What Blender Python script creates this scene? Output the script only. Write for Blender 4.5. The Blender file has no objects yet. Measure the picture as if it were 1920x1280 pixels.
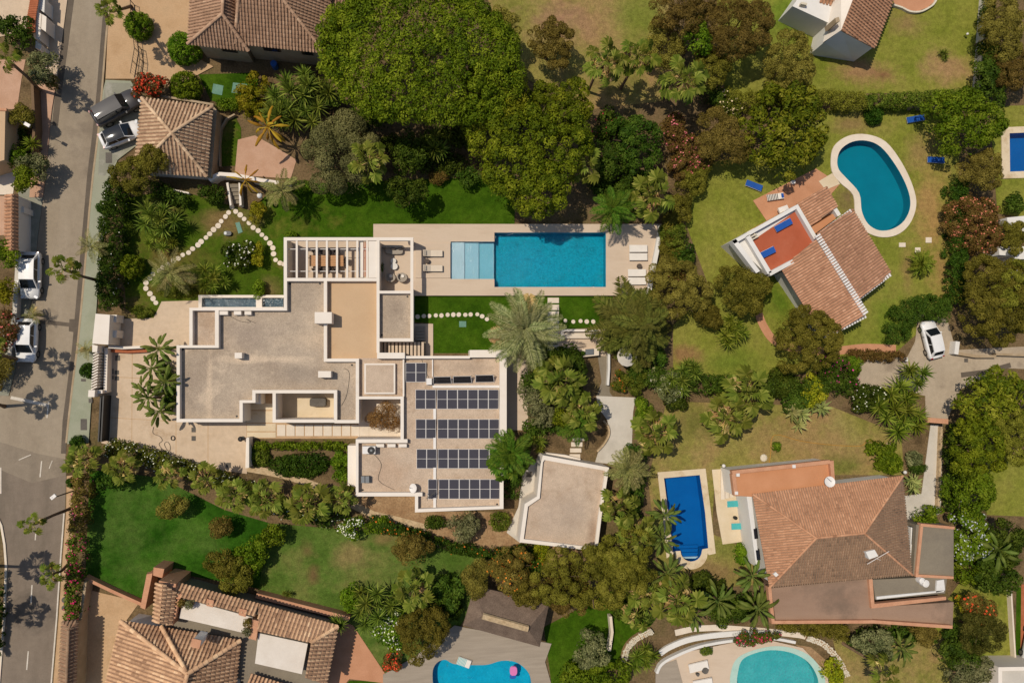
import bpy, bmesh, math, random
import numpy as np
from mathutils import Vector, Quaternion, Matrix
from mathutils.geometry import tessellate_polygon

# ------------------------------------------------------------------ camera, sky, sun, exposure
SC = bpy.context.scene
COL = SC.collection
CAM_H = 72.0                      # drone height above the gardens, metres
HFOV = math.radians(72.5)
F = 960.0 / math.tan(HFOV / 2)    # focal length in photo pixels (photo is 1920 wide)
NADIR = (815.0, 690.0)            # the drone looks almost straight down, a few degrees off plumb
_v = Vector(((NADIR[0] - 960) / F, -(NADIR[1] - 640) / F, -1)).normalized()
CAM_Q = _v.rotation_difference(Vector((0, 0, -1)))
cam_data = bpy.data.cameras.new('camera')
cam = bpy.data.objects.new('camera', cam_data)
COL.objects.link(cam)
cam.location = (0, 0, CAM_H)
cam.rotation_mode = 'QUATERNION'
cam.rotation_quaternion = CAM_Q
cam_data.sensor_fit = 'HORIZONTAL'
cam_data.angle = HFOV
cam_data.clip_start = 0.5
cam_data.clip_end = 1500
SC.camera = cam

SHADOW = Vector((0.47, -0.20))    # ground shadow of a 1 m pole
_sd = Vector((SHADOW.x, SHADOW.y, -1)).normalized()
SUN_EL = math.asin(-_sd.z)
world = bpy.data.worlds.new('World')
SC.world = world
world.use_nodes = True
_nt = world.node_tree
_sky = _nt.nodes.new('ShaderNodeTexSky')
_sky.sky_type = 'NISHITA'
_sky.sun_disc = False
_sky.sun_elevation = SUN_EL
_sky.sun_rotation = math.atan2(-_sd.x, -_sd.y)
_nt.links.new(_sky.outputs['Color'], _nt.nodes['Background'].inputs['Color'])
_nt.nodes['Background'].inputs['Strength'].default_value = 0.09
sun_data = bpy.data.lights.new('sun', 'SUN')
sun_data.energy = 3.4
sun_data.angle = math.radians(0.55)
sun_data.color = (1.0, 0.92, 0.80)
sun = bpy.data.objects.new('sun', sun_data)
COL.objects.link(sun)
sun.location = (-40, 20, 90)
sun.rotation_mode = 'QUATERNION'
sun.rotation_quaternion = _sd.to_track_quat('-Z', 'Y')
SC.view_settings.view_transform = 'Standard'
SC.view_settings.look = 'None'
SC.view_settings.gamma = 1.0
SC.view_settings.use_curve_mapping = False
SC.view_settings.exposure = 0.0
SC.render.engine = 'CYCLES'
SC.cycles.max_bounces = 6
SC.cycles.transparent_max_bounces = 8

# ------------------------------------------------------------------ helpers: place by plan position
CAM_R = CAM_Q.to_matrix()
def P(px, py, z=0.0):
    """Point of the place at height z that lies along the plan position (px, py) of the survey photo."""
    d = CAM_R @ Vector(((px - 960) / F, -(py - 640) / F, -1))
    t = (z - CAM_H) / d.z
    return Vector((d.x * t, d.y * t, z))
def MP(px, py, z=0.0):
    a = P(px, py, z)
    return (((P(px + 10, py, z) - a).length + (P(px, py + 10, z) - a).length) / 20.0)
def PL(pts, z=0.0):
    return [P(x, y, z) for x, y in pts]

SEED = [7]
def RNG():
    SEED[0] += 1
    return np.random.default_rng(SEED[0] * 7919)
random.seed(4)

# ------------------------------------------------------------------ materials
def C(r, g, b, k=0.82):
    f = lambda v: ((v / 255 + 0.055) / 1.055) ** 2.4 if v > 10 else v / 255 / 12.92
    return (f(r) * k, f(g) * k, f(b) * k, 1)
MATS = {}
def _bsdf(m):
    return m.node_tree.nodes['Principled BSDF']
def new_mat(name):
    m = bpy.data.materials.new(name); m.use_nodes = True
    MATS[name] = m
    return m
def ramp(nt, cols, lo=0.3, hi=0.7):
    r = nt.nodes.new('ShaderNodeValToRGB')
    el = r.color_ramp.elements
    n = len(cols)
    while len(el) < n: el.new(0.5)
    for i, c in enumerate(cols):
        el[i].position = lo + (hi - lo) * i / max(1, n - 1)
        el[i].color = c
    return r
def mat(name, cols, scale=0.5, rough=0.85, grain=0.12, grain_scale=14.0, bump=0.0, detail=5.0, lo=0.32, hi=0.68, spec=0.08, metal=0.0, patch=None, patch_scale=0.12, patch_lo=.5, patch_hi=.62, distortion=0.0, stretch=None, spots=(), mid=0.0):
    """surface colour from large soft noise, broken up by fine grain; patch = a worn/stained second colour"""
    m = new_mat(name); nt = m.node_tree; b = _bsdf(m)
    b.inputs['Roughness'].default_value = rough
    b.inputs['Specular IOR Level'].default_value = spec
    b.inputs['Metallic'].default_value = metal
    geo = nt.nodes.new('ShaderNodeNewGeometry')
    vec = geo.outputs['Position']
    if stretch:
        mp = nt.nodes.new('ShaderNodeMapping'); mp.inputs['Scale'].default_value = stretch[:3]
        mp.inputs['Rotation'].default_value = (0, 0, stretch[3])
        nt.links.new(vec, mp.inputs['Vector']); vec = mp.outputs['Vector']
    n1 = nt.nodes.new('ShaderNodeTexNoise'); n1.inputs['Scale'].default_value = scale
    n1.inputs['Detail'].default_value = detail; n1.inputs['Roughness'].default_value = 0.62
    n1.inputs['Distortion'].default_value = distortion
    nt.links.new(vec, n1.inputs['Vector'])
    r = ramp(nt, cols, lo, hi)
    nt.links.new(n1.outputs['Fac'], r.inputs['Fac'])
    out = r.outputs['Color']
    if patch:
        n3 = nt.nodes.new('ShaderNodeTexNoise'); n3.inputs['Scale'].default_value = patch_scale
        n3.inputs['Detail'].default_value = 6; n3.inputs['Roughness'].default_value = 0.68
        off = nt.nodes.new('ShaderNodeVectorMath'); off.operation = 'ADD'; off.inputs[1].default_value = (31.7, -12.3, 5.1)
        nt.links.new(geo.outputs['Position'], off.inputs[0]); nt.links.new(off.outputs[0], n3.inputs['Vector'])
        mr = nt.nodes.new('ShaderNodeMapRange'); mr.inputs['From Min'].default_value = patch_lo; mr.inputs['From Max'].default_value = patch_hi
        nt.links.new(n3.outputs['Fac'], mr.inputs['Value'])
        mx = nt.nodes.new('ShaderNodeMix'); mx.data_type = 'RGBA'
        nt.links.new(mr.outputs[0], mx.inputs['Factor']); nt.links.new(out, mx.inputs['A']); mx.inputs['B'].default_value = patch
        out = mx.outputs['Result']
    if spots:
        ne = nt.nodes.new('ShaderNodeTexNoise'); ne.inputs['Scale'].default_value = 0.35; ne.inputs['Detail'].default_value = 7; ne.inputs['Roughness'].default_value = .7
        nt.links.new(geo.outputs['Position'], ne.inputs['Vector'])
        for (sx, sy, srx, sry, scol, smax) in spots:           # bare, dry or stained places with ragged edges
            c = P(sx, sy); k = MP(sx, sy)
            sub = nt.nodes.new('ShaderNodeVectorMath'); sub.operation = 'SUBTRACT'; sub.inputs[1].default_value = (c.x, c.y, 0)
            nt.links.new(geo.outputs['Position'], sub.inputs[0])
            sc = nt.nodes.new('ShaderNodeVectorMath'); sc.operation = 'MULTIPLY'; sc.inputs[1].default_value = (1 / (srx * k), 1 / (sry * k), 0)
            nt.links.new(sub.outputs[0], sc.inputs[0])
            ln = nt.nodes.new('ShaderNodeVectorMath'); ln.operation = 'LENGTH'; nt.links.new(sc.outputs[0], ln.inputs[0])
            ad = nt.nodes.new('ShaderNodeMath'); ad.operation = 'MULTIPLY_ADD'; ad.inputs[1].default_value = 2.6
            nt.links.new(ne.outputs['Fac'], ad.inputs[0]); nt.links.new(ln.outputs['Value'], ad.inputs[2])
            mr = nt.nodes.new('ShaderNodeMapRange'); mr.inputs['From Min'].default_value = 1.5; mr.inputs['From Max'].default_value = 2.5
            mr.inputs['To Min'].default_value = smax; mr.inputs['To Max'].default_value = 0.0
            nt.links.new(ad.outputs[0], mr.inputs['Value'])
            mx = nt.nodes.new('ShaderNodeMix'); mx.data_type = 'RGBA'
            nt.links.new(mr.outputs[0], mx.inputs['Factor']); nt.links.new(out, mx.inputs['A']); mx.inputs['B'].default_value = scol
            out = mx.outputs['Result']
    n2 = nt.nodes.new('ShaderNodeTexNoise'); n2.inputs['Scale'].default_value = grain_scale; n2.inputs['Detail'].default_value = 3
    nt.links.new(geo.outputs['Position'], n2.inputs['Vector'])
    if mid > 0:
        n4 = nt.nodes.new('ShaderNodeTexNoise'); n4.inputs['Scale'].default_value = 1.7; n4.inputs['Detail'].default_value = 5; n4.inputs['Roughness'].default_value = .75
        nt.links.new(geo.outputs['Position'], n4.inputs['Vector'])
        m4 = nt.nodes.new('ShaderNodeMapRange'); m4.inputs['From Min'].default_value = 0.3; m4.inputs['From Max'].default_value = 0.7
        m4.inputs['To Min'].default_value = 1 - mid; m4.inputs['To Max'].default_value = 1 + mid
        nt.links.new(n4.outputs['Fac'], m4.inputs['Value'])
        v4 = nt.nodes.new('ShaderNodeVectorMath'); v4.operation = 'SCALE'
        nt.links.new(out, v4.inputs[0]); nt.links.new(m4.outputs[0], v4.inputs['Scale'])
        out = v4.outputs[0]
    if grain > 0:
        mr2 = nt.nodes.new('ShaderNodeMapRange'); mr2.inputs['From Min'].default_value = 0.3; mr2.inputs['From Max'].default_value = 0.7
        mr2.inputs['To Min'].default_value = 1 - grain; mr2.inputs['To Max'].default_value = 1 + grain
        nt.links.new(n2.outputs['Fac'], mr2.inputs['Value'])
        vm = nt.nodes.new('ShaderNodeVectorMath'); vm.operation = 'SCALE'
        nt.links.new(out, vm.inputs[0]); nt.links.new(mr2.outputs[0], vm.inputs['Scale'])
        out = vm.outputs[0]
    nt.links.new(out, b.inputs['Base Color'])
    if bump > 0:
        bp = nt.nodes.new('ShaderNodeBump'); bp.inputs['Strength'].default_value = bump; bp.inputs['Distance'].default_value = 0.05
        nt.links.new(n2.outputs['Fac'], bp.inputs['Height']); nt.links.new(bp.outputs['Normal'], b.inputs['Normal'])
    return m
def leaf_mat(name, cols, translucent=0.25, rough=0.6, hue=0.02, val=0.2, gain=1.75):
    """foliage: colour by the leaf's own tint, jittered per plant; some light passes through"""
    m = new_mat(name); nt = m.node_tree; b = _bsdf(m)
    b.inputs['Roughness'].default_value = rough; b.inputs['Specular IOR Level'].default_value = 0.08
    at = nt.nodes.new('ShaderNodeAttribute'); at.attribute_name = 'tint'
    cols = [(min(.8, c[0] * gain), min(.8, c[1] * gain), min(.8, c[2] * gain * .85), 1) for c in cols]
    r = ramp(nt, cols, 0.0, 1.0)
    nt.links.new(at.outputs['Fac'], r.inputs['Fac'])
    oi = nt.nodes.new('ShaderNodeObjectInfo')
    hs = nt.nodes.new('ShaderNodeHueSaturation')
    m1 = nt.nodes.new('ShaderNodeMapRange'); m1.inputs['To Min'].default_value = 0.5 - hue; m1.inputs['To Max'].default_value = 0.5 + hue
    m2 = nt.nodes.new('ShaderNodeMapRange'); m2.inputs['To Min'].default_value = 1 - val; m2.inputs['To Max'].default_value = 1 + val
    nt.links.new(oi.outputs['Random'], m1.inputs['Value']); nt.links.new(oi.outputs['Random'], m2.inputs['Value'])
    nt.links.new(m1.outputs[0], hs.inputs['Hue']); nt.links.new(m2.outputs[0], hs.inputs['Value'])
    nt.links.new(r.outputs['Color'], hs.inputs['Color'])
    nt.links.new(hs.outputs['Color'], b.inputs['Base Color'])
    tr = nt.nodes.new('ShaderNodeBsdfTranslucent'); nt.links.new(hs.outputs['Color'], tr.inputs['Color'])
    mx = nt.nodes.new('ShaderNodeMixShader'); mx.inputs['Fac'].default_value = translucent
    nt.links.new(b.outputs[0], mx.inputs[1]); nt.links.new(tr.outputs[0], mx.inputs[2])
    nt.links.new(mx.outputs[0], nt.nodes['Material Output'].inputs['Surface'])
    return m
def tile_mat(name, cols, rough=0.8, gain=1.34):
    """clay roof tiles: each tile has its own firing colour ('tint'), weathered by noise"""
    m = new_mat(name); nt = m.node_tree; b = _bsdf(m)
    b.inputs['Roughness'].default_value = rough; b.inputs['Specular IOR Level'].default_value = 0.2
    at = nt.nodes.new('ShaderNodeAttribute'); at.attribute_name = 'tint'
    geo = nt.nodes.new('ShaderNodeNewGeometry')
    n = nt.nodes.new('ShaderNodeTexNoise'); n.inputs['Scale'].default_value = 0.55; n.inputs['Detail'].default_value = 7; n.inputs['Roughness'].default_value = .7
    nt.links.new(geo.outputs['Position'], n.inputs['Vector'])
    ma = nt.nodes.new('ShaderNodeMath'); ma.operation = 'MULTIPLY_ADD'; ma.inputs[1].default_value = 1.7; ma.inputs[2].default_value = -0.85
    nt.links.new(n.outputs['Fac'], ma.inputs[0])
    ad = nt.nodes.new('ShaderNodeMath'); ad.operation = 'ADD'; ad.use_clamp = True
    nt.links.new(at.outputs['Fac'], ad.inputs[0]); nt.links.new(ma.outputs[0], ad.inputs[1])
    cols = [(min(.8, c[0] * gain), min(.8, c[1] * gain * 1.02), min(.8, c[2] * gain * 1.02), 1) for c in cols]
    r = ramp(nt, cols, 0.0, 1.0)
    nt.links.new(ad.outputs[0], r.inputs['Fac'])
    nt.links.new(r.outputs['Color'], b.inputs['Base Color'])
    return m
def water_mat(name, tint, ripple=0.45, scale=4.5, gloss_rough=0.06):
    m = new_mat(name); nt = m.node_tree
    nt.nodes.remove(_bsdf(m))
    tr = nt.nodes.new('ShaderNodeBsdfTransparent'); tr.inputs['Color'].default_value = tint
    gl = nt.nodes.new('ShaderNodeBsdfGlossy'); gl.inputs['Roughness'].default_value = gloss_rough
    geo = nt.nodes.new('ShaderNodeNewGeometry')
    n = nt.nodes.new('ShaderNodeTexNoise'); n.inputs['Scale'].default_value = scale; n.inputs['Detail'].default_value = 2; n.inputs['Distortion'].default_value = 1.2
    nt.links.new(geo.outputs['Position'], n.inputs['Vector'])
    bp = nt.nodes.new('ShaderNodeBump'); bp.inputs['Strength'].default_value = ripple; bp.inputs['Distance'].default_value = 0.12
    nt.links.new(n.outputs['Fac'], bp.inputs['Height'])
    fr = nt.nodes.new('ShaderNodeFresnel'); fr.inputs['IOR'].default_value = 1.33
    nt.links.new(bp.outputs['Normal'], gl.inputs['Normal']); nt.links.new(bp.outputs['Normal'], fr.inputs['Normal'])
    mx = nt.nodes.new('ShaderNodeMixShader')
    nt.links.new(fr.outputs[0], mx.inputs['Fac']); nt.links.new(tr.outputs[0], mx.inputs[1]); nt.links.new(gl.outputs[0], mx.inputs[2])
    nt.links.new(mx.outputs[0], nt.nodes['Material Output'].inputs['Surface'])
    return m
def plain(name, col, rough=0.6, metal=0.0, spec=0.4, grain=0.0):
    return mat(name, [tuple(c * 0.96 for c in col[:3]) + (1,), tuple(min(1, c * 1.04) for c in col[:3]) + (1,)], scale=1.5, rough=rough, grain=grain, metal=metal, spec=spec)

# ground and paving
mat('soil', [C(86, 70, 46), C(122, 100, 70), C(100, 88, 54)], 0.35, grain=.3, mid=.09, grain_scale=6, bump=.5)
mat('lush_grass', [C(44, 72, 8), C(62, 90, 14), C(76, 100, 22)], 0.28, grain=.22, grain_scale=9, bump=.5, spec=.03, mid=.3, patch=C(104, 104, 40), patch_lo=.60, patch_hi=.72)
mat('deep_grass', [C(34, 70, 10), C(52, 90, 20), C(74, 106, 34)], 0.22, grain=.22, grain_scale=9, bump=.5, spec=.03, mid=.3, patch=C(84, 106, 44), patch_lo=.52, patch_hi=.72)
mat('garden_grass', [C(56, 80, 12), C(72, 92, 20), C(90, 98, 32)], 0.3, grain=.22, grain_scale=9, bump=.5, spec=.03, mid=.3, patch=C(116, 98, 56), patch_lo=.54, patch_hi=.66, patch_scale=.2, spots=[(425, 415, 75, 26, C(128, 104, 66), .8), (330, 480, 60, 32, C(116, 94, 52), .8), (300, 390, 50, 20, C(120, 96, 58), .7), (505, 545, 22, 26, C(118, 100, 62), .8), (340, 545, 60, 20, C(104, 88, 36), .8)])
mat('worn_grass', [C(70, 94, 32), C(86, 108, 42), C(104, 116, 54)], 0.25, grain=.22, grain_scale=9, bump=.5, spec=.03, mid=.3, patch=C(118, 118, 62), patch_lo=.50, patch_hi=.68, patch_scale=.2, spots=[(662, 1040, 48, 30, C(146, 122, 80), .7), (588, 1074, 12, 22, C(110, 84, 56), .8), (575, 1030, 12, 20, C(110, 92, 56), .7), (720, 1010, 30, 16, C(140, 116, 74), .7)])
mat('dry_grass', [C(126, 122, 56), C(142, 132, 68), C(152, 136, 80)], 0.2, grain=.2, grain_scale=9, bump=.5, spec=.03, mid=.3, patch=C(158, 128, 84), patch_lo=.46, patch_hi=.62, patch_scale=.13, spots=[(1045, 45, 70, 40, C(158, 120, 92), .9), (1200, 30, 60, 70, C(112, 122, 44), .8), (1150, 150, 60, 40, C(112, 110, 50), .7), (1300, 790, 50, 40, C(106, 106, 46), .8), (1575, 875, 50, 26, C(106, 112, 46), .8), (1365, 1000, 40, 60, C(116, 120, 54), .7), (1340, 1075, 70, 25, C(132, 104, 70), .8), (1500, 830, 120, 30, C(156, 128, 82), .8), (1650, 1230, 60, 30, C(112, 118, 52), .8)])
mat('villa_grass', [C(116, 122, 42), C(132, 132, 54), C(140, 134, 62)], 0.2, grain=.18, grain_scale=9, bump=.5, spec=.03, mid=.3, patch=C(146, 126, 72), patch_lo=.60, patch_hi=.76, patch_scale=.11, spots=[(1625, 135, 70, 26, C(158, 122, 84), .95), (1655, 140, 22, 12, C(132, 92, 66), .8), (1775, 128, 60, 34, C(164, 130, 90), .95), (1700, 45, 34, 26, C(148, 120, 78), .8), (1745, 390, 36, 120, C(166, 132, 80), .95), (1765, 500, 22, 60, C(162, 128, 78), .9), (1700, 500, 14, 46, C(150, 122, 76), .8), (1590, 232, 40, 20, C(142, 116, 74), .8), (1725, 280, 30, 40, C(148, 124, 76), .8), (1590, 375, 20, 30, C(124, 100, 70), .8), (1480, 30, 60, 60, C(96, 118, 36), .8), (1670, 600, 40, 60, C(104, 124, 36), .8), (1380, 680, 60, 30, C(104, 120, 40), .7), (1280, 665, 40, 20, C(148, 112, 74), .9), (1460, 560, 30, 40, C(84, 108, 28), .8)])
mat('asphalt', [C(150, 134, 113), C(160, 144, 122), C(166, 150, 128)], 0.22, grain=.07, mid=.09, grain_scale=11, patch=C(138, 123, 105), patch_lo=.54, patch_hi=.66, stretch=(2.2, .55, 1, .1))
mat('middle_asphalt', [C(134, 120, 103), C(146, 131, 112), C(152, 137, 117)], 0.22, grain=.07, mid=.09, grain_scale=11, patch=C(126, 112, 96), patch_lo=.54, patch_hi=.66, stretch=(2.2, .55, 1, .1))
mat('lower_asphalt', [C(120, 107, 92), C(134, 119, 103), C(140, 125, 108)], 0.2, grain=.07, mid=.09, grain_scale=11, patch=C(108, 96, 83), patch_lo=.54, patch_hi=.66, stretch=(2.5, .4, 1, .12))
mat('patched_asphalt', [C(100, 89, 77), C(114, 102, 88)], 0.8, grain=.1)
mat('green_pavement', [C(152, 154, 128), C(164, 164, 140), C(158, 159, 134)], 0.35, grain=.06, patch=C(164, 160, 138), patch_lo=.5, patch_hi=.7)
mat('kerb_stone', [C(168, 144, 112), C(186, 164, 134)], 0.9, grain=.1)
mat('grey_green_bay', [C(142, 140, 122), C(156, 152, 134)], 0.4, grain=.06, patch=C(170, 164, 148), patch_lo=.56, patch_hi=.66, patch_scale=.5)
mat('sandy_gravel', [C(188, 152, 112), C(202, 166, 126), C(192, 160, 122)], 0.4, grain=.09, grain_scale=9)
mat('pink_paving', [C(190, 148, 118), C(206, 166, 138)], 0.6, grain=.08)
mat('brick_paving', [C(194, 138, 102), C(208, 152, 116)], 0.6, grain=.1)
mat('beige_concrete', [C(204, 178, 148), C(214, 189, 160), C(209, 184, 154)], 0.25, grain=.04, mid=.09, patch=C(186, 158, 126), patch_lo=.58, patch_hi=.72, patch_scale=.3)
mat('deck_stone', [C(208, 184, 158), C(216, 193, 167), C(212, 189, 163)], 0.5, grain=.03, stretch=(.5, 2, 1, 0))
mat('pale_stone', [C(226, 208, 184), C(238, 222, 200)], 0.7, grain=.04)
mat('pale_concrete', [C(204, 194, 178), C(216, 206, 190)], 0.5, grain=.04, patch=C(190, 180, 164), patch_lo=.55, patch_hi=.7)
mat('cream_paving', [C(220, 198, 162), C(230, 210, 178)], 0.6, grain=.04, patch=C(202, 176, 138), patch_lo=.55, patch_hi=.68, patch_scale=.5)
mat('grey_drive', [C(176, 158, 134), C(190, 172, 147)], 0.3, grain=.07, mid=.09, patch=C(158, 141, 120), patch_lo=.54, patch_hi=.66, patch_scale=.25)
mat('deck_wood', [C(158, 144, 126), C(174, 159, 140)], 0.8, grain=.08, stretch=(.4, 4, 1, .12))
mat('dark_cover', [C(98, 92, 84), C(112, 105, 96)], 1.5, grain=.15)
mat('teal_cover', [C(104, 142, 122), C(124, 158, 138)], 1.5, grain=.1)
mat('road_paint', [C(206, 194, 176), C(226, 214, 196)], 1.5, grain=.12, grain_scale=20)
mat('rubble', [C(188, 160, 122), C(206, 180, 142)], 1.2, grain=.2, grain_scale=5, bump=.4)
mat('mulch', [C(150, 116, 82), C(176, 144, 106)], 0.8, grain=.22, mid=.09, grain_scale=6, bump=.4)
# building surfaces
mat('white_render', [C(240, 226, 208), C(246, 233, 216)], 0.6, grain=.02, patch=C(228, 211, 190), patch_lo=.58, patch_hi=.75)
mat('cool_white', [C(228, 222, 212), C(238, 232, 222)], 0.6, grain=.02, patch=C(214, 206, 194), patch_lo=.56, patch_hi=.72)
mat('gravel_roof', [C(168, 149, 128), C(182, 163, 141), C(194, 174, 150)], 0.3, grain=.2, mid=.09, grain_scale=13, bump=.4, patch=C(204, 182, 156), patch_lo=.54, patch_hi=.66, patch_scale=.3, spots=[(408, 720, 7, 80, C(212, 188, 160), .9), (505, 674, 110, 7, C(214, 190, 162), .9), (370, 710, 26, 60, C(158, 140, 122), .7), (480, 630, 60, 26, C(164, 146, 128), .7), (580, 700, 60, 16, C(160, 144, 126), .7), (575, 560, 26, 40, C(168, 150, 130), .7), (600, 640, 60, 20, C(206, 182, 154), .8), (740, 590, 18, 30, C(160, 142, 122), .7)])
mat('pinkish_gravel_roof', [C(190, 166, 142), C(202, 178, 153), C(208, 184, 158)], 0.3, grain=.17, mid=.09, grain_scale=13, bump=.4, patch=C(182, 156, 130), patch_lo=.54, patch_hi=.68, patch_scale=.35, spots=[(1060, 950, 50, 50, C(184, 164, 144), .7), (1105, 990, 16, 40, C(160, 132, 108), .7), (730, 880, 40, 30, C(196, 166, 138), .7), (880, 690, 50, 10, C(184, 162, 140), .7)])
mat('tan_terrace', [C(204, 170, 132), C(212, 179, 141)], 0.3, grain=.04, patch=C(196, 160, 122), patch_lo=.56, patch_hi=.7, patch_scale=.3)
mat('white_terrace', [C(224, 210, 192), C(236, 224, 208)], 0.6, grain=.06, patch=C(206, 186, 160), patch_lo=.56, patch_hi=.7)
mat('salmon_floor', [C(200, 138, 96), C(212, 150, 108)], 0.4, grain=.05)
mat('red_floor', [C(176, 92, 62), C(188, 102, 72)], 0.4, grain=.06, patch=C(192, 112, 82), patch_lo=.56, patch_hi=.7)
mat('brown_felt_roof', [C(154, 124, 102), C(168, 138, 115)], 0.25, grain=.08, patch=C(132, 110, 92), patch_lo=.52, patch_hi=.66, stretch=(.5, 2, 1, .1))
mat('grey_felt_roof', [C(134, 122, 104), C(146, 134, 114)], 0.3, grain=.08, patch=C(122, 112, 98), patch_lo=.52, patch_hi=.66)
mat('coping_terracotta', [C(198, 142, 108), C(214, 160, 124)], 1.0, grain=.12)
mat('brick_red', [C(164, 94, 62), C(186, 112, 78)], 1.5, grain=.15)
mat('stone_white', [C(214, 200, 174), C(232, 220, 196)], 1.2, grain=.12)
plain('dark_window', C(34, 34, 36), rough=.12, spec=.6)
mat('thatch', [C(112, 94, 80), C(132, 112, 95)], 1.2, grain=.25, grain_scale=10, bump=.6)
plain('grey_metal', C(126, 128, 128), rough=.45, metal=.6)
plain('dark_metal', C(52, 50, 48), rough=.5, metal=.5)
plain('white_paint', C(238, 230, 220), rough=.5)
plain('teak', C(190, 138, 88), rough=.6, grain=.15)
plain('black_plastic', C(38, 37, 37), rough=.45)
plain('cream_fabric', C(226, 208, 184), rough=.9, grain=.04)
plain('grey_fabric', C(168, 156, 140), rough=.9, grain=.06)
plain('white_fabric', C(238, 228, 214), rough=.9, grain=.03)
plain('dark_fabric', C(92, 80, 70), rough=.9, grain=.06)
plain('blue_fabric', C(20, 82, 162), rough=.7, grain=.05)
plain('teal_fabric', C(76, 178, 176), rough=.7, grain=.05)
plain('pink_plastic', C(226, 126, 180), rough=.35)
plain('blue_plastic', C(40, 96, 170), rough=.4)
plain('rust_pipe', C(184, 116, 92), rough=.6)
plain('wood_post', C(120, 92, 62), rough=.8, grain=.15)
plain('yellow_awning', C(196, 142, 52), rough=.8)
mat('bark', [C(96, 78, 58), C(124, 104, 80)], 2.0, grain=.2, grain_scale=18, bump=.4)
mat('palm_bark', [C(112, 88, 66), C(140, 114, 88)], 2.5, grain=.25, grain_scale=16, bump=.5)
plain('solar_cell', C(76, 73, 78), rough=.25, spec=.35)
plain('collector_glass', C(40, 40, 44), rough=.15, spec=.6)
mat('pool_tile', [C(0, 136, 158), C(2, 152, 176), C(0, 144, 166)], 0.9, grain=.2, grain_scale=4.5, mid=.08, rough=.5)
mat('shelf_tile', [C(184, 204, 208), C(196, 212, 216)], 0.7, grain=.05, rough=.5)
mat('shelf_tile_mid', [C(156, 192, 202), C(166, 200, 208)], 0.7, grain=.05, rough=.5)
mat('shelf_tile_low', [C(124, 182, 194), C(134, 190, 202)], 0.7, grain=.05, rough=.5)
mat('kidney_tile', [C(0, 122, 140), C(0, 130, 148)], 0.5, grain=.03, rough=.5)
mat('royal_tile', [C(0, 92, 162), C(2, 100, 172)], 0.5, grain=.04, rough=.5)
mat('aqua_tile', [C(0, 158, 190), C(16, 172, 200)], 0.9, grain=.10, grain_scale=5, rough=.5)
mat('turquoise_tile', [C(64, 172, 170), C(84, 186, 182)], 0.9, grain=.10, grain_scale=5, rough=.5)
mat('pale_pool_step', [C(176, 206, 190), C(188, 214, 198)], 0.9, grain=.06, rough=.5)
mat('slate_pond', [C(70, 84, 92), C(92, 108, 116)], 0.9, grain=.12, rough=.5)
water_mat('pool_water', (0.90, 0.97, 0.99, 1))
water_mat('still_water', (0.88, 0.96, 0.98, 1), ripple=.05)
water_mat('rippled_water', (0.85, 0.93, 0.96, 1), ripple=1.0, scale=3.5, gloss_rough=.12)
tile_mat('tiles_brown', [C(112, 84, 64), C(142, 110, 86), C(158, 124, 98), C(176, 144, 116)], gain=1.5)
tile_mat('tiles_sand', [C(118, 92, 70), C(152, 122, 94), C(170, 140, 110), C(190, 160, 128)], gain=1.6)
tile_mat('tiles_golden', [C(112, 82, 60), C(156, 120, 90), C(178, 140, 106), C(200, 164, 128)], gain=1.75)
tile_mat('tiles_terracotta', [C(130, 92, 68), C(158, 112, 82), C(174, 126, 94), C(190, 142, 108)], gain=1.4)
tile_mat('tiles_old', [C(106, 86, 68), C(130, 104, 82), C(146, 116, 90), C(164, 130, 102)])
tile_mat('tiles_orange', [C(136, 94, 70), C(160, 114, 86), C(178, 130, 100), C(200, 154, 124)], gain=1.42)
plain('tile_channel', C(164, 126, 98), rough=.9, grain=.15)
plain('tile_mortar', C(196, 158, 124), rough=.9, grain=.12)
# cars
def car_paint(name, col, metal):
    m = plain(name, col, rough=.5, metal=metal, spec=.3)
    _bsdf(m).inputs['Coat Weight'].default_value = 0.5
    _bsdf(m).inputs['Coat Roughness'].default_value = 0.04
car_paint('paint_white', C(240, 236, 230), 0.0)
car_paint('paint_graphite', C(66, 61, 58), 0.0)
car_paint('paint_silverwhite', C(226, 222, 216), 0.1)
plain('car_glass', C(26, 30, 34), rough=.06, spec=.6)
plain('tyre', C(28, 27, 26), rough=.8)
plain('rim', C(170, 168, 164), rough=.3, metal=.8)
plain('lamp_clear', C(220, 220, 220), rough=.15)
plain('lamp_red', C(150, 24, 20), rough=.2)
# foliage
leaf_mat('leaf_pine', [C(46, 60, 8), C(76, 88, 14), C(98, 106, 20), C(126, 128, 36)], gain=1.95, val=.08)
leaf_mat('leaf_olive_green', [C(48, 62, 10), C(78, 90, 15), C(102, 110, 22), C(128, 130, 36)], gain=1.7)
leaf_mat('leaf_dark', [C(34, 50, 12), C(54, 72, 18), C(74, 90, 26), C(96, 108, 40)], gain=1.4)
leaf_mat('leaf_bright', [C(50, 76, 10), C(78, 102, 18), C(102, 122, 26), C(128, 142, 44)], gain=1.5)
leaf_mat('leaf_hedge', [C(30, 52, 10), C(46, 70, 16), C(62, 86, 22), C(84, 102, 36)], gain=1.4)
leaf_mat('leaf_brown', [C(70, 60, 24), C(96, 84, 36), C(114, 100, 46), C(132, 116, 60)])
leaf_mat('leaf_olive', [C(64, 62, 18), C(90, 86, 28), C(110, 104, 38), C(126, 118, 50)])
leaf_mat('leaf_silver', [C(66, 66, 40), C(92, 90, 56), C(110, 106, 68), C(130, 124, 84)], gain=1.6)
leaf_mat('leaf_grey', [C(68, 74, 44), C(98, 100, 66), C(122, 120, 84), C(146, 142, 106)], gain=1.5)
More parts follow.
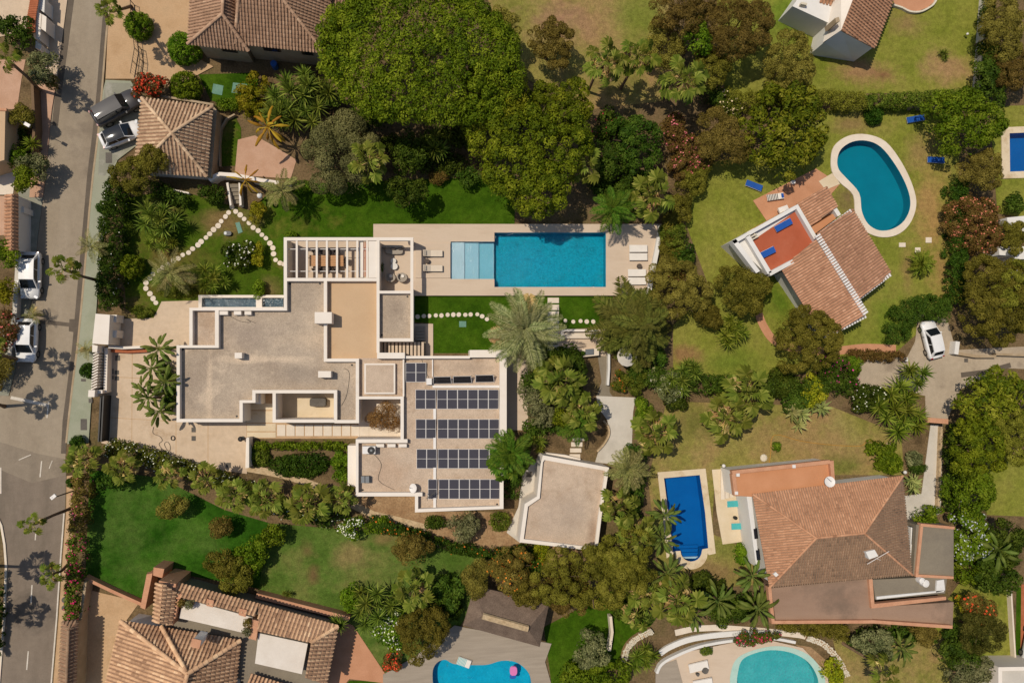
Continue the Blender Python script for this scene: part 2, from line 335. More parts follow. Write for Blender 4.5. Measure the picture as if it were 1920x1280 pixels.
leaf_mat('leaf_yellow', [C(92, 98, 14), C(120, 122, 22), C(142, 136, 30), C(160, 148, 46)], gain=1.5)
leaf_mat('leaf_magnolia', [C(46, 60, 10), C(80, 88, 16), C(110, 110, 26), C(138, 130, 48)], gain=1.5)
leaf_mat('leaf_conifer', [C(50, 54, 18), C(74, 76, 28), C(94, 94, 38), C(114, 110, 52)], gain=1.4)
leaf_mat('leaf_reddish', [C(84, 66, 32), C(108, 84, 42), C(104, 92, 42), C(134, 96, 58)], gain=1.5)
leaf_mat('leaf_dead', [C(104, 72, 38), C(132, 94, 54), C(150, 112, 70), C(166, 130, 88)], gain=1.35)
leaf_mat('leaf_groundcover', [C(50, 64, 16), C(76, 88, 24), C(98, 104, 34), C(116, 118, 46)], gain=1.5)
leaf_mat('frond_fan', [C(66, 80, 24), C(98, 108, 36), C(128, 132, 54), C(156, 154, 78)], val=.18, gain=1.2)
leaf_mat('frond_fan_dark', [C(62, 78, 20), C(92, 104, 32), C(118, 124, 44), C(140, 140, 60)], val=.18, gain=1.2)
leaf_mat('frond_dry', [C(138, 108, 66), C(168, 136, 90), C(190, 160, 112), C(206, 178, 132)], val=.2, gain=1.45)
leaf_mat('frond_date', [C(72, 74, 38), C(104, 102, 56), C(130, 124, 76), C(158, 150, 102)], val=.15, gain=1.45)
leaf_mat('frond_pale', [C(84, 92, 56), C(116, 120, 76), C(144, 144, 98), C(172, 170, 128)], val=.1, gain=1.35)
leaf_mat('frond_green', [C(42, 72, 14), C(66, 96, 22), C(90, 116, 32), C(116, 134, 48)], val=.15, gain=1.15)
leaf_mat('frond_golden', [C(138, 100, 28), C(166, 122, 38), C(184, 140, 52), C(150, 128, 42)], val=.15, gain=1.15)
leaf_mat('sword', [C(44, 56, 16), C(74, 88, 26), C(104, 116, 40), C(140, 146, 66)], val=.15, gain=1.45)
leaf_mat('sword_bright', [C(60, 74, 18), C(90, 104, 26), C(120, 128, 40), C(150, 152, 66)], val=.15, gain=1.3)
leaf_mat('paddle', [C(50, 66, 22), C(74, 88, 34), C(100, 110, 50), C(130, 134, 78)], val=.15, gain=1.4)
leaf_mat('agave', [C(104, 112, 62), C(128, 132, 78), C(150, 150, 92), C(168, 164, 108)], val=.1, gain=1.45)
for nm, c1, c2 in (('petal_red', C(176, 26, 34), C(206, 48, 56)), ('petal_pink', C(206, 92, 112), C(226, 136, 140)), ('petal_magenta', C(190, 40, 104), C(214, 72, 132)),
                   ('petal_white', C(232, 226, 206), C(244, 240, 226)), ('petal_orange', C(214, 96, 40), C(228, 126, 62)), ('petal_salmon', C(206, 112, 92), C(222, 140, 118)),
                   ('petal_lilac', C(176, 178, 190), C(206, 206, 214)), ('petal_cream', C(226, 196, 160), C(238, 214, 184))):
    leaf_mat(nm, [c1, c2], translucent=.1, val=.05, gain=1.2)

# ------------------------------------------------------------------ mesh helpers
def set_props(o, label=None, cat=None, group=None, kind=None):
    if label: o['label'] = label
    if cat: o['category'] = cat
    if group: o['group'] = group
    if kind: o['kind'] = kind
    return o
def thing(name, label, cat, loc, rz=0.0, group=None):
    o = bpy.data.objects.new(name, None)
    o.empty_display_size = 0.3
    COL.objects.link(o)
    o.location = loc; o.rotation_euler = (0, 0, rz)
    return set_props(o, label, cat, group)
def link_mesh(name, me, parent=None, loc=(0, 0, 0), rot=(0, 0, 0), scale=(1, 1, 1)):
    o = bpy.data.objects.new(name, me)
    COL.objects.link(o)
    o.location = loc; o.rotation_euler = rot; o.scale = scale
    if parent: o.parent = parent
    return o
def np_mesh(name, verts, quads, m, tint=None, smooth=False):
    """fast mesh from numpy verts (n,3) and quads (k,4)"""
    me = bpy.data.meshes.new(name)
    nv, nq = len(verts), len(quads)
    me.vertices.add(nv); me.vertices.foreach_set('co', np.asarray(verts, dtype=np.float32).ravel())
    me.loops.add(nq * 4); me.loops.foreach_set('vertex_index', np.asarray(quads, dtype=np.int32).ravel())
    me.polygons.add(nq)
    me.polygons.foreach_set('loop_start', np.arange(0, nq * 4, 4, dtype=np.int32))
    me.polygons.foreach_set('loop_total', np.full(nq, 4, dtype=np.int32))
    if smooth: me.polygons.foreach_set('use_smooth', np.ones(nq, dtype=bool))
    me.update(calc_edges=True)
    if tint is not None:
        a = me.attributes.new('tint', 'FLOAT', 'POINT')
        a.data.foreach_set('value', np.asarray(tint, dtype=np.float32))
    me.materials.append(MATS[m])
    return me
class MB:
    """collects solids, then builds them as one mesh object"""
    def __init__(s): s.v = []; s.f = []; s.t = []
    def add(s, vs, fs, tint=0.5):
        o = len(s.v); s.v += [tuple(v) for v in vs]; s.f += [tuple(i + o for i in f) for f in fs]; s.t += [tint] * len(vs)
        return s
    def prism(s, bottom, top):
        n = len(bottom)
        area = sum(bottom[i][0] * bottom[(i + 1) % n][1] - bottom[(i + 1) % n][0] * bottom[i][1] for i in range(n))
        if area < 0: bottom = list(reversed(bottom)); top = list(reversed(top))
        fs = [tuple(range(n - 1, -1, -1)), tuple(range(n, 2 * n))] + [(i, (i + 1) % n, n + (i + 1) % n, n + i) for i in range(n)]
        return s.add(list(bottom) + list(top), fs)
    def block(s, pts_px, z0, z1):
        """upright block whose top face is traced at height z1"""
        t = PL(pts_px, z1)
        return s.prism([(p.x, p.y, z0) for p in t], t)
    def rect(s, x0, y0, x1, y1, z0, z1):
        return s.block([(x0, y0), (x1, y0), (x1, y1), (x0, y1)], z0, z1)
    def box(s, c, d, rz=0.0):
        cx, cy, cz = c; dx, dy, dz = d[0] / 2, d[1] / 2, d[2] / 2
        ca, sa = math.cos(rz), math.sin(rz)
        q = [(cx + x * ca - y * sa, cy + x * sa + y * ca) for x, y in ((-dx, -dy), (dx, -dy), (dx, dy), (-dx, dy))]
        return s.prism([(x, y, cz - dz) for x, y in q], [(x, y, cz + dz) for x, y in q])
    def cyl(s, c, r, z0, z1, n=14, r2=None):
        r2 = r if r2 is None else r2
        a = [2 * math.pi * i / n for i in range(n)]
        return s.prism([(c[0] + r * math.cos(t), c[1] + r * math.sin(t), z0) for t in a], [(c[0] + r2 * math.cos(t), c[1] + r2 * math.sin(t), z1) for t in a])
    def tube(s, pts, rads, n=6, tint=0.5):
        pts = [Vector(p) for p in pts]
        if not hasattr(rads, '__len__'): rads = [rads] * len(pts)
        vs = []; fs = []
        for i, p in enumerate(pts):
            d = (pts[min(i + 1, len(pts) - 1)] - pts[max(i - 1, 0)]).normalized()
            a = d.cross(Vector((0, 0, 1)) if abs(d.z) < .9 else Vector((1, 0, 0))).normalized(); b = d.cross(a)
            for k in range(n):
                t = 2 * math.pi * k / n
                vs.append(p + (a * math.cos(t) + b * math.sin(t)) * rads[i])
        for i in range(len(pts) - 1):
            for k in range(n):
                k2 = (k + 1) % n
                fs.append((i * n + k, i * n + k2, (i + 1) * n + k2, (i + 1) * n + k))
        fs.append(tuple(range(n))); fs.append(tuple(range(len(pts) * n - 1, (len(pts) - 1) * n - 1, -1)))
        return s.add(vs, fs, tint)
    def sphere(s, c, r, nu=10, nv=6, sz=1.0):
        vs = []; fs = []
        for j in range(nv + 1):
            ph = math.pi * j / nv
            for i in range(nu):
                th = 2 * math.pi * i / nu
                vs.append((c[0] + r * math.sin(ph) * math.cos(th), c[1] + r * math.sin(ph) * math.sin(th), c[2] + r * sz * math.cos(ph)))
        for j in range(nv):
            for i in range(nu):
                fs.append((j * nu + i, (j + 1) * nu + i, (j + 1) * nu + (i + 1) % nu, j * nu + (i + 1) % nu))
        return s.add(vs, fs)
    def mesh(s, name, m, smooth=False, origin=(0, 0, 0)):
        me = bpy.data.meshes.new(name)
        ox, oy, oz = origin
        me.from_pydata([(x - ox, y - oy, z - oz) for x, y, z in s.v], [], s.f)
        me.materials.append(MATS[m])
        a = me.attributes.new('tint', 'FLOAT', 'POINT'); a.data.foreach_set('value', s.t)
        if smooth:
            for p in me.polygons: p.use_smooth = True
        return me
    def build(s, name, m, parent=None, kind=None, smooth=False):
        """world-space solids; as a child they are stored relative to the (unrotated) parent"""
        org = parent.location if parent else Vector((sum(v[0] for v in s.v) / len(s.v), sum(v[1] for v in s.v) / len(s.v), min(v[2] for v in s.v)))
        if parent and parent.parent: org = parent.location + parent.parent.location
        o = link_mesh(name, s.mesh(name, m, smooth, org), parent, (0, 0, 0) if parent else org)
        if kind: o['kind'] = kind
        return o
def one(name, mb, m, label, cat, group=None, smooth=False):
    return set_props(mb.build(name, m, smooth=smooth), label, cat, group)

LAYER = [0]
def sheet(name, pts_px, z, m, holes=(), parent=None, zpx=None):
    """flat sheet of ground traced in plan; holes are pools"""
    loops = [PL(pts_px, z)] + [[Vector((p.x, p.y, z)) for p in h] for h in holes]
    tris = tessellate_polygon([[Vector((p.x, p.y, 0)) for p in l] for l in loops])
    vs = [p for l in loops for p in l]
    me = bpy.data.meshes.new(name)
    fs = []
    for a, b, c in tris:
        ar = (vs[b].x - vs[a].x) * (vs[c].y - vs[a].y) - (vs[c].x - vs[a].x) * (vs[b].y - vs[a].y)
        fs.append((a, b, c) if ar > 0 else (a, c, b))
    me.from_pydata([tuple(v) for v in vs], [], fs)
    me.materials.append(MATS[m])
    o = link_mesh(name, me, parent)
    if not parent: o['kind'] = 'structure'
    return o
def smooth_px(pts, n=6, closed=True):
    """Catmull-Rom through plan points"""
    out = []; k = len(pts)
    rng = range(k) if closed else range(k - 1)
    for i in rng:
        if closed: p0, p1, p2, p3 = pts[i - 1], pts[i], pts[(i + 1) % k], pts[(i + 2) % k]
        else: p0, p1, p2, p3 = pts[max(i - 1, 0)], pts[i], pts[i + 1], pts[min(i + 2, k - 1)]
        for j in range(n):
            t = j / n
            out.append(tuple(0.5 * (2 * b + (c - a) * t + (2 * a - 5 * b + 4 * c - d) * t * t + (3 * b - a - 3 * c + d) * t ** 3) for a, b, c, d in zip(p0, p1, p2, p3)))
    if not closed: out.append(pts[-1])
    return out
def offset_path(pts, w):
    """left and right world outlines of a path of Vectors, half width w"""
    L = []; R = []
    for i, p in enumerate(pts):
        d = (pts[min(i + 1, len(pts) - 1)] - pts[max(i - 1, 0)]); d.z = 0; d.normalize()
        n = Vector((-d.y, d.x, 0)); L.append(p + n * w); R.append(p - n * w)
    return L, R
def strip_mb(pts_px, wpx, z0, z1):
    pts = PL(pts_px, z1); w = wpx * MP(*pts_px[0], z1) / 2
    L, R = offset_path(pts, w); mb = MB(); n = len(pts)
    vs = []
    for a, b in zip(L, R): vs += [a, b, Vector((a.x, a.y, z0)), Vector((b.x, b.y, z0))]
    fs = []
    for i in range(n - 1):
        k = 4 * i
        fs += [(k, k + 1, k + 5, k + 4), (k + 2, k, k + 4, k + 6), (k + 1, k + 3, k + 7, k + 5)]
    fs += [(0, 2, 3, 1), (4 * n - 4, 4 * n - 3, 4 * n - 1, 4 * n - 2)]
    return mb.add(vs, fs)
def strip(name, pts_px, wpx, z0, z1, m, parent=None):
    o = strip_mb(pts_px, wpx, z0, z1).build(name, m, parent)
    if not parent: o['kind'] = 'structure'
    return o
def wall(name, pts_px, wpx, z1, m, label, cat='wall', z0=0.0, group=None):
    return one(name, strip_mb(pts_px, wpx, z0, z1), m, label, cat, group)

# ------------------------------------------------------------------ tiled roofs
def tile_face(parent, face, tilem='tiles_brown', pitch=0.36, tlen=0.42, name='roof_tiles', lift=0.06):
    """one roof slope: face = [(px,py,z)...], first two points are the eave; real half-round tiles in courses"""
    pts = [P(x, y, z) for x, y, z in face]
    u = (pts[1] - pts[0]).normalized()
    nrm = Vector((0, 0, 0))
    for i in range(1, len(pts) - 1): nrm += (pts[i] - pts[0]).cross(pts[i + 1] - pts[0])
    nrm.normalize()
    if nrm.z < 0: nrm = -nrm
    v = nrm.cross(u)
    if (sum((p for p in pts), Vector()) / len(pts) - pts[0]).dot(v) < 0: v = -v
    q = [((p - pts[0]).dot(u), (p - pts[0]).dot(v)) for p in pts]
    u0, u1 = min(a for a, _ in q), max(a for a, _ in q)
    ncol = max(2, int(round((u1 - u0) / pitch))); pw = (u1 - u0) / ncol
    rg = RNG()
    V = []; Q = []; T = []
    NA = 5
    ang = [math.pi * k / (NA - 1) for k in range(NA)]
    for c in range(ncol):
        uc = u0 + (c + .5) * pw
        ints = []
        for i in range(len(q)):
            (a0, b0), (a1, b1) = q[i], q[(i + 1) % len(q)]
            if (a0 - uc) * (a1 - uc) < 0: ints.append(b0 + (b1 - b0) * (uc - a0) / (a1 - a0))
        if len(ints) < 2: continue
        lo, hi = min(ints), max(ints)
        s = lo - 0.03
        first = True
        while s < hi - 0.08:
            e = min(s + tlen * 1.12, hi + .03)
            t = float(np.clip(rg.normal(.5, .13), 0, 1)); jx = rg.normal(0, .008)
            for (vv, r, h) in ((s, pw * .36, lift * .75), (e, pw * .29, lift * .15)):
                for a in ang:
                    p = pts[0] + u * (uc + jx + r * math.cos(a)) + v * vv + nrm * (h + r * .75 * math.sin(a))
                    V.append(p[:]); T.append(t)
            o = len(V) - 2 * NA
            for k in range(NA - 1): Q.append((o + k + 1, o + k, o + NA + k, o + NA + k + 1))
            Q.append((o, o + 1, o + 3, o + 4))
            s += tlen
    org = parent.location if not parent.parent else parent.location + parent.parent.location
    V = np.array(V) - np.array(org[:])
    o = link_mesh(name, np_mesh(name, V, Q, tilem, T), parent)
    o['kind'] = 'stuff'
    c0 = (pts[0] + pts[1]) / 2
    flat_pts = [p - nrm * min(0.6, max(-.6, (p - pts[0]).dot(nrm))) for p in pts]
    mb = MB(); mb.prism([p - Vector((0, 0, .12)) for p in flat_pts], flat_pts)
    mb.build('roof_slope', 'tile_channel', parent)
def ridge_caps(parent, a, b, tilem, r=0.15, tlen=0.45):
    A, B = P(*a), P(*b); n = max(2, int((B - A).length / tlen)); d = (B - A) / n
    mb = MB(); rg = RNG()
    side = d.cross(Vector((0, 0, 1))).normalized(); up = side.cross(d).normalized()
    for i in range(n):
        s = A + d * i; e = A + d * (i + 1.1); t = float(np.clip(rg.normal(.65, .15), 0, 1))
        vs = []
        for p, rr in ((s, r * 1.1), (e, r * .9)):
            for k in range(6):
                th = math.pi * k / 5
                vs.append(p + side * rr * math.cos(th) + up * (rr * .8 * math.sin(th) + .07))
        mb.add(vs, [(k, k + 1, k + 7, k + 6) for k in range(5)] + [(5, 4, 3, 2, 1, 0), (6, 7, 8, 9, 10, 11)], t)
    o = mb.build('ridge_tiles', tilem, parent); o['kind'] = 'stuff'
def hip_roof(parent, corners, ez, ridge, rz, tilem, pitch=.36, tlen=.42, caps=True):
    """corners: four eave corners in order; ridge: (r0, r1): r0 over edge 0-3 ... r1 over edge 1-2"""
    c = [(x, y, ez) for x, y in corners]; r0 = (*ridge[0], rz); r1 = (*ridge[1], rz)
    if ridge[0] == ridge[1]:
        for i in range(4): tile_face(parent, [c[i], c[(i + 1) % 4], r0], tilem, pitch, tlen)
    else:
        tile_face(parent, [c[0], c[1], r1, r0], tilem, pitch, tlen)
        tile_face(parent, [c[1], c[2], r1], tilem, pitch, tlen)
        tile_face(parent, [c[2], c[3], r0, r1], tilem, pitch, tlen)
        tile_face(parent, [c[3], c[0], r0], tilem, pitch, tlen)
        if caps: ridge_caps(parent, r0, r1, tilem)
    if caps:
        for a, b in ((c[0], r0), (c[3], r0), (c[1], r1), (c[2], r1)): ridge_caps(parent, a, b, tilem)
def shrink(pts, m):
    """move a convex outline of Vectors inwards by m metres"""
    n = len(pts); out = []
    cx = sum(p.x for p in pts) / n; cy = sum(p.y for p in pts) / n
    for i in range(n):
        a, b, c = pts[i - 1], pts[i], pts[(i + 1) % n]
        d1 = (b - a); d1.z = 0; d1.normalize(); d2 = (c - b); d2.z = 0; d2.normalize()
        n1 = Vector((-d1.y, d1.x, 0)); n2 = Vector((-d2.y, d2.x, 0))
        if n1.dot(Vector((cx - b.x, cy - b.y, 0))) < 0: n1 = -n1
        if n2.dot(Vector((cx - b.x, cy - b.y, 0))) < 0: n2 = -n2
        bis = (n1 + n2); k = max(.35, bis.length_squared / 2)
        out.append(b + bis * (m / k) * 1.0 * (1 if bis.length > 0 else 0) * .5 * 2 / 2 if False else b + bis.normalized() * (m / max(.35, bis.normalized().dot(n1))))
    return out
def walls_under(parent, corners, ez, m, inset=.45, z0=0.0, name='wall'):
    pts = shrink(PL(corners, ez), inset)
    return MB().prism([(p.x, p.y, z0) for p in pts], [(p.x, p.y, ez - .13) for p in pts]).build(name, m, parent)

# ------------------------------------------------------------------ foliage
def leaf_quads(pos, nrm, L, W, rg, droop=0.0):
    n = len(pos)
    rnd = rg.normal(size=(n, 3))
    t = np.cross(nrm, rnd); t /= np.linalg.norm(t, axis=1)[:, None] + 1e-9
    b = np.cross(nrm, t); b /= np.linalg.norm(b, axis=1)[:, None] + 1e-9
    l = (L * rg.uniform(.7, 1.3, n))[:, None] / 2; w = (W * rg.uniform(.7, 1.3, n))[:, None] / 2
    V = np.empty((n, 4, 3)); V[:, 0] = pos - t * l; V[:, 1] = pos + b * w; V[:, 2] = pos + t * l; V[:, 3] = pos - b * w
    if droop: V[:, 2, 2] -= droop * l[:, 0]
    return V.reshape(-1, 3), np.arange(n * 4).reshape(-1, 4)
def unit(n, rg, zlo=-1.0):
    z = rg.uniform(zlo, 1, n); a = rg.uniform(0, 2 * math.pi, n); s = np.sqrt(1 - z * z)
    return np.stack([s * np.cos(a), s * np.sin(a), z], 1)
def crown_cloud(rx, ry, rz, lump, leaf, cover, rg, low=-.3, aspect=.5, spread=.62, inner=.12, shell=.55, lumpz=.85, lobes=0, swell_k=1.0):
    """leaves on the shells of many clumps spread over an uneven dome; returns verts, quads, tint"""
    lump = min(lump, .6 * min(rx, ry))
    E = np.array([rx, ry, rz])
    nl = max(5, int(3.4 * (rx + ry) ** 2 / 4 / lump ** 2))
    d = unit(nl * 3, rg, low)
    keep = [0]                                  # spread the clumps apart
    best = d[:1]
    for i in range(1, len(d)):
        if np.min(np.linalg.norm((best - d[i]) * E, axis=1)) > lump * .8:
            best = np.vstack([best, d[i]])
        if len(best) >= nl: break
    d = best; nl = len(d)
    # a few big limbs carry their own domes: lobed outline with darker clefts between
    nlob = lobes if lobes else (1 if max(rx, ry) < 1.2 else int(min(9, 3 + max(rx, ry) * .9)))
    # irregular outline: the dome swells and dips with direction
    ph = rg.uniform(0, 6.28, 4); az = np.arctan2(d[:, 1], d[:, 0])
    swell = 1 + swell_k * (.07 * np.sin(2 * az + ph[0]) + .06 * np.sin(3 * az + ph[1]) + .05 * np.sin(5 * az + ph[2]))
    rad = rg.uniform(1 - .14 * max(swell_k, .3), 1 + .05 * max(swell_k, .3), nl) * swell
    if nlob > 1:
        la = np.arange(nlob) * 2.39996 + rg.uniform(0, 6.28); lrad = np.sqrt((np.arange(nlob) + .5) / nlob) * .62
        LC = np.stack([np.cos(la) * lrad * rx, np.sin(la) * lrad * ry, rz * (.32 - .45 * lrad ** 2) + rg.normal(0, .08 * rz, nlob)], 1)
        ls = rg.uniform(.40, .58, nlob)
        which = rg.integers(0, nlob, nl); sc = ls[which][:, None] * np.array([1, 1, 1.15])
        cen = LC[which] + d * (E * sc - lump * spread * .5) * rg.uniform(.9, 1.08, nl)[:, None]
        inside = np.zeros(nl, bool)
        for i in range(nlob):
            q = (cen - LC[i]) / (E * ls[i] * np.array([1, 1, 1.15])); inside |= (np.linalg.norm(q, axis=1) < .72) & (which != i)
        cen = cen[~inside]; rad = rad[~inside]; d = d[~inside]; nl = len(cen)
        cen[:, 2] = np.maximum(cen[:, 2], low * rz)
    else:
        cen = d * (E - lump * spread) * rad[:, None]
    lr = lump * rg.uniform(.65, 1.2, nl); lt = rg.uniform(0, 1, nl)
    area = 2.6 * math.pi * rx * ry
    n = int(cover * area / (leaf * leaf * aspect * .5))
    k = rg.choice(nl, n, p=lr ** 2 / (lr ** 2).sum())
    dd = unit(n, rg, -.55)
    pos = cen[k] + dd * (lr[k] * rg.uniform(shell, 1, n) ** .5)[:, None] * np.array([1, 1, lumpz])
    nrm = dd + rg.normal(0, .45, (n, 3))
    tint = np.clip(.58 * lt[k] + .42 * rg.uniform(0, 1, n), 0, 1)
    ni = int(n * inner)
    if ni:
        di = unit(ni, rg, low) * E * (rg.uniform(.1, .85, ni) ** .6)[:, None]
        pos = np.vstack([pos, di]); nrm = np.vstack([nrm, unit(ni, rg, 0)]); tint = np.concatenate([tint, rg.uniform(0, .6, ni)])
    nrm /= np.linalg.norm(nrm, axis=1)[:, None] + 1e-9
    V, Q = leaf_quads(pos, nrm, leaf, leaf * aspect, rg)
    return V, Q, np.repeat(tint, 4), cen, lr
# kind: leaf material, clump radius, leaf length, cover, dome flatness, aspect
KINDS = {
    'pine':      ('leaf_pine', .42, .22, 2.0, .42, .42),
    'broad':     ('leaf_olive_green', .50, .25, 1.9, .62, .45),
    'dark':      ('leaf_dark', .60, .28, 1.8, .75, .5),
    'bright':    ('leaf_bright', .55, .27, 1.8, .8, .5),
    'hedge':     ('leaf_hedge', .40, .22, 1.9, .8, .5),
    'brown':     ('leaf_brown', .50, .18, 1.8, .7, .42),
    'olive':     ('leaf_olive', .42, .17, 2.0, .72, .45),
    'silver':    ('leaf_silver', .85, .19, 2.0, .7, .5),
    'grey':      ('leaf_grey', .45, .24, 1.6, .75, .5),
    'yellow':    ('leaf_yellow', .40, .24, 1.7, .8, .5),
    'magnolia':  ('leaf_magnolia', .55, .40, 1.5, .7, .42),
    'conifer':   ('leaf_conifer', .45, .22, 1.5, .6, .3),
    'reddish':   ('leaf_reddish', .42, .20, 1.7, .7, .5),
    'dead':      ('leaf_dead', .42, .16, 1.2, .7, .3),
    'cover':     ('leaf_groundcover', .35, .22, 1.7, .6, .5),
    'boxhedge':  ('leaf_dark', .34, .17, 2.0, .9, .5),
    'clipped':   ('leaf_hedge', .24, .16, 2.4, .95, .5),
    'clipped_bright': ('leaf_bright', .24, .16, 2.4, .95, .5),
    'clipped_olive': ('leaf_olive_green', .24, .16, 2.4, .95, .5),
}
def trunk_mb(base, top, r0, r1, limbs, rg, reach):
    mb = MB()
    mid = base.lerp(top, .55) + Vector((rg.normal(0, .12), rg.normal(0, .12), 0)) * (top - base).length * .15
    mb.tube([base - Vector((0, 0, .1)), base.lerp(mid, .5), mid, top], [r0 * 1.25, r0, (r0 + r1) / 2, r1], 7)
    for i in range(limbs):
        a = 6.283 * (i + rg.uniform(0, .6)) / limbs
        e = top + Vector((math.cos(a) * reach * rg.uniform(.55, .85), math.sin(a) * reach * rg.uniform(.55, .85), rg.uniform(.0, .35) * reach))
        mb.tube([mid.lerp(top, .3), top.lerp(e, .45) + Vector((0, 0, -.08 * reach)), e], [r1, r1 * .6, r1 * .2], 5)
    return mb
def flowers_part(parent, cen, lr, m, n, size, rg, off):
    """blossom scattered on the outside of the clumps"""
    k = rg.integers(0, len(cen), n); dd = unit(n, rg, .05)
    hot = rg.uniform(size=len(cen)) < .65
    k = np.where(hot[k], k, np.argmax(hot) if hot.any() else 0) if False else k
    pos = cen[k] + dd * (lr[k] * 1.04)[:, None]
    V, Q = leaf_quads(pos, dd + rg.normal(0, .3, (n, 3)), size, size * .9, rg)
    o = link_mesh('blossom', np_mesh('blossom', V, Q, m, np.repeat(rg.uniform(0, 1, n), 4)), parent, off)
    o['kind'] = 'stuff'
def tree(kind, px, py, rpx, ztop, label, name='tree', ry=None, cat='tree', group=None, flowers=None, fl_n=150, fl_size=.2, trunk=True, rot=0.0, flat=None, **kw):
    rg = RNG()
    lm, lump, leaf, cover, fl, asp = KINDS[kind]
    fl = flat if flat else fl
    s = MP(px, py, ztop * .7)
    rx = rpx * s; ryy = (ry or rpx) * s
    rz = min(fl * min(rx, ryy) * 1.0, ztop * (.62 if trunk else .95))
    zc = ztop - rz if trunk else max(.12, ztop - rz)
    c = P(px, py, zc + rz * .35); c.z = zc
    big = max(1.0, min(1.5, (max(rx, ryy) / 3.0) ** .35))
    small = min(1.0, (min(rx, ryy) / 1.3) ** .6) if not trunk else 1.0
    low = -.3 if trunk else (-.15 if zc < .5 else -.45)
    V, Q, T, cen, lr = crown_cloud(rx, ryy, rz, lump * big * small, leaf * (big ** .5) * max(.7, small), cover, rg, low=low, aspect=asp, **kw)
    t = thing(name, label, cat, (c.x, c.y, 0), rot, group)
    cr = 'crown' if trunk else 'foliage'
    link_mesh(cr, np_mesh(cr, V, Q, lm, T), t, (0, 0, zc))
    if trunk:
        tb = trunk_mb(Vector((0, 0, 0)), Vector((0, 0, zc + .1 * rz)), .035 * min(rx, 6) + .07, .02 * min(rx, 6) + .03, 7 if rx > 2 else 4, rg, min(rx, ryy))
    else:
        tb = trunk_mb(Vector((0, 0, 0)), Vector((0, 0, max(.25, zc))), .05, .03, 4, rg, min(rx, ryy))
    link_mesh('trunk' if trunk else 'stem', tb.mesh('trunk', 'bark'), t)
    if flowers:
        flowers_part(t, cen, lr, flowers, fl_n, fl_size, rg, (0, 0, zc))
    return t
def shrub(kind, px, py, rpx, ztop, label, name='shrub', **kw):
    kw.setdefault('cat', 'shrub')
    return tree(kind, px, py, rpx, ztop, label, name=name, trunk=False, **kw)
def ball(kind, px, py, rpx, ztop, label, name='clipped_shrub', **kw):
    return shrub(kind, px, py, rpx, ztop, label, name=name, spread=.35, inner=.4, lobes=1, swell_k=.15, **kw)
def hedge(kind, pts_px, wpx, z, label, name='hedge', cat='hedge', flowers=None, fl_n=200, fl_size=.2, loose=.5, group=None, taper=0.0):
    """foliage along a line, width wpx, clipped (loose 0) to straggling (loose 1)"""
    rg = RNG(); lm, lump, leaf, cover, fl, asp = KINDS[kind]
    pts = PL(pts_px, z * .75); w = wpx * MP(*pts_px[0], z) / 2
    seg = [(a, b, (b - a).length) for a, b in zip(pts, pts[1:])]
    tot = sum(s[2] for s in seg)
    o = thing(name, label, cat, (pts[0].x, pts[0].y, 0), 0, group)
    lump = min(lump, w * .75)
    nl = int(3.0 * tot * (2 * w) / (lump * lump * 2.0)) + 6
    cen = []
    for i in range(nl):
        x = rg.uniform(0, tot); 
        for a, b, l in seg:
            if x <= l: break
            x -= l
        p = a.lerp(b, min(1, x / l)); d = (b - a).normalized(); n = Vector((-d.y, d.x, 0))
        s = rg.uniform(-1, 1)
        zz = z * (1 - .22 * abs(s) ** 3) - lump * .7
        top = rg.uniform() < .7
        h = zz + rg.normal(0, .10 * loose) if top else rg.uniform(.1, max(.15, zz))
        if not top: s = math.copysign(1, s)
        q = p + n * s * (w - lump * .6) * (1 + rg.normal(0, .12 * loose)) + d * rg.normal(0, .05)
        cen.append((q.x - pts[0].x, q.y - pts[0].y, max(.1, h)))
    cen = np.array(cen); lr = lump * rg.uniform(.7, 1.2, nl); lt = rg.uniform(0, 1, nl)
    n = int(cover * 1.5 * tot * (2 * w + z * 1.0) / (leaf * leaf * asp * .5))
    k = rg.integers(0, nl, n); dd = unit(n, rg, -.4)
    pos = cen[k] + dd * (lr[k] * rg.uniform(.55, 1, n))[:, None]
    pos[:, 2] = np.maximum(pos[:, 2], .03)
    nr = dd + rg.normal(0, .45, (n, 3)); nr /= np.linalg.norm(nr, axis=1)[:, None]
    V, Q = leaf_quads(pos, nr, leaf, leaf * asp, rg)
    link_mesh('foliage', np_mesh('foliage', V, Q, lm, np.repeat(np.clip(.4 * lt[k] + .6 * rg.uniform(0, 1, n), 0, 1), 4)), o)
    mb = MB()
    for i in range(max(2, int(tot / 1.2))):
        x = (i + .5) * tot / max(2, int(tot / 1.2))
        for a, b, l in seg:
            if x <= l: break
            x -= l
        p = a.lerp(b, min(1, x / l))
        mb.tube([(p.x, p.y, -.05), (p.x + rg.normal(0, .1), p.y + rg.normal(0, .1), z * .6)], [.05, .02], 5)
    mb.build('stem', 'bark', o)['kind'] = 'stuff'
    if flowers: flowers_part(o, cen, lr, flowers, fl_n, fl_size, rg, (0, 0, 0))
    return o

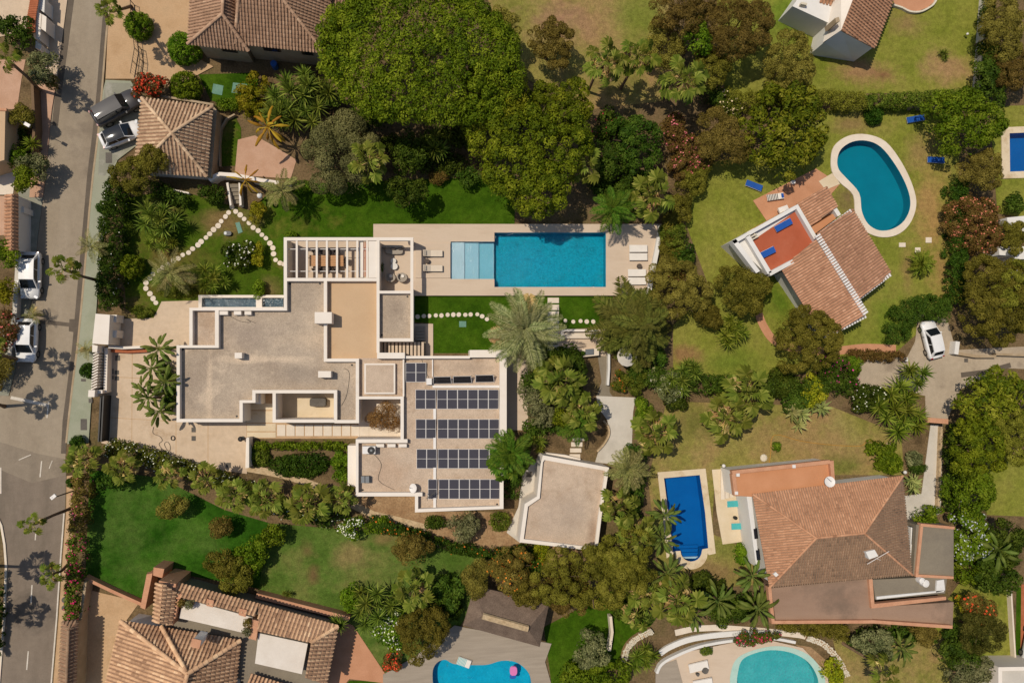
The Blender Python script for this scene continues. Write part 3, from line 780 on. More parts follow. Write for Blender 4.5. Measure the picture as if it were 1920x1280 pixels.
# ---- palms and other large-leaved plants: every frond a part, sharing a few meshes
def quadgrid(rows, closed=False):
    V = []; Q = []
    n = len(rows[0])
    for r in rows: V += [tuple(p) for p in r]
    for i in range(len(rows) - 1):
        for k in range(n - 1):
            Q.append((i * n + k, i * n + k + 1, (i + 1) * n + k + 1, (i + 1) * n + k))
    return V, Q
def tint_for(V, rg, lo=.2, hi=.9):
    return rg.uniform(lo, hi, len(V))
FROND = {}
def fan_frond(m, variant, dry=False):
    key = ('fan', m, variant, dry)
    if key in FROND: return FROND[key]
    rg = np.random.default_rng(100 + variant * 7 + (50 if dry else 0))
    V = []; Q = []; T = []
    pet = .64 if not dry else .5
    # petiole
    for (x, w, z) in ((0, .02, 0), (pet, .014, .10 if not dry else -.02)):
        V += [(x, -w, z), (x, w, z)]; T += [.6, .6]
    Q.append((0, 2, 3, 1))
    z0 = .10 if not dry else -.02
    nseg = 13; R = .37
    for i in range(nseg):
        a = -2.3 + 4.6 * i / (nseg - 1) + rg.normal(0, .04); da = .215
        r = R * (1 - .22 * abs(a) / 2.3) * rg.uniform(.85, 1.1)
        tip = -.16 * r / R * (1.6 if dry else 1.0) - rg.uniform(0, .12)
        o = len(V); t = rg.uniform(.2, .95)
        mid = r * .80
        V += [(pet, 0, z0), (pet + mid * math.cos(a - da), mid * math.sin(a - da), z0 - .01), (pet + r * math.cos(a), r * math.sin(a), z0 + tip), (pet + mid * math.cos(a + da), mid * math.sin(a + da), z0 + .035)]
        T += [t * .8, t, min(1, t + .1), t]
        Q.append((o, o + 1, o + 2, o + 3))
    FROND[key] = np_mesh('fan_frond', np.array(V), Q, m, T); return FROND[key]
def feather_frond(m, variant, pairs=22, leaflet=.30, arch=.55, width=.034, up=.30):
    key = ('feather', m, variant, pairs, leaflet, arch, width)
    if key in FROND: return FROND[key]
    rg = np.random.default_rng(200 + variant)
    f = lambda t: (t * (1 - .12 * arch * t), 0.0, up * t - arch * t * t * .9)
    V = []; Q = []; T = []
    N = 8
    for i in range(N + 1):
        t = i / N; x, y, z = f(t); w = .016 * (1 - t) + .003
        V += [(x, -w, z), (x, w, z)]; T += [.85, .85]
        if i: o = len(V) - 4; Q.append((o, o + 1, o + 3, o + 2))
    for i in range(pairs):
        t = .14 + .86 * (i + .5) / pairs; x, y, z = f(t)
        L = leaflet * (math.sin(math.pi * min(1, .18 + .82 * t)) ** .6) * rg.uniform(.85, 1.1) + .03
        for sgn in (-1, 1):
            fw = .55 + rg.normal(0, .06); o = len(V); tt = rg.uniform(.15, .95)
            ex, ey, ez = x + L * fw, sgn * L * .85, z + .05 - L * .35 + rg.normal(0, .02)
            V += [(x, sgn * .004, z), (x + L * fw * .45 - width * .6, sgn * L * .42, z + .03), (ex, ey, ez), (x + L * fw * .45 + width, sgn * L * .36, z + .02)]
            T += [tt] * 4; Q.append((o, o + 1, o + 2, o + 3))
    FROND[key] = np_mesh('feather_frond', np.array(V), Q, m, T); return FROND[key]
def paddle_leaf(m, variant, w=.11, torn=True):
    key = ('paddle', m, variant, w)
    if key in FROND: return FROND[key]
    rg = np.random.default_rng(300 + variant)
    V = []; Q = []; T = []
    pet = .35
    for (x, ww, z) in ((0, .022, 0), (pet, .016, .06)): V += [(x, -ww, z), (x, ww, z)]; T += [.7, .7]
    Q.append((0, 1, 3, 2))
    N = 6; rows = []
    for i in range(N + 1):
        t = i / N; hw = w * (math.sin(math.pi * (.06 + .90 * t)) ** .55) * (1 + rg.normal(0, .1)); x = pet + (1 - pet) * t; z = .06 + .10 * t - .34 * t * t
        rows.append([(x + rg.normal(0, .012), -hw, z - .05), (x, -hw * .5, z + .02), (x, 0, z), (x, hw * .5, z + .02), (x + rg.normal(0, .012), hw, z - .05)])
    v, q = quadgrid(rows); o = len(V); V += v; Q += [tuple(i + o for i in f) for f in q]
    base = rg.uniform(.3, .7, N + 1)
    for i in range(N + 1): T += [base[i] * .8, base[i], min(1, base[i] + .25), base[i], base[i] * .8]
    FROND[key] = np_mesh('paddle_leaf', np.array(V), Q, m, T); return FROND[key]
def rosette_mesh(m, variant, n=46, width=.045, stiff=.5):
    key = ('rosette', m, variant, n, width)
    if key in FROND: return FROND[key]
    rg = np.random.default_rng(400 + variant)
    V = []; Q = []; T = []
    for i in range(n):
        a = i * 2.39996 + rg.normal(0, .1); el = 1.35 - 1.75 * (i / n) + rg.normal(0, .1); L = rg.uniform(.8, 1.05)
        ca, sa = math.cos(a), math.sin(a); ce, se = math.cos(el), math.sin(el); t = rg.uniform(.1, .95); o = len(V)
        for (s, w, dz) in ((.05, width * .8, 0), (.5, width, 0), (1.0, .004, -.16 * stiff * ce)):
            x = L * s * ce; z = L * s * se + dz
            for sg in (-1, 1): V.append((x * ca - sg * w * sa, x * sa + sg * w * ca, z)); T.append(t)
        Q += [(o, o + 1, o + 3, o + 2), (o + 2, o + 3, o + 5, o + 4)]
    FROND[key] = np_mesh('rosette', np.array(V), Q, m, T); return FROND[key]
def palm(px, py, zc, rpx, label, style='fan', base=None, n=24, dry=6, m=None, name=None, group=None, trunk_r=.14, hi=1.25, lo=-.55, cat='palm', **kw):
    rg = RNG()
    top = P(px, py, zc)
    b = P(*base) if base else Vector((top.x + rg.normal(0, .15), top.y + rg.normal(0, .15), 0))
    r = rpx * MP(px, py, zc)
    t = thing(name or {'fan': 'fan_palm', 'feather': 'feather_palm', 'paddle': 'banana_plant'}[style], label, cat, b, 0, group)
    T = top - b
    mb = MB(); mid = T * .5 + Vector((rg.normal(0, .1), rg.normal(0, .1), 0))
    mb.tube([(0, 0, -.1), T * .08, mid, T * .93, T], [trunk_r * 1.6, trunk_r * 1.15, trunk_r * .95, trunk_r * 1.1, trunk_r * .5], 8)
    link_mesh('trunk', mb.mesh('trunk', 'palm_bark'), t)
    m = m or {'fan': 'frond_fan', 'feather': 'frond_date', 'paddle': 'paddle'}[style]
    ga = rg.uniform(0, 6.28)
    for i in range(n):
        f = i / max(1, n - 1)
        el = hi + (lo - hi) * f ** .8 + rg.normal(0, .08)
        az = ga + i * 2.39996 + rg.normal(0, .12)
        s = r * rg.uniform(.86, 1.08) * (1.0 if f > .25 else .82)
        v = int(rg.integers(0, 3))
        me = fan_frond(m, v) if style == 'fan' else feather_frond(m, v, **kw) if style == 'feather' else paddle_leaf(m, v, **kw)
        o = link_mesh('frond', me, t, T, (rg.normal(0, .25), -el, az), (s, s, s))
    for i in range(dry):
        az = rg.uniform(0, 6.28); el = -.15 - rg.uniform(0, .75); s = r * rg.uniform(.75, 1.02)
        me = fan_frond('frond_dry', int(rg.integers(0, 3)), True) if style == 'fan' else feather_frond('frond_dry', int(rg.integers(0, 3)))
        link_mesh('dry_frond', me, t, T - Vector((0, 0, .15)), (rg.normal(0, .3), -el, az), (s, s, s))
    return t
def yucca(px, py, z, rpx, heads, label, name='yucca', m='sword', spread=None, head_r=22, cat='yucca', group=None, n=46, width=.045, stiff=.5):
    """several sword-leaf heads on stems leaning out from one foot"""
    rg = RNG(); c = P(px, py, z); s = MP(px, py, z)
    t = thing(name, label, cat, (c.x, c.y, 0), 0, group)
    sp = (rpx - head_r * .6) * s if heads > 1 else 0
    tm = MB()
    for i in range(heads):
        a = i * 2.39996 + rg.uniform(0, .6); d = sp * math.sqrt((i + .3) / heads) if heads > 1 else 0
        h = z * rg.uniform(.75, 1.08) * (1 - .25 * (d / (sp + 1e-6) if sp else 0))
        e = Vector((math.cos(a) * d, math.sin(a) * d, h))
        tm.tube([(rg.normal(0, .08), rg.normal(0, .08), -.05), e * .5 + Vector((0, 0, .1)), e], [.11, .08, .06], 6)
        r = head_r * s * rg.uniform(.85, 1.15)
        link_mesh('rosette', rosette_mesh(m, int(rg.integers(0, 3)), n, width, stiff), t, e, (rg.normal(0, .18), rg.normal(0, .18), rg.uniform(0, 6.28)), (r, r, r))
    link_mesh('stem', tm.mesh('stem', 'bark'), t)
    return t

def conifer(px, py, rpx, ztop, label):
    """open conifer: tiers of feathery branches radiating from one trunk"""
    rg = RNG(); c = P(px, py, ztop * .55); s = MP(px, py, ztop * .55); R = rpx * s
    t = thing('conifer_tree', label, 'tree', (c.x, c.y, 0))
    link_mesh('trunk', MB().tube([(0, 0, -.1), (.05, 0, ztop * .5), (0, .04, ztop)], [.22, .14, .02], 8).mesh('trunk', 'bark'), t)
    n = 0
    for tier in range(9):
        f = tier / 8; z = ztop * (.22 + .76 * f); L = R * (1.05 - .85 * f ** 1.3); k = int(18 - 9 * f)
        for i in range(k):
            me = feather_frond('leaf_conifer', int(rg.integers(0, 3)), pairs=26, leaflet=.24, arch=.30, width=.022, up=.10)
            sc = L * rg.uniform(.6, 1.18)
            link_mesh('branch', me, t, (0, 0, z), (rg.normal(0, .3), -(.05 + .25 * f) + rg.normal(0, .08), 6.2832 * (i + rg.uniform(0, .7)) / k), (sc, sc, sc))
    return t

def railing(pts_px, h, label):
    """thin metal railing: posts, two rails and bars"""
    pts = PL(pts_px, h); t = thing('railing', label, 'railing', (pts[0].x, pts[0].y, 0))
    for z in (h, .15): MB().tube([(p.x, p.y, z) for p in pts], .03, 5).build('rail', 'dark_metal', t)
    for a, b in zip(pts, pts[1:]):
        n = max(1, int((b - a).length / 1.2))
        for i in range(n):
            q = a.lerp(b, i / n); MB().tube([(q.x, q.y, 0), (q.x, q.y, h + .03)], .035, 5).build('post', 'dark_metal', t)
        k = max(2, int((b - a).length / .25)); mb = MB()
        for i in range(k): q = a.lerp(b, (i + .5) / k); mb.tube([(q.x, q.y, .15), (q.x, q.y, h)], .012, 4)
        mb.build('bars', 'dark_metal', t)['kind'] = 'stuff'
    return t

# ------------------------------------------------------------------ pools (their outlines cut the ground)
MAIN_POOL = [(845, 453), (927, 453), (927, 436), (1136, 436), (1136, 538), (927, 538), (927, 523), (845, 523)]
KIDNEY = smooth_px([(1570, 300), (1577, 280), (1598, 266), (1625, 264), (1652, 276), (1680, 311), (1701, 352), (1707, 385), (1696, 413), (1674, 429), (1649, 432), (1628, 420), (1616, 396), (1611, 362), (1587, 334), (1573, 318)], 4)
KIDNEY_OUT = smooth_px([(1558, 302), (1564, 274), (1590, 255), (1625, 252), (1661, 266), (1691, 305), (1712, 350), (1718, 386), (1705, 421), (1680, 441), (1648, 444), (1619, 430), (1604, 401), (1600, 366), (1577, 344), (1562, 326)], 4)
SE_POOL = [(1245, 896), (1312, 890), (1322, 960), (1328, 1027)] + [(1317 - 0, 1029)] + [(1296 + 20 * math.cos(t), 1032 + 20 * math.sin(t)) for t in [i * math.pi / 10 for i in range(0, 11)]] + [(1262, 1033), (1258, 1000)]
SE_POOL_OUT = [(1233, 885), (1323, 878), (1333, 960), (1342, 1037), (1329, 1040)] + [(1296 + 31 * math.cos(t), 1036 + 31 * math.sin(t)) for t in [i * math.pi / 10 for i in range(0, 11)]] + [(1250, 1046), (1246, 1000)]
EAST_POOL = [(1893, 250), (1990, 246), (1992, 318), (1894, 322)]
EAST_POOL_OUT = [(1878, 239), (1995, 234), (1998, 331), (1879, 335)]
SOUTH_POOL = smooth_px([(811, 1262), (818, 1243), (834, 1236), (848, 1243), (862, 1245), (890, 1246), (915, 1245), (940, 1238), (966, 1240), (986, 1254), (995, 1272), (992, 1300), (960, 1330), (860, 1330), (818, 1295)], 4)
OVAL_POOL = smooth_px([(1384, 1258), (1392, 1236), (1415, 1224), (1445, 1218), (1480, 1222), (1510, 1236), (1528, 1258), (1534, 1285), (1515, 1320), (1450, 1335), (1400, 1318), (1383, 1285)], 4)
OVAL_OUT = smooth_px([(1371, 1258), (1380, 1236), (1402, 1222), (1445, 1211), (1486, 1214), (1520, 1230), (1540, 1256), (1547, 1285), (1525, 1330), (1450, 1348), (1388, 1325), (1370, 1285)], 4)
DECK_Z = 0.45
def loop(pts, z): return PL(pts, z)
POOL_HOLES = {'main': loop(MAIN_POOL, DECK_Z), 'kidney': loop(KIDNEY, .14), 'se': loop(SE_POOL, .12), 'east': loop(EAST_POOL, .12), 'south': loop(SOUTH_POOL, .14), 'oval': loop(OVAL_POOL, .12)}
def ring_slab(outer, hole, z0, z1):
    """flat slab with a hole: top face, outer sides"""
    mb = MB(); loops = [outer, hole]
    tris = tessellate_polygon([[Vector((p.x, p.y, 0)) for p in l] for l in loops])
    vs = [Vector((p.x, p.y, z1)) for l in loops for p in l]
    fs = []
    for a, b, c in tris:
        ar = (vs[b].x - vs[a].x) * (vs[c].y - vs[a].y) - (vs[c].x - vs[a].x) * (vs[b].y - vs[a].y)
        fs.append((a, b, c) if ar > 0 else (a, c, b))
    mb.add(vs, fs)
    n = len(outer)
    mb.add([Vector((p.x, p.y, z1)) for p in outer] + [Vector((p.x, p.y, z0)) for p in outer], [(i, (i + 1) % n, n + (i + 1) % n, n + i) for i in range(n)])
    return mb
def pool(name, key, outer_px, rim, depth, tile, water, label, coping='cream_paving', coping_z0=0.0, water_drop=.09):
    h = POOL_HOLES[key]; cx = sum(p.x for p in h) / len(h); cy = sum(p.y for p in h) / len(h)
    t = thing(name, label, 'swimming pool', (cx, cy, 0))
    n = len(h); zf = rim - water_drop - depth
    mb = MB(); mb.add([Vector((p.x, p.y, rim - .002)) for p in h] + [Vector((p.x, p.y, zf)) for p in h], [(i, (i + 1) % n, n + (i + 1) % n, n + i) for i in range(n)] + [tuple(range(n, 2 * n))])
    mb.build('basin', tile, t)
    MB().add([Vector((p.x, p.y, rim - water_drop)) for p in h], [tuple(range(n))]).build('water', water, t)
    if outer_px:
        ring_slab(PL(outer_px, rim), h, coping_z0, rim).build('coping', coping, t)
    return t

# ------------------------------------------------------------------ the ground and everything flat
big = [Vector((-260, -260, 0)), Vector((260, -260, 0)), Vector((260, 260, 0)), Vector((-260, 260, 0))]
def ground_sheet():
    loops = [big] + list(POOL_HOLES.values())
    tris = tessellate_polygon([[Vector((p.x, p.y, 0)) for p in l] for l in loops])
    vs = [Vector((p.x, p.y, 0)) for l in loops for p in l]
    fs = []
    for a, b, c in tris:
        ar = (vs[b].x - vs[a].x) * (vs[c].y - vs[a].y) - (vs[c].x - vs[a].x) * (vs[b].y - vs[a].y)
        fs.append((a, b, c) if ar > 0 else (a, c, b))
    me = bpy.data.meshes.new('ground'); me.from_pydata([tuple(v) for v in vs], [], fs); me.materials.append(MATS['soil'])
    o = link_mesh('ground', me); o['kind'] = 'structure'
ground_sheet()
H = POOL_HOLES
R_EDGE = [(214, -60), (205, 0), (197, 80), (190, 170), (182, 250), (172, 330), (166, 400), (158, 490), (150, 580), (143, 650), (134, 720), (126, 790), (122, 870), (123, 900), (122, 960), (116, 1040), (108, 1160), (98, 1280), (92, 1350)]
sheet('road', R_EDGE + [(-20, 1350), (-3, 1270), (6, 1150), (10, 1060), (5, 1000), (-5, 965), (-90, 930), (-90, 735), (18, 742), (30, 690), (50, 600), (60, 560), (72, 440), (86, 330), (94, 240), (98, 205), (107, 152), (128, 0), (134, -60)], .010, 'asphalt')
sheet('road_surface', [(124, 890), (122, 960), (116, 1040), (108, 1160), (98, 1280), (92, 1350), (-20, 1350), (-3, 1270), (6, 1150), (10, 1060), (5, 1000), (-5, 965), (-90, 930), (-90, 860), (0, 880), (60, 905)], .014, 'lower_asphalt')
sheet('road_surface', [(122, 860), (124, 890), (60, 912), (0, 886), (-90, 866), (-90, 800), (0, 828), (70, 850)], .012, 'middle_asphalt')
strip('gutter', [(206, -40), (200, 0), (193, 80), (186, 170), (178, 250), (168, 330), (162, 400), (154, 490), (147, 570), (140, 650), (131, 720), (122, 790), (119, 850)], 9, .0, .018, 'patched_asphalt')
strip('gutter', [(136, -40), (133, 0), (120, 100), (110, 170), (103, 236)], 11, .0, .018, 'patched_asphalt')
sheet('road_patch', [(66, 597), (130, 605), (130, 598), (150, 598), (148, 624), (129, 621), (129, 612), (66, 606)], .022, 'patched_asphalt')
for pts, w in (([(20, 745), (88, 759)], 6), ([(91, 753), (88, 783)], 2.4), ([(78, 864), (75, 894)], 2.2), ([(67, 1000), (66, 1012)], 2.2), ([(60, 1096), (58, 1130)], 2.2), ([(53, 1220), (50, 1255)], 2.2), ([(1, 876), (1, 925)], 3), ([(120, 962), (114, 1040), (106, 1160), (96, 1280), (90, 1350)], 2.6), ([(35, 862), (58, 852)], 1.6), ([(98, 863), (92, 878)], 1.4)):
    strip('road_marking', pts, w, .0, .026, 'road_paint')
strip('kerb', [(-6, 968), (2, 985), (8, 1020), (11, 1060), (8, 1150), (-2, 1275), (-8, 1340)], 4, 0, .12, 'pale_stone')
# pavements with kerbs
strip('kerb', [(211, -40), (205, 0), (198, 80), (191, 170), (184, 250), (174, 330), (172, 350), (167, 400), (160, 490), (152, 580), (145, 650), (136, 720), (128, 790), (124, 830)], 3.4, 0, .13, 'kerb_stone')
def slab(name, pts, z, m, holes=(), parent=None):
    """raised paving: top sheet and its sides as one solid"""
    t = PL(pts, z)
    mb = MB()
    if holes:
        mb = ring_slab(t, holes[0], 0, z)
    else: mb.prism([(p.x, p.y, 0) for p in t], t)
    o = mb.build(name, m, parent)
    if not parent: o['kind'] = 'structure'
    return o
slab('pavement', [(198, 150), (245, 152), (262, 180), (262, 268), (220, 300), (207, 340), (197, 400), (192, 450), (182, 560), (176, 640), (173, 720), (166, 830), (126, 832), (130, 790), (138, 720), (147, 650), (154, 580), (162, 490), (169, 400), (176, 330), (186, 250), (193, 170)], .12, 'green_pavement')
sheet('parking_bay', [(200, 155), (243, 156), (259, 182), (259, 266), (222, 296), (196, 330), (184, 328), (188, 250), (196, 165)], .126, 'grey_green_bay')
slab('driveway', [(207, -40), (380, -40), (372, 110), (400, 125), (372, 140), (330, 165), (246, 148), (198, 148), (201, 80)], .10, 'sandy_gravel')
slab('pavement', [(133, 1340), (95, 1340), (100, 1280), (110, 1160), (118, 1040), (124, 960), (125, 892), (142, 890), (138, 960), (134, 1040), (130, 1120), (124, 1200), (116, 1280)], .11, 'sandy_gravel')
slab('pavement', [(60, 160), (106, 150), (97, 205), (93, 240), (85, 330), (80, 370), (55, 370), (62, 250)], .10, 'pink_paving')
slab('pavement', [(56, 350), (83, 350), (71, 440), (59, 560), (49, 600), (29, 690), (16, 742), (-90, 735), (-90, 600), (20, 610), (33, 450), (34, 360)], .05, 'grey_green_bay')
slab('pavement', [(72, -40), (132, -40), (126, 0), (106, 150), (84, 155), (66, 60)], .09, 'beige_concrete')
sheet('courtyard', [(-90, -40), (62, -40), (56, 60), (40, 60), (-90, 90)], .03, 'beige_concrete')
sheet('courtyard', [(-90, 112), (48, 112), (40, 150), (32, 205), (-90, 205)], .03, 'pink_paving')
sheet('courtyard', [(-90, 300), (34, 300), (24, 365), (-90, 365)], .03, 'pale_stone')
sheet('courtyard', [(-90, 365), (20, 368), (14, 440), (-90, 450)], .034, 'pink_paving')
# lawns
sheet('lawn', [(230, 372), (330, 355), (430, 385), (470, 395), (500, 365), (560, 345), (965, 330), (965, 425), (700, 425), (700, 448), (533, 448), (533, 560), (380, 560), (375, 590), (292, 604), (236, 580), (232, 480)], 0.0076, 'garden_grass')
sheet('lawn', [(495, 372), (560, 345), (965, 330), (965, 425), (700, 425), (700, 448), (533, 448), (533, 500), (505, 440), (495, 410)], 0.0092, 'lush_grass')
sheet('lawn', [(776, 553), (1150, 553), (1140, 612), (1046, 618), (1046, 655), (905, 662), (810, 662), (810, 606), (776, 604)], 0.0108, 'lush_grass')
sheet('lawn', [(168, 880), (300, 895), (420, 955), (522, 985), (492, 1104), (300, 1068), (276, 1072), (264, 1128), (160, 1085)], 0.0124, 'deep_grass')
sheet('lawn', [(502, 980), (740, 1000), (830, 1030), (905, 1045), (915, 1092), (862, 1174), (782, 1236), (722, 1262), (640, 1172), (485, 1108)], 0.0140, 'worn_grass')
sheet('lawn', [(890, -60), (1260, -60), (1250, 60), (1240, 190), (1110, 205), (990, 150), (940, 60)], 0.0156, 'dry_grass')
sheet('lawn', [(1340, -60), (1860, -60), (1846, 0), (1838, 172), (1360, 180), (1350, 100)], 0.0172, 'villa_grass')
sheet('lawn', [(1300, 310), (1420, 290), (1560, 205), (1800, 195), (1795, 560), (1680, 660), (1450, 712), (1262, 700), (1262, 610), (1330, 540), (1286, 420)], 0.0188, 'villa_grass', [H['kidney']])
sheet('lawn', [(1250, 752), (1560, 762), (1690, 815), (1695, 890), (1560, 890), (1340, 890), (1335, 1000), (1425, 1040), (1425, 1095), (1240, 1110), (1215, 900)], 0.0204, 'dry_grass', [H['se']])
sheet('lawn', [(1855, 200), (1990, 195), (1990, 420), (1870, 400)], 0.0220, 'villa_grass', [H['east']])
sheet('lawn', [(1855, 870), (1990, 850), (1990, 970), (1850, 965)], 0.0236, 'villa_grass')
sheet('lawn', [(1800, 1090), (1893, 1090), (1902, 1232), (1700, 1232)], 0.0252, 'villa_grass')
sheet('lawn', [(1906, 1100), (1916, 1100), (1914, 1232), (1904, 1232)], 0.0268, 'lush_grass')
sheet('lawn', [(1020, 1175), (1150, 1105), (1230, 1160), (1165, 1240), (1090, 1290), (1035, 1290)], 0.0284, 'lush_grass')
sheet('lawn', [(1560, 1195), (1780, 1195), (1780, 1340), (1600, 1340)], 0.0300, 'dry_grass')
sheet('lawn', [(372, 140), (485, 136), (480, 195), (440, 204), (395, 188)], 0.0316, 'lush_grass')
sheet('lawn', [(414, 232), (440, 216), (452, 240), (452, 310), (414, 312)], 0.0332, 'garden_grass')
sheet('lawn', [(655, 1275), (800, 1278), (800, 1340), (600, 1340)], 0.0348, 'lush_grass')
# paving
slab('driveway', [(203, 655), (345, 655), (345, 782), (462, 790), (463, 888), (330, 868), (190, 830), (196, 740)], .06, 'beige_concrete')
for a, b in (((203, 706), (330, 712)), ((197, 782), (330, 790)), ((248, 655), (247, 840)), ((390, 792), (390, 875)), ((330, 792), (330, 866))):
    strip('paving_joint', [a, b], 1.1, 0, .064, 'sandy_gravel')
slab('entrance_paving', [(213, 598), (288, 596), (303, 565), (380, 563), (380, 580), (360, 580), (358, 650), (213, 650)], .06, 'beige_concrete')
slab('walkway', [(462, 736), (515, 736), (515, 792), (692, 794), (692, 822), (462, 822)], .05, 'sandy_gravel')
slab('courtyard', [(672, 748), (756, 748), (756, 828), (672, 828)], .06, 'pale_stone')
slab('courtyard', [(516, 736), (632, 736), (632, 790), (516, 790)], .06, 'cream_paving')
mb = ring_slab(PL([(700, 420), (1242, 420), (1220, 554), (776, 554), (776, 447), (700, 447)], DECK_Z), H['main'], 0, DECK_Z)
mb.build('pool_deck', 'deck_stone')['kind'] = 'structure'
sheet('terrace', [(533, 445), (776, 445), (776, 560), (533, 560)], .30, 'deck_stone')
slab('walkway', [(948, 668), (990, 676), (990, 806), (948, 806)], .06, 'deck_stone')
slab('walkway', [(776, 607), (812, 607), (812, 672), (776, 672)], .08, 'deck_stone')
slab('walkway', [(1046, 618), (1135, 616), (1135, 668), (1046, 650)], .06, 'deck_stone')
slab('walkway', [(1118, 742), (1192, 745), (1187, 772), (1184, 855), (1165, 872), (1116, 866), (1122, 846), (1138, 826), (1143, 806), (1138, 786), (1122, 764)], .05, 'pale_concrete')
slab('walkway', [(1120, 662), (1144, 660), (1143, 735), (1150, 745), (1118, 745), (1128, 715)], .04, 'grey_felt_roof')
slab('walkway', [(1000, 866), (1015, 870), (1008, 932), (986, 946), (976, 1018), (950, 998), (972, 950), (980, 890)], .04, 'pale_concrete')
sheet('planting_bed', [(655, 925), (792, 925), (792, 958), (962, 960), (975, 1020), (905, 1030), (830, 1008), (690, 975)], .018, 'mulch')
strip('rubble_path', [(455, 876), (490, 882), (530, 890), (570, 902), (612, 918)], 13, 0, .05, 'rubble')
strip('rubble_path', [(660, 945), (700, 965), (745, 975), (800, 990)], 14, 0, .05, 'rubble')
sheet('planting_bed', [(1010, 1020), (1125, 1030), (1120, 1070), (1010, 1080)], .018, 'mulch')
slab('driveway', [(1600, 676), (1702, 668), (1716, 640), (1722, 588), (1776, 598), (1792, 656), (1990, 646), (1990, 694), (1880, 690), (1800, 730), (1774, 792), (1736, 792), (1735, 742), (1680, 728), (1600, 722)], .05, 'grey_drive')
strip('driveway_patch', [(1802, 703), (1850, 697), (1895, 684)], 9, 0, .056, 'patched_asphalt')
slab('walkway', [(1745, 796), (1768, 796), (1764, 962), (1700, 990), (1692, 930), (1728, 925)], .05, 'pale_concrete')
strip('walkway', [(1764, 796), (1757, 950)], 9, 0, .058, 'patched_asphalt')
strip('garden_path', smooth_px([(1420, 560), (1422, 585), (1434, 615), (1455, 640), (1500, 655), (1560, 658), (1620, 652), (1680, 654)], 5, False), 15, 0, .05, 'brick_paving')
slab('patio', [(1412, 376), (1530, 316), (1575, 345), (1560, 362), (1500, 395), (1445, 425)], .08, 'brick_paving')
sheet('patio', [(1548, 356), (1575, 345), (1566, 330), (1560, 325), (1535, 340)], .10, 'cream_paving')
slab('patio', [(1676, -40), (1760, -40), (1753, 2), (1740, 14), (1722, 21), (1706, 20), (1690, 12), (1676, 8)], .08, 'brick_paving')
slab('patio', [(1335, 880), (1400, 876), (1416, 1012), (1355, 1020), (1344, 960)], .08, 'cream_paving')
slab('courtyard', [(152, 1102), (262, 1128), (235, 1165), (200, 1300), (140, 1300)], .06, 'sandy_gravel')
slab('patio', [(632, 1160), (662, 1172), (722, 1262), (722, 1280), (655, 1272), (600, 1340), (560, 1340)], .06, 'brick_paving')
o = ring_slab(PL([(718, 1264), (776, 1232), (852, 1172), (1034, 1206), (1022, 1240), (1036, 1290), (1036, 1345), (718, 1345)], .14), H['south'], 0, .14)
o.build('wooden_deck', 'deck_wood')['kind'] = 'structure'
slab('courtyard', [(446, 262), (478, 254), (520, 278), (556, 300), (545, 335), (440, 328)], .05, 'pink_paving')
mb = ring_slab(PL([(1225, 1340), (1235, 1250), (1285, 1222), (1380, 1203), (1440, 1199), (1505, 1214), (1552, 1262), (1560, 1345)], .10), PL(OVAL_OUT, .10), 0, .10)
mb.build('pool_terrace', 'deck_stone')['kind'] = 'structure'
slab('wooden_deck', [(1230, 1250), (1268, 1236), (1280, 1280), (1282, 1345), (1228, 1345)], .16, 'deck_wood')
strip('garden_path', [(1266, 1186), (1300, 1178), (1345, 1176), (1430, 1182), (1500, 1190), (1525, 1196)], 11, 0, .06, 'pale_stone')
sheet('planting_bed', [(1492, 1208), (1520, 1212), (1552, 1240), (1572, 1280), (1560, 1280), (1545, 1252)], .03, 'mulch')
slab('walkway', [(1848, 1232), (1912, 1236), (1912, 1242), (1848, 1240)], .06, 'pale_stone')
sheet('courtyard', [(1915, 1095), (1990, 1095), (1990, 1240), (1913, 1240)], .03, 'brick_red')
sheet('planting_bed', [(630, 130), (870, 200), (870, 330), (560, 345), (460, 330), (560, 200)], .014, 'soil')

# stepping stones and single pavers (pieces of the garden paths)
def stones(name, parent_label, pts, r, z):
    p0 = P(*pts[0]); o = bpy.data.objects.new(name, None); COL.objects.link(o); o.location = p0; o['kind'] = 'structure'
    rg = RNG(); me = None
    for x, y in pts:
        c = P(x, y, z)
        if me is None:
            me = MB().cyl((0, 0), r, -z, .0, 14, r * .96).mesh('stepping_stone', 'pale_stone')
        s = rg.uniform(.88, 1.1)
        link_mesh('stepping_stone', me, o, c - p0 + Vector((rg.normal(0, .03), rg.normal(0, .03), 0)), (0, 0, rg.uniform(0, 6)), (s, s * rg.uniform(.92, 1.0), 1))
LOOP = [(435, 388), (429, 397.5), (422, 406), (415, 414.5), (408, 422.5), (400.5, 430.5), (393, 438), (385, 446), (377.5, 453), (370, 459), (361.5, 466), (353, 473), (343, 478), (334, 484), (324, 489), (315, 496), (306.5, 500.5), (297, 507), (288, 514), (280, 522), (274, 531), (273.5, 541.5), (280, 550.5), (286.5, 559), (292, 568)]
BRANCH = [(443, 396), (450, 403.5), (458, 411), (466, 418.5), (474.5, 426), (483, 432.5), (491, 440), (499, 447), (506, 455.5), (511, 465), (513, 476.5), (517, 486.5), (524, 493), (531, 495)]
stones('stepping_stone_path', '', LOOP + BRANCH, .26, .06)
stones('stepping_stone_path', '', [(783, 594), (794, 593), (805, 592), (817, 591), (828, 591), (839, 590), (850, 590), (861, 590), (872, 589.5), (884, 589), (895, 589), (905, 592), (913, 599)], .24, .06)
stones('stepping_stone_path', '', [(1060, 601), (1074.5, 602), (1088, 602), (1100, 602.5), (1113, 603)], .24, .06)
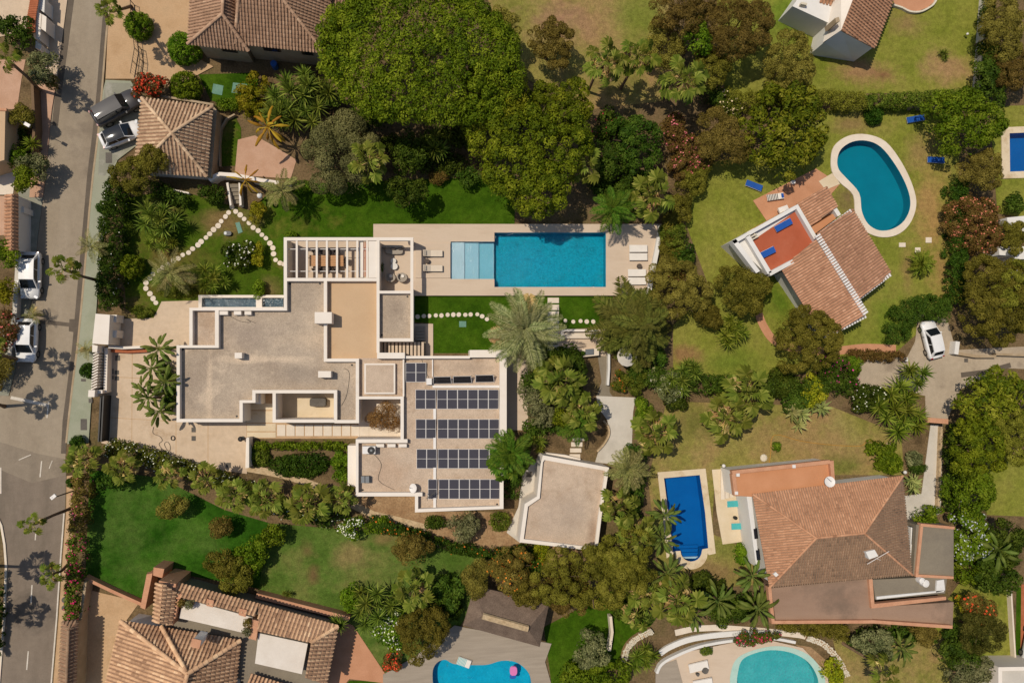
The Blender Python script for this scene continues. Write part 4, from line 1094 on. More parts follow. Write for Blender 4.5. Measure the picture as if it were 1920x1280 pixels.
def pavers(name, rects, z, m, lift=.0, pname='paver'):
    x, y = rects[0][0], rects[0][1]; p0 = P(x, y); o = bpy.data.objects.new(name, None); COL.objects.link(o); o.location = p0; o['kind'] = 'structure'
    for (x0, y0, x1, y1) in rects:
        MB().rect(x0, y0, x1, y1, 0, z).build(pname, m, o)
pavers('slab_path', [(1027, y, 1048, y + 10) for y in (558, 571, 583.5, 596.5, 609, 621.5, 634, 646.5)], .10, 'pale_stone')
pavers('paved_walk', [(519.5 + 17.4 * i, 796, 535 + 17.4 * i, 817) for i in range(10)], .09, 'pale_stone')
pavers('paved_walk', [(463, 756 + 0, 512, 768), (463, 770, 512, 792), (463, 794, 517, 808), (463, 810, 517, 820)], .09, 'cream_paving')
pavers('slab_path', [(1071, 828.5, 1092, 837), (1069, 840, 1090, 848), (1068, 851, 1088, 859), (1074, 820, 1096, 826)], .10, 'pale_stone')
pavers('slab_path', [(1686, 455, 1698, 463), (1716, 464, 1726, 473), (1736, 445, 1747, 455)], .08, 'pale_stone')
pavers('step_flight', [(1376, 880, 1382, 928), (1368, 880, 1375, 932), (1360, 881, 1367, 934), (1352, 882, 1359, 936)], .22, 'pale_stone', pname='step')
# covers set in the ground
def cover(pts, z, m, label, name='access_cover'):
    mb = MB().block(pts, 0.0, z)
    return one(name, mb, m, label, 'access cover')
def sq(x0, y0, x1, y1): return [(x0, y0), (x1, y0), (x1, y1), (x0, y1)]
cover(sq(216, 666, 225, 676), .075, 'dark_cover', 'single dark square cover at the north end of the beige driveway')
cover(sq(204, 691, 213, 701), .075, 'dark_cover', 'dark square driveway cover, upper left of the group of four')
cover(sq(215, 694, 223, 702), .075, 'dark_cover', 'dark square driveway cover, upper right of the group of four')
cover(sq(206, 704, 213, 711), .075, 'dark_cover', 'smallest dark square driveway cover, lower left of the group of four')
cover(sq(215, 705, 223, 713), .075, 'dark_cover', 'dark square driveway cover, lower right of the group of four')
cover(sq(359, 801, 367, 810), .075, 'dark_cover', 'dark square cover beside the white villa wall, upper one of two')
cover(sq(359, 817, 367, 826), .075, 'dark_cover', 'dark square cover in the driveway, lower one of two near the hose')
cover(sq(424, 867, 433, 877), .075, 'dark_cover', 'dark square cover at the southeast corner of the driveway')
cover(sq(166, 747, 173, 755), .13, 'dark_cover', 'small grey cover in the green pavement below the white gate pillar')
cover(sq(151, 785, 163, 806), .13, 'dark_cover', 'large grey rectangular cover in the green pavement')
cover(sq(152, 710, 161, 715), .13, 'dark_cover', 'small brownish cover in the green pavement below the round bush')
cover(sq(198, 286, 210, 306), .135, 'dark_cover', 'grey cover in the parking bay below the white car')
cover([(400, 157), (419, 161), (416, 179), (397, 175)], .05, 'teal_cover', 'left teal cover in the small green lawn of the north house')
cover([(437, 155), (463, 158), (461, 176), (434, 174)], .05, 'teal_cover', 'right teal cover in the small green lawn of the north house')
cover([(441, 418), (449, 416), (455, 435), (447, 438)], .05, 'teal_cover', 'teal cover in the lawn beside the stepping stone loop')
cover(sq(861, 602, 874, 613), .05, 'teal_cover', 'teal cover in the lawn south of the long pool')
cover(sq(986, 884, 997, 894), .06, 'dark_cover', 'dark square cover on the path beside the flat garage roof')
cover(sq(1808, 672, 1815, 679), .065, 'dark_cover', 'small dark cover in the grey drive near the low wall')
one('manhole_cover', MB().cyl(P(121, 1124, .11), P(121, 1124).z + .27, .0, .125), 'dark_cover', 'round cover in the pavement beside pink bougainvillea, upper one', 'manhole cover')
one('manhole_cover', MB().cyl(P(121, 1139, .11), .27, .0, .125), 'dark_cover', 'round cover in the pavement beside pink bougainvillea, lower one', 'manhole cover')

# ------------------------------------------------------------------ pools
mp = pool('swimming_pool', 'main', None, DECK_Z, 1.05, 'pool_tile', 'pool_water', 'long rectangular turquoise pool with pale shallow shelves beside the white villa')
wz = DECK_Z - .09
for (x0, x1, dep, m, nm) in ((845, 871, .16, 'shelf_tile', 'sun_shelf'), (871, 898, .30, 'shelf_tile_mid', 'step'), (898, 927, .46, 'shelf_tile_low', 'step')):
    h = [P(x, y, DECK_Z) for x, y in ((x0, 453.4), (x1, 453.4), (x1, 522.6), (x0, 522.6))]
    MB().prism([(p.x, p.y, wz - 1.0) for p in h], [(p.x, p.y, wz - dep) for p in h]).build(nm, m, mp)
one('sun_platform', MB().rect(779, 456, 844.4, 521, 0, DECK_Z + .10), 'deck_stone', 'raised square stone sunbathing platform at the shallow end of the long pool', 'platform')
pool('swimming_pool', 'kidney', KIDNEY_OUT, .14, 1.1, 'kidney_tile', 'still_water', 'kidney shaped teal pool with a broad white rim', 'pale_stone')
sp = pool('swimming_pool', 'se', SE_POOL_OUT, .12, 1.1, 'royal_tile', 'still_water', 'narrow royal blue pool with rounded stepped end', 'cream_paving')
for i, (y, d, m) in enumerate(((1026, .85, 'royal_tile'), (1032, .6, 'royal_tile'), (1038, .38, 'royal_tile'), (1045, .16, 'shelf_tile'))):
    h = [P(x, yy, .12) for x, yy in ((1277.5 + i * 1.2, y), (1315 - i * 1.4, y - 1), (1313 - i * 2.5, 1049 - i * .5), (1281 + i * 2, 1049 - i * .5))]
    MB().prism([(p.x, p.y, -.98) for p in h], [(p.x, p.y, .03 - d) for p in h]).build('step', m, sp)
pool('swimming_pool', 'east', EAST_POOL_OUT, .12, 1.1, 'royal_tile', 'still_water', 'blue pool cut by the right edge, with pale paving', 'cream_paving')
pool('swimming_pool', 'south', None, .14, 1.0, 'aqua_tile', 'pool_water', 'curved bright turquoise pool in the grey wooden deck')
pool('swimming_pool', 'oval', OVAL_OUT, .12, .8, 'turquoise_tile', 'pool_water', 'oval pale turquoise pool on the beige terrace', 'pale_pool_step', .1)

# ------------------------------------------------------------------ the white villa
Z_R, Z_P = 2.5, 3.1
V0 = P(600, 660)
villa = thing('white_villa', 'large white flat roofed modern villa with gravel roofs and many parapets', 'villa', V0)
def vpoly(name, pts, z0, z1, m): return MB().block(pts, z0, z1).build(name, m, villa)
ROOF_A = [(336, 650), (404, 650), (404, 581), (537, 581), (537, 526), (608, 526), (608, 677), (668, 677), (668, 788), (631, 788), (631, 732), (476, 732), (476, 753), (452, 753), (452, 788), (336, 788)]
ROOF_SOLAR = [(756, 671), (938, 671), (938, 951), (783, 956), (783, 926), (671, 926), (671, 829), (756, 829)]
def below(pts): return pts
for pts, m, zr in ((ROOF_A, 'gravel_roof', Z_R), (sq(360, 581, 403, 648), 'pinkish_gravel_roof', Z_R), (sq(612, 526, 707, 673), 'tan_terrace', Z_R - .1), (sq(710, 549, 770, 635), 'gravel_roof', Z_R), (sq(672, 671, 756, 744), 'pinkish_gravel_roof', Z_R + .02), (ROOF_SOLAR, 'pinkish_gravel_roof', Z_R)):
    MB().block(pts, zr - .25, zr).build('flat_roof', m, villa)
    t = [P(x, y, zr) for x, y in pts]
    MB().prism([(p.x, p.y, 0) for p in t], [(p.x, p.y, zr - .252) for p in t]).build('wall', 'white_render', villa)
PARAPETS = [(532, 445, 775, 451), (532, 451, 538, 521), (532, 521, 706, 527), (706, 451, 711.5, 661), (769.5, 451, 775, 545), (769.5, 545, 775, 634), (711.5, 545, 769.5, 550), (711.5, 634, 775, 640),
    (532, 527, 538, 577), (355, 577, 538, 582), (355, 582, 361, 647), (403, 582, 410, 647), (331, 647, 410, 652), (331, 652, 337, 785), (331, 785, 455, 791), (449, 755, 455, 785), (449, 750, 479, 755), (473, 737, 479, 750),
    (473, 731, 632, 737), (511, 737, 517, 786), (511, 786, 627, 792), (626, 737, 632, 787), (627, 787, 673, 793), (667, 678, 673, 787), (607, 672, 673, 678), (607, 527, 613, 672),
    (673, 743, 757, 748), (751, 748, 757, 823), (667, 823, 764, 830), (667, 830, 672, 923), (667, 923, 792, 930), (778, 930, 784, 954), (759, 667, 881, 672), (937, 670, 944, 950), (944, 670, 950, 812)]
for (x0, y0, x1, y1) in PARAPETS:
    low = .3 if (x0 > 530 and y1 < 552 and x0 < 776 and not (x0 == 607)) and (y0 <= 451 or x0 >= 706) else 0
    MB().rect(x0, y0, x1, y1, 0 if (y0, x0) != (445, 532) and (x0, y0) != (769.5, 451) else Z_P - .38, Z_P).build('parapet', 'white_render', villa)
vpoly('parapet', [(778, 954), (944, 948), (944, 953.5), (778, 960)], 0, Z_P + .003, 'white_render')
vpoly('parapet', sq(707, 661, 759, 672), 0, Z_P + .25, 'white_render')
vpoly('parapet', sq(881, 656, 950, 670), 0, Z_P + .05, 'white_render')
vpoly('parapet', sq(755, 672, 758, 743), 1.0, Z_P - .2, 'white_render')
for (x, y) in ((533, 446), (701, 446), (770, 446), (764, 446)):
    vpoly('post', sq(x, y, x + 5, y + 4.5), 0, Z_P - .385, 'white_render')
vpoly('post', sq(770, 538, 774.5, 545), 0, Z_P - .385, 'white_render')
# open terrace with beams
for x in (554.5, 573.5, 592, 611, 630, 649, 668, 686.5):
    vpoly('beam', sq(x, 451.2, x + 3.6, 520.8), Z_P - .30, Z_P - .06, 'white_render')
for y in (466.5, 508):
    vpoly('rod', sq(540, y, 687, y + 1.0), Z_P - .5, Z_P - .46, 'white_paint')
vpoly('canopy_slab', sq(691, 452, 706, 520.5), Z_P - .34, Z_P - .05, 'white_render')
vpoly('folded_awning', sq(673, 452, 681, 520), Z_P - .62, Z_P - .42, 'white_fabric')
for x in (681.6, 684.6):
    vpoly('awning_rail', sq(x, 453, x + 1.5, 518), Z_P - .62, Z_P - .5, 'rust_pipe')
# small raised volumes on the roofs
vpoly('chimney', sq(590, 585, 622, 606), Z_R, Z_P + .9, 'white_render')
vpoly('vent_box', sq(440, 661, 453.5, 671.5), Z_R, Z_P + .35, 'white_render')
vpoly('vent_box', sq(596.5, 695.5, 620.5, 707.5), Z_R, Z_P + .45, 'white_render')
for x0, x1 in ((408.5, 427), (437, 452), (457, 471)):
    vpoly('vent_box', sq(x0 + 1.5, 583, x1, 590), Z_R, Z_P - .1, 'white_render')
for x in (705, 726.5, 747.5):
    vpoly('vent_box', sq(x, 832, x + 15, 838), Z_R, Z_P - .1, 'white_render')
vpoly('roof_curb', sq(683, 681, 741, 738.5), Z_R, Z_R + .42, 'white_render')
vpoly('flat_roof', sq(686, 684, 738, 735.5), Z_R, Z_R + .424, 'pinkish_gravel_roof')
vpoly('roof_pipe', sq(812.5, 766, 817.5, 955), Z_R, Z_R + .12, 'white_paint')
vpoly('roof_pipe', sq(811, 722, 937, 727), Z_R, Z_R + .14, 'white_paint')
vpoly('roof_pipe', sq(810, 673, 812, 706), Z_R, Z_R + .14, 'white_paint')
vpoly('annex', sq(652, 835, 667, 912), 0, 2.1, 'white_render')
vpoly('entrance_screen', sq(462, 800 + 20, 467, 876), 0, 1.5, 'white_render')
vpoly('recess_roof', sq(480, 738, 489, 757), 0, 1.9, 'white_render')
for cb in ([(430, 592), (450, 602), (470, 604), (462, 598), (480, 606)], [(640, 760), (650, 740), (655, 700), (645, 690)], [(700, 850), (715, 870), (710, 900), (740, 918)], [(790, 672), (800, 700), (806, 712)]):
    MB().tube([P(x, y, Z_R + .03) for x, y in smooth_px(cb, 4, False)], .022, 5).build('cable', 'dark_cover', villa)
for x, y in ((343, 655), (444, 780), (544, 532), (600, 532), (660, 684), (716, 628), (764, 556), (932, 945), (680, 918)):
    q = P(x, y, Z_R); MB().cyl(q, .10, Z_R, Z_R + .03, 10).build('roof_drain', 'dark_metal', villa)
# wooden slats of the stair pergola behind the lounge
for i in range(12):
    vpoly('slat', sq(713 + 7.0 * i, 641, 717.6 + 7.0 * i, 667), 1.35, 1.47, 'deck_stone')
vpoly('stair_landing', sq(713, 640.5, 798, 667), 0, .9, 'grey_felt_roof')
for i in range(5): vpoly('step', sq(779, 611 + i * 5.6, 797, 615.5 + i * 5.6), 0, .2 + .1 * i, 'grey_fabric')
# a window wall facing the lounge and the drive
vpoly('window', sq(712, 549.2, 768, 549.8), .35, 2.2, 'dark_window')
# pond
pond = thing('garden_pond', 'long narrow rippled water basin with white rim along the villa', 'pond', P(450, 567))
for r in ((372, 553, 534, 558), (372, 575.5, 531, 577), (372, 558, 378, 575.5), (480, 558, 491, 575.5)):
    MB().rect(*r, 0, .62).build('rim', 'white_render', pond)
MB().rect(378, 558, 531, 575.5, 0, .15).build('floor', 'slate_pond', pond)
for r in ((378, 558, 480, 575.5), (491, 558, 531, 575.5)):
    t = PL(sq(*r), .5); MB().add(t, [(0, 1, 2, 3)]).build('water', 'rippled_water', pond)

# solar arrays: tilted racks of framed panels
def solar_row(panels, y0, y1, label, zlo=.10, zhi=.34):
    t = thing('solar_array', label, 'solar panels', P(panels[0][0], (y0 + y1) / 2, Z_R))
    for x0, x1 in panels:
        a, b = P(x0, y1, Z_R + zlo), P(x1, y1, Z_R + zlo); c, d = P(x1, y0, Z_R + zhi), P(x0, y0, Z_R + zhi)
        th = Vector((0, 0, .04))
        fr = MB().prism([a - th, b - th, c - th, d - th], [a, b, c, d]).build('panel', 'white_paint', t)
        up = Vector((0, 0, .008))
        lerp = lambda u, v: a.lerp(b, u).lerp(d.lerp(c, u), v) + up
        mb = MB()
        for v0, v1 in ((.018, .491), (.509, .982)):
            mb.add([lerp(.035, v0), lerp(.965, v0), lerp(.965, v1), lerp(.035, v1)], [(0, 1, 2, 3)])
        mb.build('cell_field', 'solar_cell', fr)
    x0, x1 = panels[0][0], panels[-1][1]
    for f in (.03, .5, .97):
        x = x0 + (x1 - x0) * f
        p = P(x, y0, Z_R + zhi - .05); q = P(x, y1, Z_R + zlo - .03)
        MB().tube([(p.x, p.y, Z_R), p], .025, 5).build('rack_leg', 'grey_metal', t)
        MB().tube([p, q], .025, 5).build('rack_rail', 'grey_metal', t)
def run(x0, n, w): return [(x0 + i * w, x0 + i * w + w - .25) for i in range(n)]
solar_row(run(760.5, 2, 19.3), 680, 716, 'smallest solar array, two panels beside the square raised roof')
solar_row(run(779, 2, 19) + run(819.3, 6, 19.3), 730, 766.5, 'solar array just below the black water heaters, first of four long rows')
solar_row(run(779.5, 2, 19) + run(820.5, 6, 19.3), 785.5, 822, 'second long solar array from the black water heaters')
solar_row(run(781, 2, 19) + run(821, 6, 19.3), 841.5, 878, 'third long solar array from the black water heaters')
solar_row([(802.5, 819.5)] + run(822.5, 6, 19.3), 898, 935, 'southernmost solar array, with a small aerial at its left end')
for (x0, x1, y0, y1, lb) in ((811.5, 847, 706, 719.5, 'black solar water heater panel, leftmost of three on the roof'), (849, 885, 705, 718.5, 'black solar water heater panel, middle of three on the roof'), (891, 927, 703, 716.5, 'black solar water heater panel, rightmost of three, set apart')):
    t = thing('solar_water_heater', lb, 'solar heater', P(x0, y1, Z_R))
    a, b = P(x0, y1, Z_R + .12), P(x1, y1 - .6, Z_R + .12); c, d = P(x1 - 2, y0 - .6, Z_R + .95), P(x0 + .5, y0, Z_R + .95)
    th = Vector((0, 0, .06)); MB().prism([a - th, b - th, c - th, d - th], [a, b, c, d]).build('frame', 'white_paint', t)
    up = Vector((0, -.008, .012)); L = lambda u, v: a.lerp(b, u).lerp(d.lerp(c, u), v) + up
    MB().add([L(.03, .06), L(.97, .06), L(.97, .94), L(.03, .94)], [(0, 1, 2, 3)]).build('glass', 'collector_glass', t)
    for e in (c, d): MB().tube([(e.x, e.y, Z_R), e - Vector((0, 0, .05))], .025, 5).build('leg', 'grey_metal', t)
one('junction_box', MB().rect(799.5, 709, 809.5, 721, Z_R, Z_R + .5), 'white_paint', 'white box between the small solar array and the water heaters', 'box')
ac = thing('air_conditioner', 'white air conditioner unit with round fan grille on the villa roof', 'air conditioner', P(692, 844, Z_R))
MB().rect(679.5, 836.5, 703.5, 850.5, Z_R + .08, Z_R + .85).build('housing', 'white_paint', ac)
c = P(696, 844, Z_R + .86); MB().cyl(c, .36, Z_R + .85, Z_R + .875, 18).build('fan_grille', 'dark_metal', ac); MB().cyl(c, .12, Z_R + .875, Z_R + .89, 10).build('fan_hub', 'grey_metal', ac)
for x in (681, 701): MB().rect(x, 838, x + 2, 849, Z_R, Z_R + .08).build('foot', 'dark_metal', ac)
ac = thing('air_conditioner', 'small grey condenser unit at the west parapet of the villa roof', 'air conditioner', P(685, 899, Z_R))
MB().rect(677, 892.5, 692, 905, Z_R + .08, Z_R + .6).build('housing', 'grey_metal', ac); MB().rect(683.5, 892.3, 685, 905.2, Z_R + .3, Z_R + .605).build('grille', 'dark_metal', ac)
def dish(px, py, z, r, label, aim):
    t = thing('satellite_dish', label, 'satellite dish', P(px, py, z)); b = P(px, py, z)
    MB().tube([b, b + Vector((0, 0, .55))], .03, 6).build('mast', 'grey_metal', t)
    ax = Vector(aim).normalized(); u = ax.cross(Vector((0, 0, 1))).normalized(); v = u.cross(ax); ctr = b + Vector((0, 0, .6))
    vs = [ctr]; fs = []
    for j in (1, 2, 3):
        for i in range(16):
            th = 6.2832 * i / 16; rr = r * j / 3
            vs.append(ctr + (u * math.cos(th) + v * math.sin(th)) * rr + ax * (.22 * rr * rr / r))
    for i in range(16): fs.append((0, 1 + i, 1 + (i + 1) % 16))
    for j in range(2):
        for i in range(16): a = 1 + j * 16; fs.append((a + i, a + 16 + i, a + 16 + (i + 1) % 16, a + (i + 1) % 16))
    MB().add(vs, fs).build('reflector', 'white_paint', t, smooth=True)
    MB().tube([ctr - v * r * .9 + ax * .15, ctr + ax * r * 1.0], .018, 5).build('feed_arm', 'dark_metal', t)
dish(776, 913, Z_R, .46, 'white satellite dish near the south parapet of the villa roof', (-.6, .1, .75))
a = thing('aerial', 'small dark rooftop aerial leaning over the southernmost solar panel', 'aerial', P(800, 925, Z_R))
b0 = P(800, 925, Z_R)
MB().tube([b0, b0 + Vector((.2, 0, 1.1))], .03, 6).build('mast', 'white_paint', a)
MB().tube([b0 + Vector((.0, -.3, 1.0)), b0 + Vector((.9, .35, 1.0))], .03, 5).build('boom', 'dark_metal', a)
for k in range(4): MB().tube([b0 + Vector((.1 + k * .2, -.5 + k * .17, 1.0)), b0 + Vector((.1 + k * .2, .3 + k * .17 - .3, 1.0))], .02, 5).build('element', 'dark_metal', a)

# ------------------------------------------------------------------ garage annex of the villa
g = thing('flat_roofed_garage', 'separate flat roofed garage with white parapet and speckled gravel roof', 'garage', P(1060, 950))
GO = [(1018, 853), (1142, 876), (1128, 968), (1120, 1033), (974, 1016), (984, 944), (1007, 930), (1014, 868)]
GI = [(1021, 862), (1135, 882), (1122, 968), (1115, 1026), (982, 1010), (990, 949), (1012, 934), (1018, 866)]
t = PL(GI, 2.6); MB().prism([(p.x, p.y, 0) for p in t], t).build('flat_roof', 'pinkish_gravel_roof', g)
to, ti = PL(GO, 2.95), PL(GI, 2.95); n = len(to)
for i in range(n):
    j = (i + 1) % n; q = [to[i], to[j], ti[j], ti[i]]
    MB().prism([(p.x, p.y, 0) for p in q], q).build('parapet', 'white_render', g)

# ------------------------------------------------------------------ tiled houses
nh = thing('tiled_house', 'brown tiled hip roofed house behind the driveway at the top edge', 'house', P(500, 40))
hip_roof(nh, [(362, -90), (352, 83), (466, 96), (478, -90)], 4.0, ((421, -50), (417, 27)), 6.0, 'tiles_brown', .30, .36)
hip_roof(nh, [(440, 82), (609, 100), (640, -170), (440, -180)], 4.25, ((452, -48), (496, -44)), 7.3, 'tiles_brown', .30, .36)
tile_face(nh, [(650, 19), (650, -60), (606, -60), (606, 14)], 'tiles_brown', .30, .36) if False else None
tile_face(nh, [(618, 15), (650, 19, ), (652, -60), (622, -60)] if False else [(614, 14, 3.6), (650, 19, 3.6), (654, -60, 4.6), (618, -60, 4.6)], 'tiles_brown', .30, .36)
walls_under(nh, [(352, 83), (466, 96), (478, -90), (362, -90)], 4.0, 'kerb_stone', .55)
walls_under(nh, [(446, 83), (609, 100), (640, -170), (446, -180)], 4.25, 'kerb_stone', .55)
walls_under(nh, [(612, 14), (650, 19), (654, -60), (618, -60)], 3.6, 'kerb_stone', .4)
def south_window(parent, px, py, z, w, h, corners, ez, inset, m='dark_window'):
    """window set on the wall under the eave edge corners[0]-corners[1]"""
    q = shrink(PL(corners, ez), inset); a, b = q[0], q[1]; d = (b - a).normalized(); nn = Vector((d.y, -d.x, 0))
    if nn.y > 0: nn = -nn
    c = P(px, py, z); s = (c - a).dot(d); c = a + d * s; c.z = z
    fr = MB().box((c.x + nn.x * .03, c.y + nn.y * .03, z), (w + .16, .08, h + .16), math.atan2(d.y, d.x)).build('window', 'bark', parent)
    MB().box((c.x + nn.x * .06, c.y + nn.y * .06, z), (w, .06, h), math.atan2(d.y, d.x)).build('pane', m, fr)
south_window(nh, 428, 104, 2.6, 1.3, .9, [(352, 83), (466, 96), (478, -90), (362, -90)], 4.0, .55)
south_window(nh, 508, 104, 2.8, 1.5, .9, [(446, 83), (609, 100), (640, -170), (446, -180)], 4.25, .55)
south_window(nh, 575, 112, 2.8, 1.0, .9, [(446, 83), (609, 100), (640, -170), (446, -180)], 4.25, .55)

gh = thing('tiled_garage', 'square garage with pale brown pyramid tile roof next to the parked cars', 'garage', P(325, 260))
GC = [(252, 322), (388, 331), (399, 200), (266, 184)]
hip_roof(gh, GC, 2.7, ((322, 250), (322, 250)), 4.6, 'tiles_sand', .35, .40)
walls_under(gh, GC, 2.7, 'white_render', .35)
MB().block([(400, 200), (407, 207), (396, 333), (388, 331)], 0, 2.0).build('lean_to', 'kerb_stone', gh)

# south-west house
sw = thing('tiled_house', 'golden brown tiled house with white roof terraces at the bottom left', 'house', P(400, 1200))
SWM = [(172, 1390), (226, 1163), (451, 1200), (430, 1420)]
tile_face(sw, [(172, 1390, 3.3), (226, 1163, 3.3), (352, 1262, 6.0), (328, 1365, 6.0)], 'tiles_golden', .35, .42)
tile_face(sw, [(226, 1163, 3.3), (451, 1200, 3.3), (352, 1262, 6.0)], 'tiles_golden', .35, .42)
tile_face(sw, [(451, 1200, 3.3), (430, 1420, 3.3), (325, 1370, 6.0), (352, 1262, 6.0)], 'tiles_golden', .35, .42)
for a, b in (((226, 1163, 3.3), (352, 1262, 6.0)), ((451, 1200, 3.3), (352, 1262, 6.0)), ((352, 1262, 6.0), (325, 1370, 6.0)), ((303, 1173, 3.4), (350, 1258, 5.95))):
    ridge_caps(sw, a, b, 'tiles_golden', .19)
walls_under(sw, SWM, 3.3, 'cool_white', .4)
# north wing: outer tile strip, terraces
tile_face(sw, [(318, 1088, 3.4), (484, 1131, 3.4), (478, 1155, 4.1), (330, 1117, 4.1)], 'tiles_golden', .35, .42)
tile_face(sw, [(484, 1131, 3.3), (634, 1172, 3.3), (583, 1204, 4.4), (484, 1183, 4.4)], 'tiles_golden', .35, .42)
tile_face(sw, [(634, 1174, 3.3), (612, 1282, 3.3), (572, 1270, 4.4), (583, 1204, 4.4)], 'tiles_golden', .35, .42)
ridge_caps(sw, (634, 1173, 3.3), (583, 1204, 4.4), 'tiles_golden', .17)
tile_face(sw, [(287, 1166, 4.2), (293, 1092, 4.2), (306, 1094, 4.8), (300, 1168, 4.8)], 'tiles_golden', .35, .42)
tile_face(sw, [(322, 1172, 4.2), (330, 1110, 4.2), (306, 1094, 4.8), (300, 1168, 4.8)], 'tiles_golden', .35, .42)
tile_face(sw, [(560, 1290, 3.3), (470, 1262, 3.3), (455, 1330, 4.6), (545, 1350, 4.6)], 'tiles_golden', .35, .42)
MB().block([(297, 1096), (326, 1094), (482, 1136), (626, 1174), (604, 1300), (470, 1290), (330, 1180), (290, 1165)], 0, 2.6).build('wall', 'grey_felt_roof', sw)  # ledge grey, set darker so its top stands in for shaded gaps
MB().block([(288, 1166), (298, 1088), (330, 1094), (324, 1172)], 0, 4.05).build('wall', 'coping_terracotta', sw)
MB().block([(343, 1121), (474, 1157), (467, 1188), (336, 1158)], 3.1, 3.6).build('roof_terrace', 'white_terrace', sw)
MB().block([(485, 1186), (577, 1206), (566, 1263), (478, 1243)], 3.1, 3.7).build('roof_terrace', 'white_terrace', sw)
for pts in ([(326, 1124), (336, 1122), (328, 1160), (320, 1158)], [(331, 1116), (341, 1112), (338, 1122), (329, 1125)], [(388, 1122), (401, 1125), (399, 1138), (387, 1135)], [(449, 1140), (463, 1143), (460, 1156), (447, 1152)], [(288, 1063), (308, 1066), (304, 1083), (287, 1078)], [(472, 1160), (486, 1164), (480, 1200), (466, 1196)]):
    MB().block(pts, 0 if pts[0][1] < 1070 else 2.9, 2.5 if pts[0][1] < 1070 else 4.1).build('pier', 'coping_terracotta', sw)
MB().block([(275, 1076), (286, 1074), (272, 1142), (263, 1138)], 0, 1.9).build('garden_screen', 'coping_terracotta', sw)
MB().block([(310, 1082), (334, 1088), (332, 1097), (308, 1091)], 0, 2.5).build('ledge', 'coping_terracotta', sw)
ch = MB().block([(362, 1198), (376, 1201), (372, 1215), (358, 1211)], 3.8, 5.9).build('chimney', 'cool_white', sw)
MB().block([(360.5, 1196), (377.5, 1200), (373.5, 1216), (356.5, 1212)], 5.9, 6.0).build('cap', 'coping_terracotta', ch)
# planters on the terrace
for (x, y, lb) in ((346, 1127, 'brown dry pot plant at the west corner of the white roof terrace'), (360, 1129, 'small pale pot plant beside the terrace parapet'), (468, 1162, 'round brown pot plant at the east end of the white roof terrace'), (466, 1178, 'little pot plant nearest the lower corner of the roof terrace')):
    c = P(x, y, 3.6); t = thing('potted_plant', lb, 'potted plant', c)
    MB().cyl(c, .22, 3.6, 3.95, 12, .28).build('pot', 'coping_terracotta', t)
    rg = RNG(); V, Q, T, _, _ = crown_cloud(.42, .42, .35, .22, .14, 1.6, rg); link_mesh('foliage', np_mesh('foliage', V, Q, 'leaf_brown' if x in (346, 468) else 'leaf_grey', T), t, (0, 0, .6))
# tiled gate wall by the road
gw = thing('tiled_gate_wall', 'long narrow tile capped street wall beside the lower road', 'wall', P(130, 1220))
tile_face(gw, [(109, 1300, 2.5), (117, 1164, 2.5), (129, 1180, 3.1), (124, 1300, 3.1)], 'tiles_old', .33, .4)
tile_face(gw, [(146, 1164, 2.5), (141, 1300, 2.5), (124, 1300, 3.1), (129, 1180, 3.1)], 'tiles_old', .33, .4)
tile_face(gw, [(117, 1164, 2.5), (146, 1164, 2.5), (129, 1180, 3.1)], 'tiles_old', .33, .4)
ridge_caps(gw, (129, 1180, 3.1), (124, 1300, 3.1), 'tiles_old', .13)
MB().block([(119, 1168), (143, 1168), (138, 1300), (113, 1300)], 0, 2.4).build('wall', 'kerb_stone', gw)
# south-east house
se = thing('terracotta_house', 'large terracotta hip roofed house with salmon terrace beside the narrow blue pool', 'house', P(1560, 1000))
SEC = [(1443, 1100), (1710, 1077), (1692, 892), (1411, 926)]
SE_R0, SE_R1 = (1530, 1008, 5.4), (1620, 999, 5.4)
for f_, m_ in (([(1443, 1100, 3.4), (1710, 1077, 3.4), SE_R1, SE_R0], 'tiles_old'), ([(1710, 1077, 3.4), (1692, 892, 3.4), SE_R1], 'tiles_old'), ([(1692, 892, 3.4), (1411, 926, 3.4), SE_R0, SE_R1], 'tiles_terracotta'), ([(1411, 926, 3.4), (1443, 1100, 3.4), SE_R0], 'tiles_terracotta')):
    tile_face(se, f_, m_, .26, .34, lift=.045)
for a_, b_ in (((1443, 1100, 3.4), SE_R0), ((1411, 926, 3.4), SE_R0), ((1710, 1077, 3.4), SE_R1), ((1692, 892, 3.4), SE_R1), (SE_R0, SE_R1)):
    ridge_caps(se, a_, b_, 'tiles_terracotta', .11, .4)
walls_under(se, SEC, 3.4, 'cool_white', .35)
MB().block([(1374, 884), (1557, 866), (1563, 915), (1412, 931), (1379, 929)], 0, 3.1).build('wall', 'cool_white', se)
MB().block([(1374, 884), (1557, 866), (1563, 915), (1412, 931), (1379, 929)], 3.101, 3.15).build('roof_terrace', 'salmon_floor', se)
for pts in ([(1372, 882), (1556, 862), (1557, 869), (1374, 889)], [(1372, 889), (1379, 888), (1384, 928), (1377, 929)], [(1556, 864), (1563, 863), (1566, 908), (1560, 909)]):
    MB().block(pts, 3.0, 3.50 + .0007 * (pts[0][1] % 100 + pts[0][0] % 10)).build('brick_coping', 'coping_terracotta', se)
MB().block([(1400, 930), (1409, 928), (1424, 1060), (1418, 1062)], 0, 2.9).build('wall', 'cool_white', se)
for (y0, y1) in ((991, 1010), (1031, 1050)):
    MB().block([(1406 + (y0 - 930) * .11, y0), (1413 + (y0 - 930) * .11, y0 - 1), (1413 + (y1 - 930) * .11, y1 - 1), (1406 + (y1 - 930) * .11, y1)], 1.0, 2.92).build('window', 'dark_window', se)
MB().block([(1446, 1102), (1632, 1084), (1636, 1164), (1455, 1166)], 0, 3.0).build('flat_roof', 'brown_felt_roof', se)
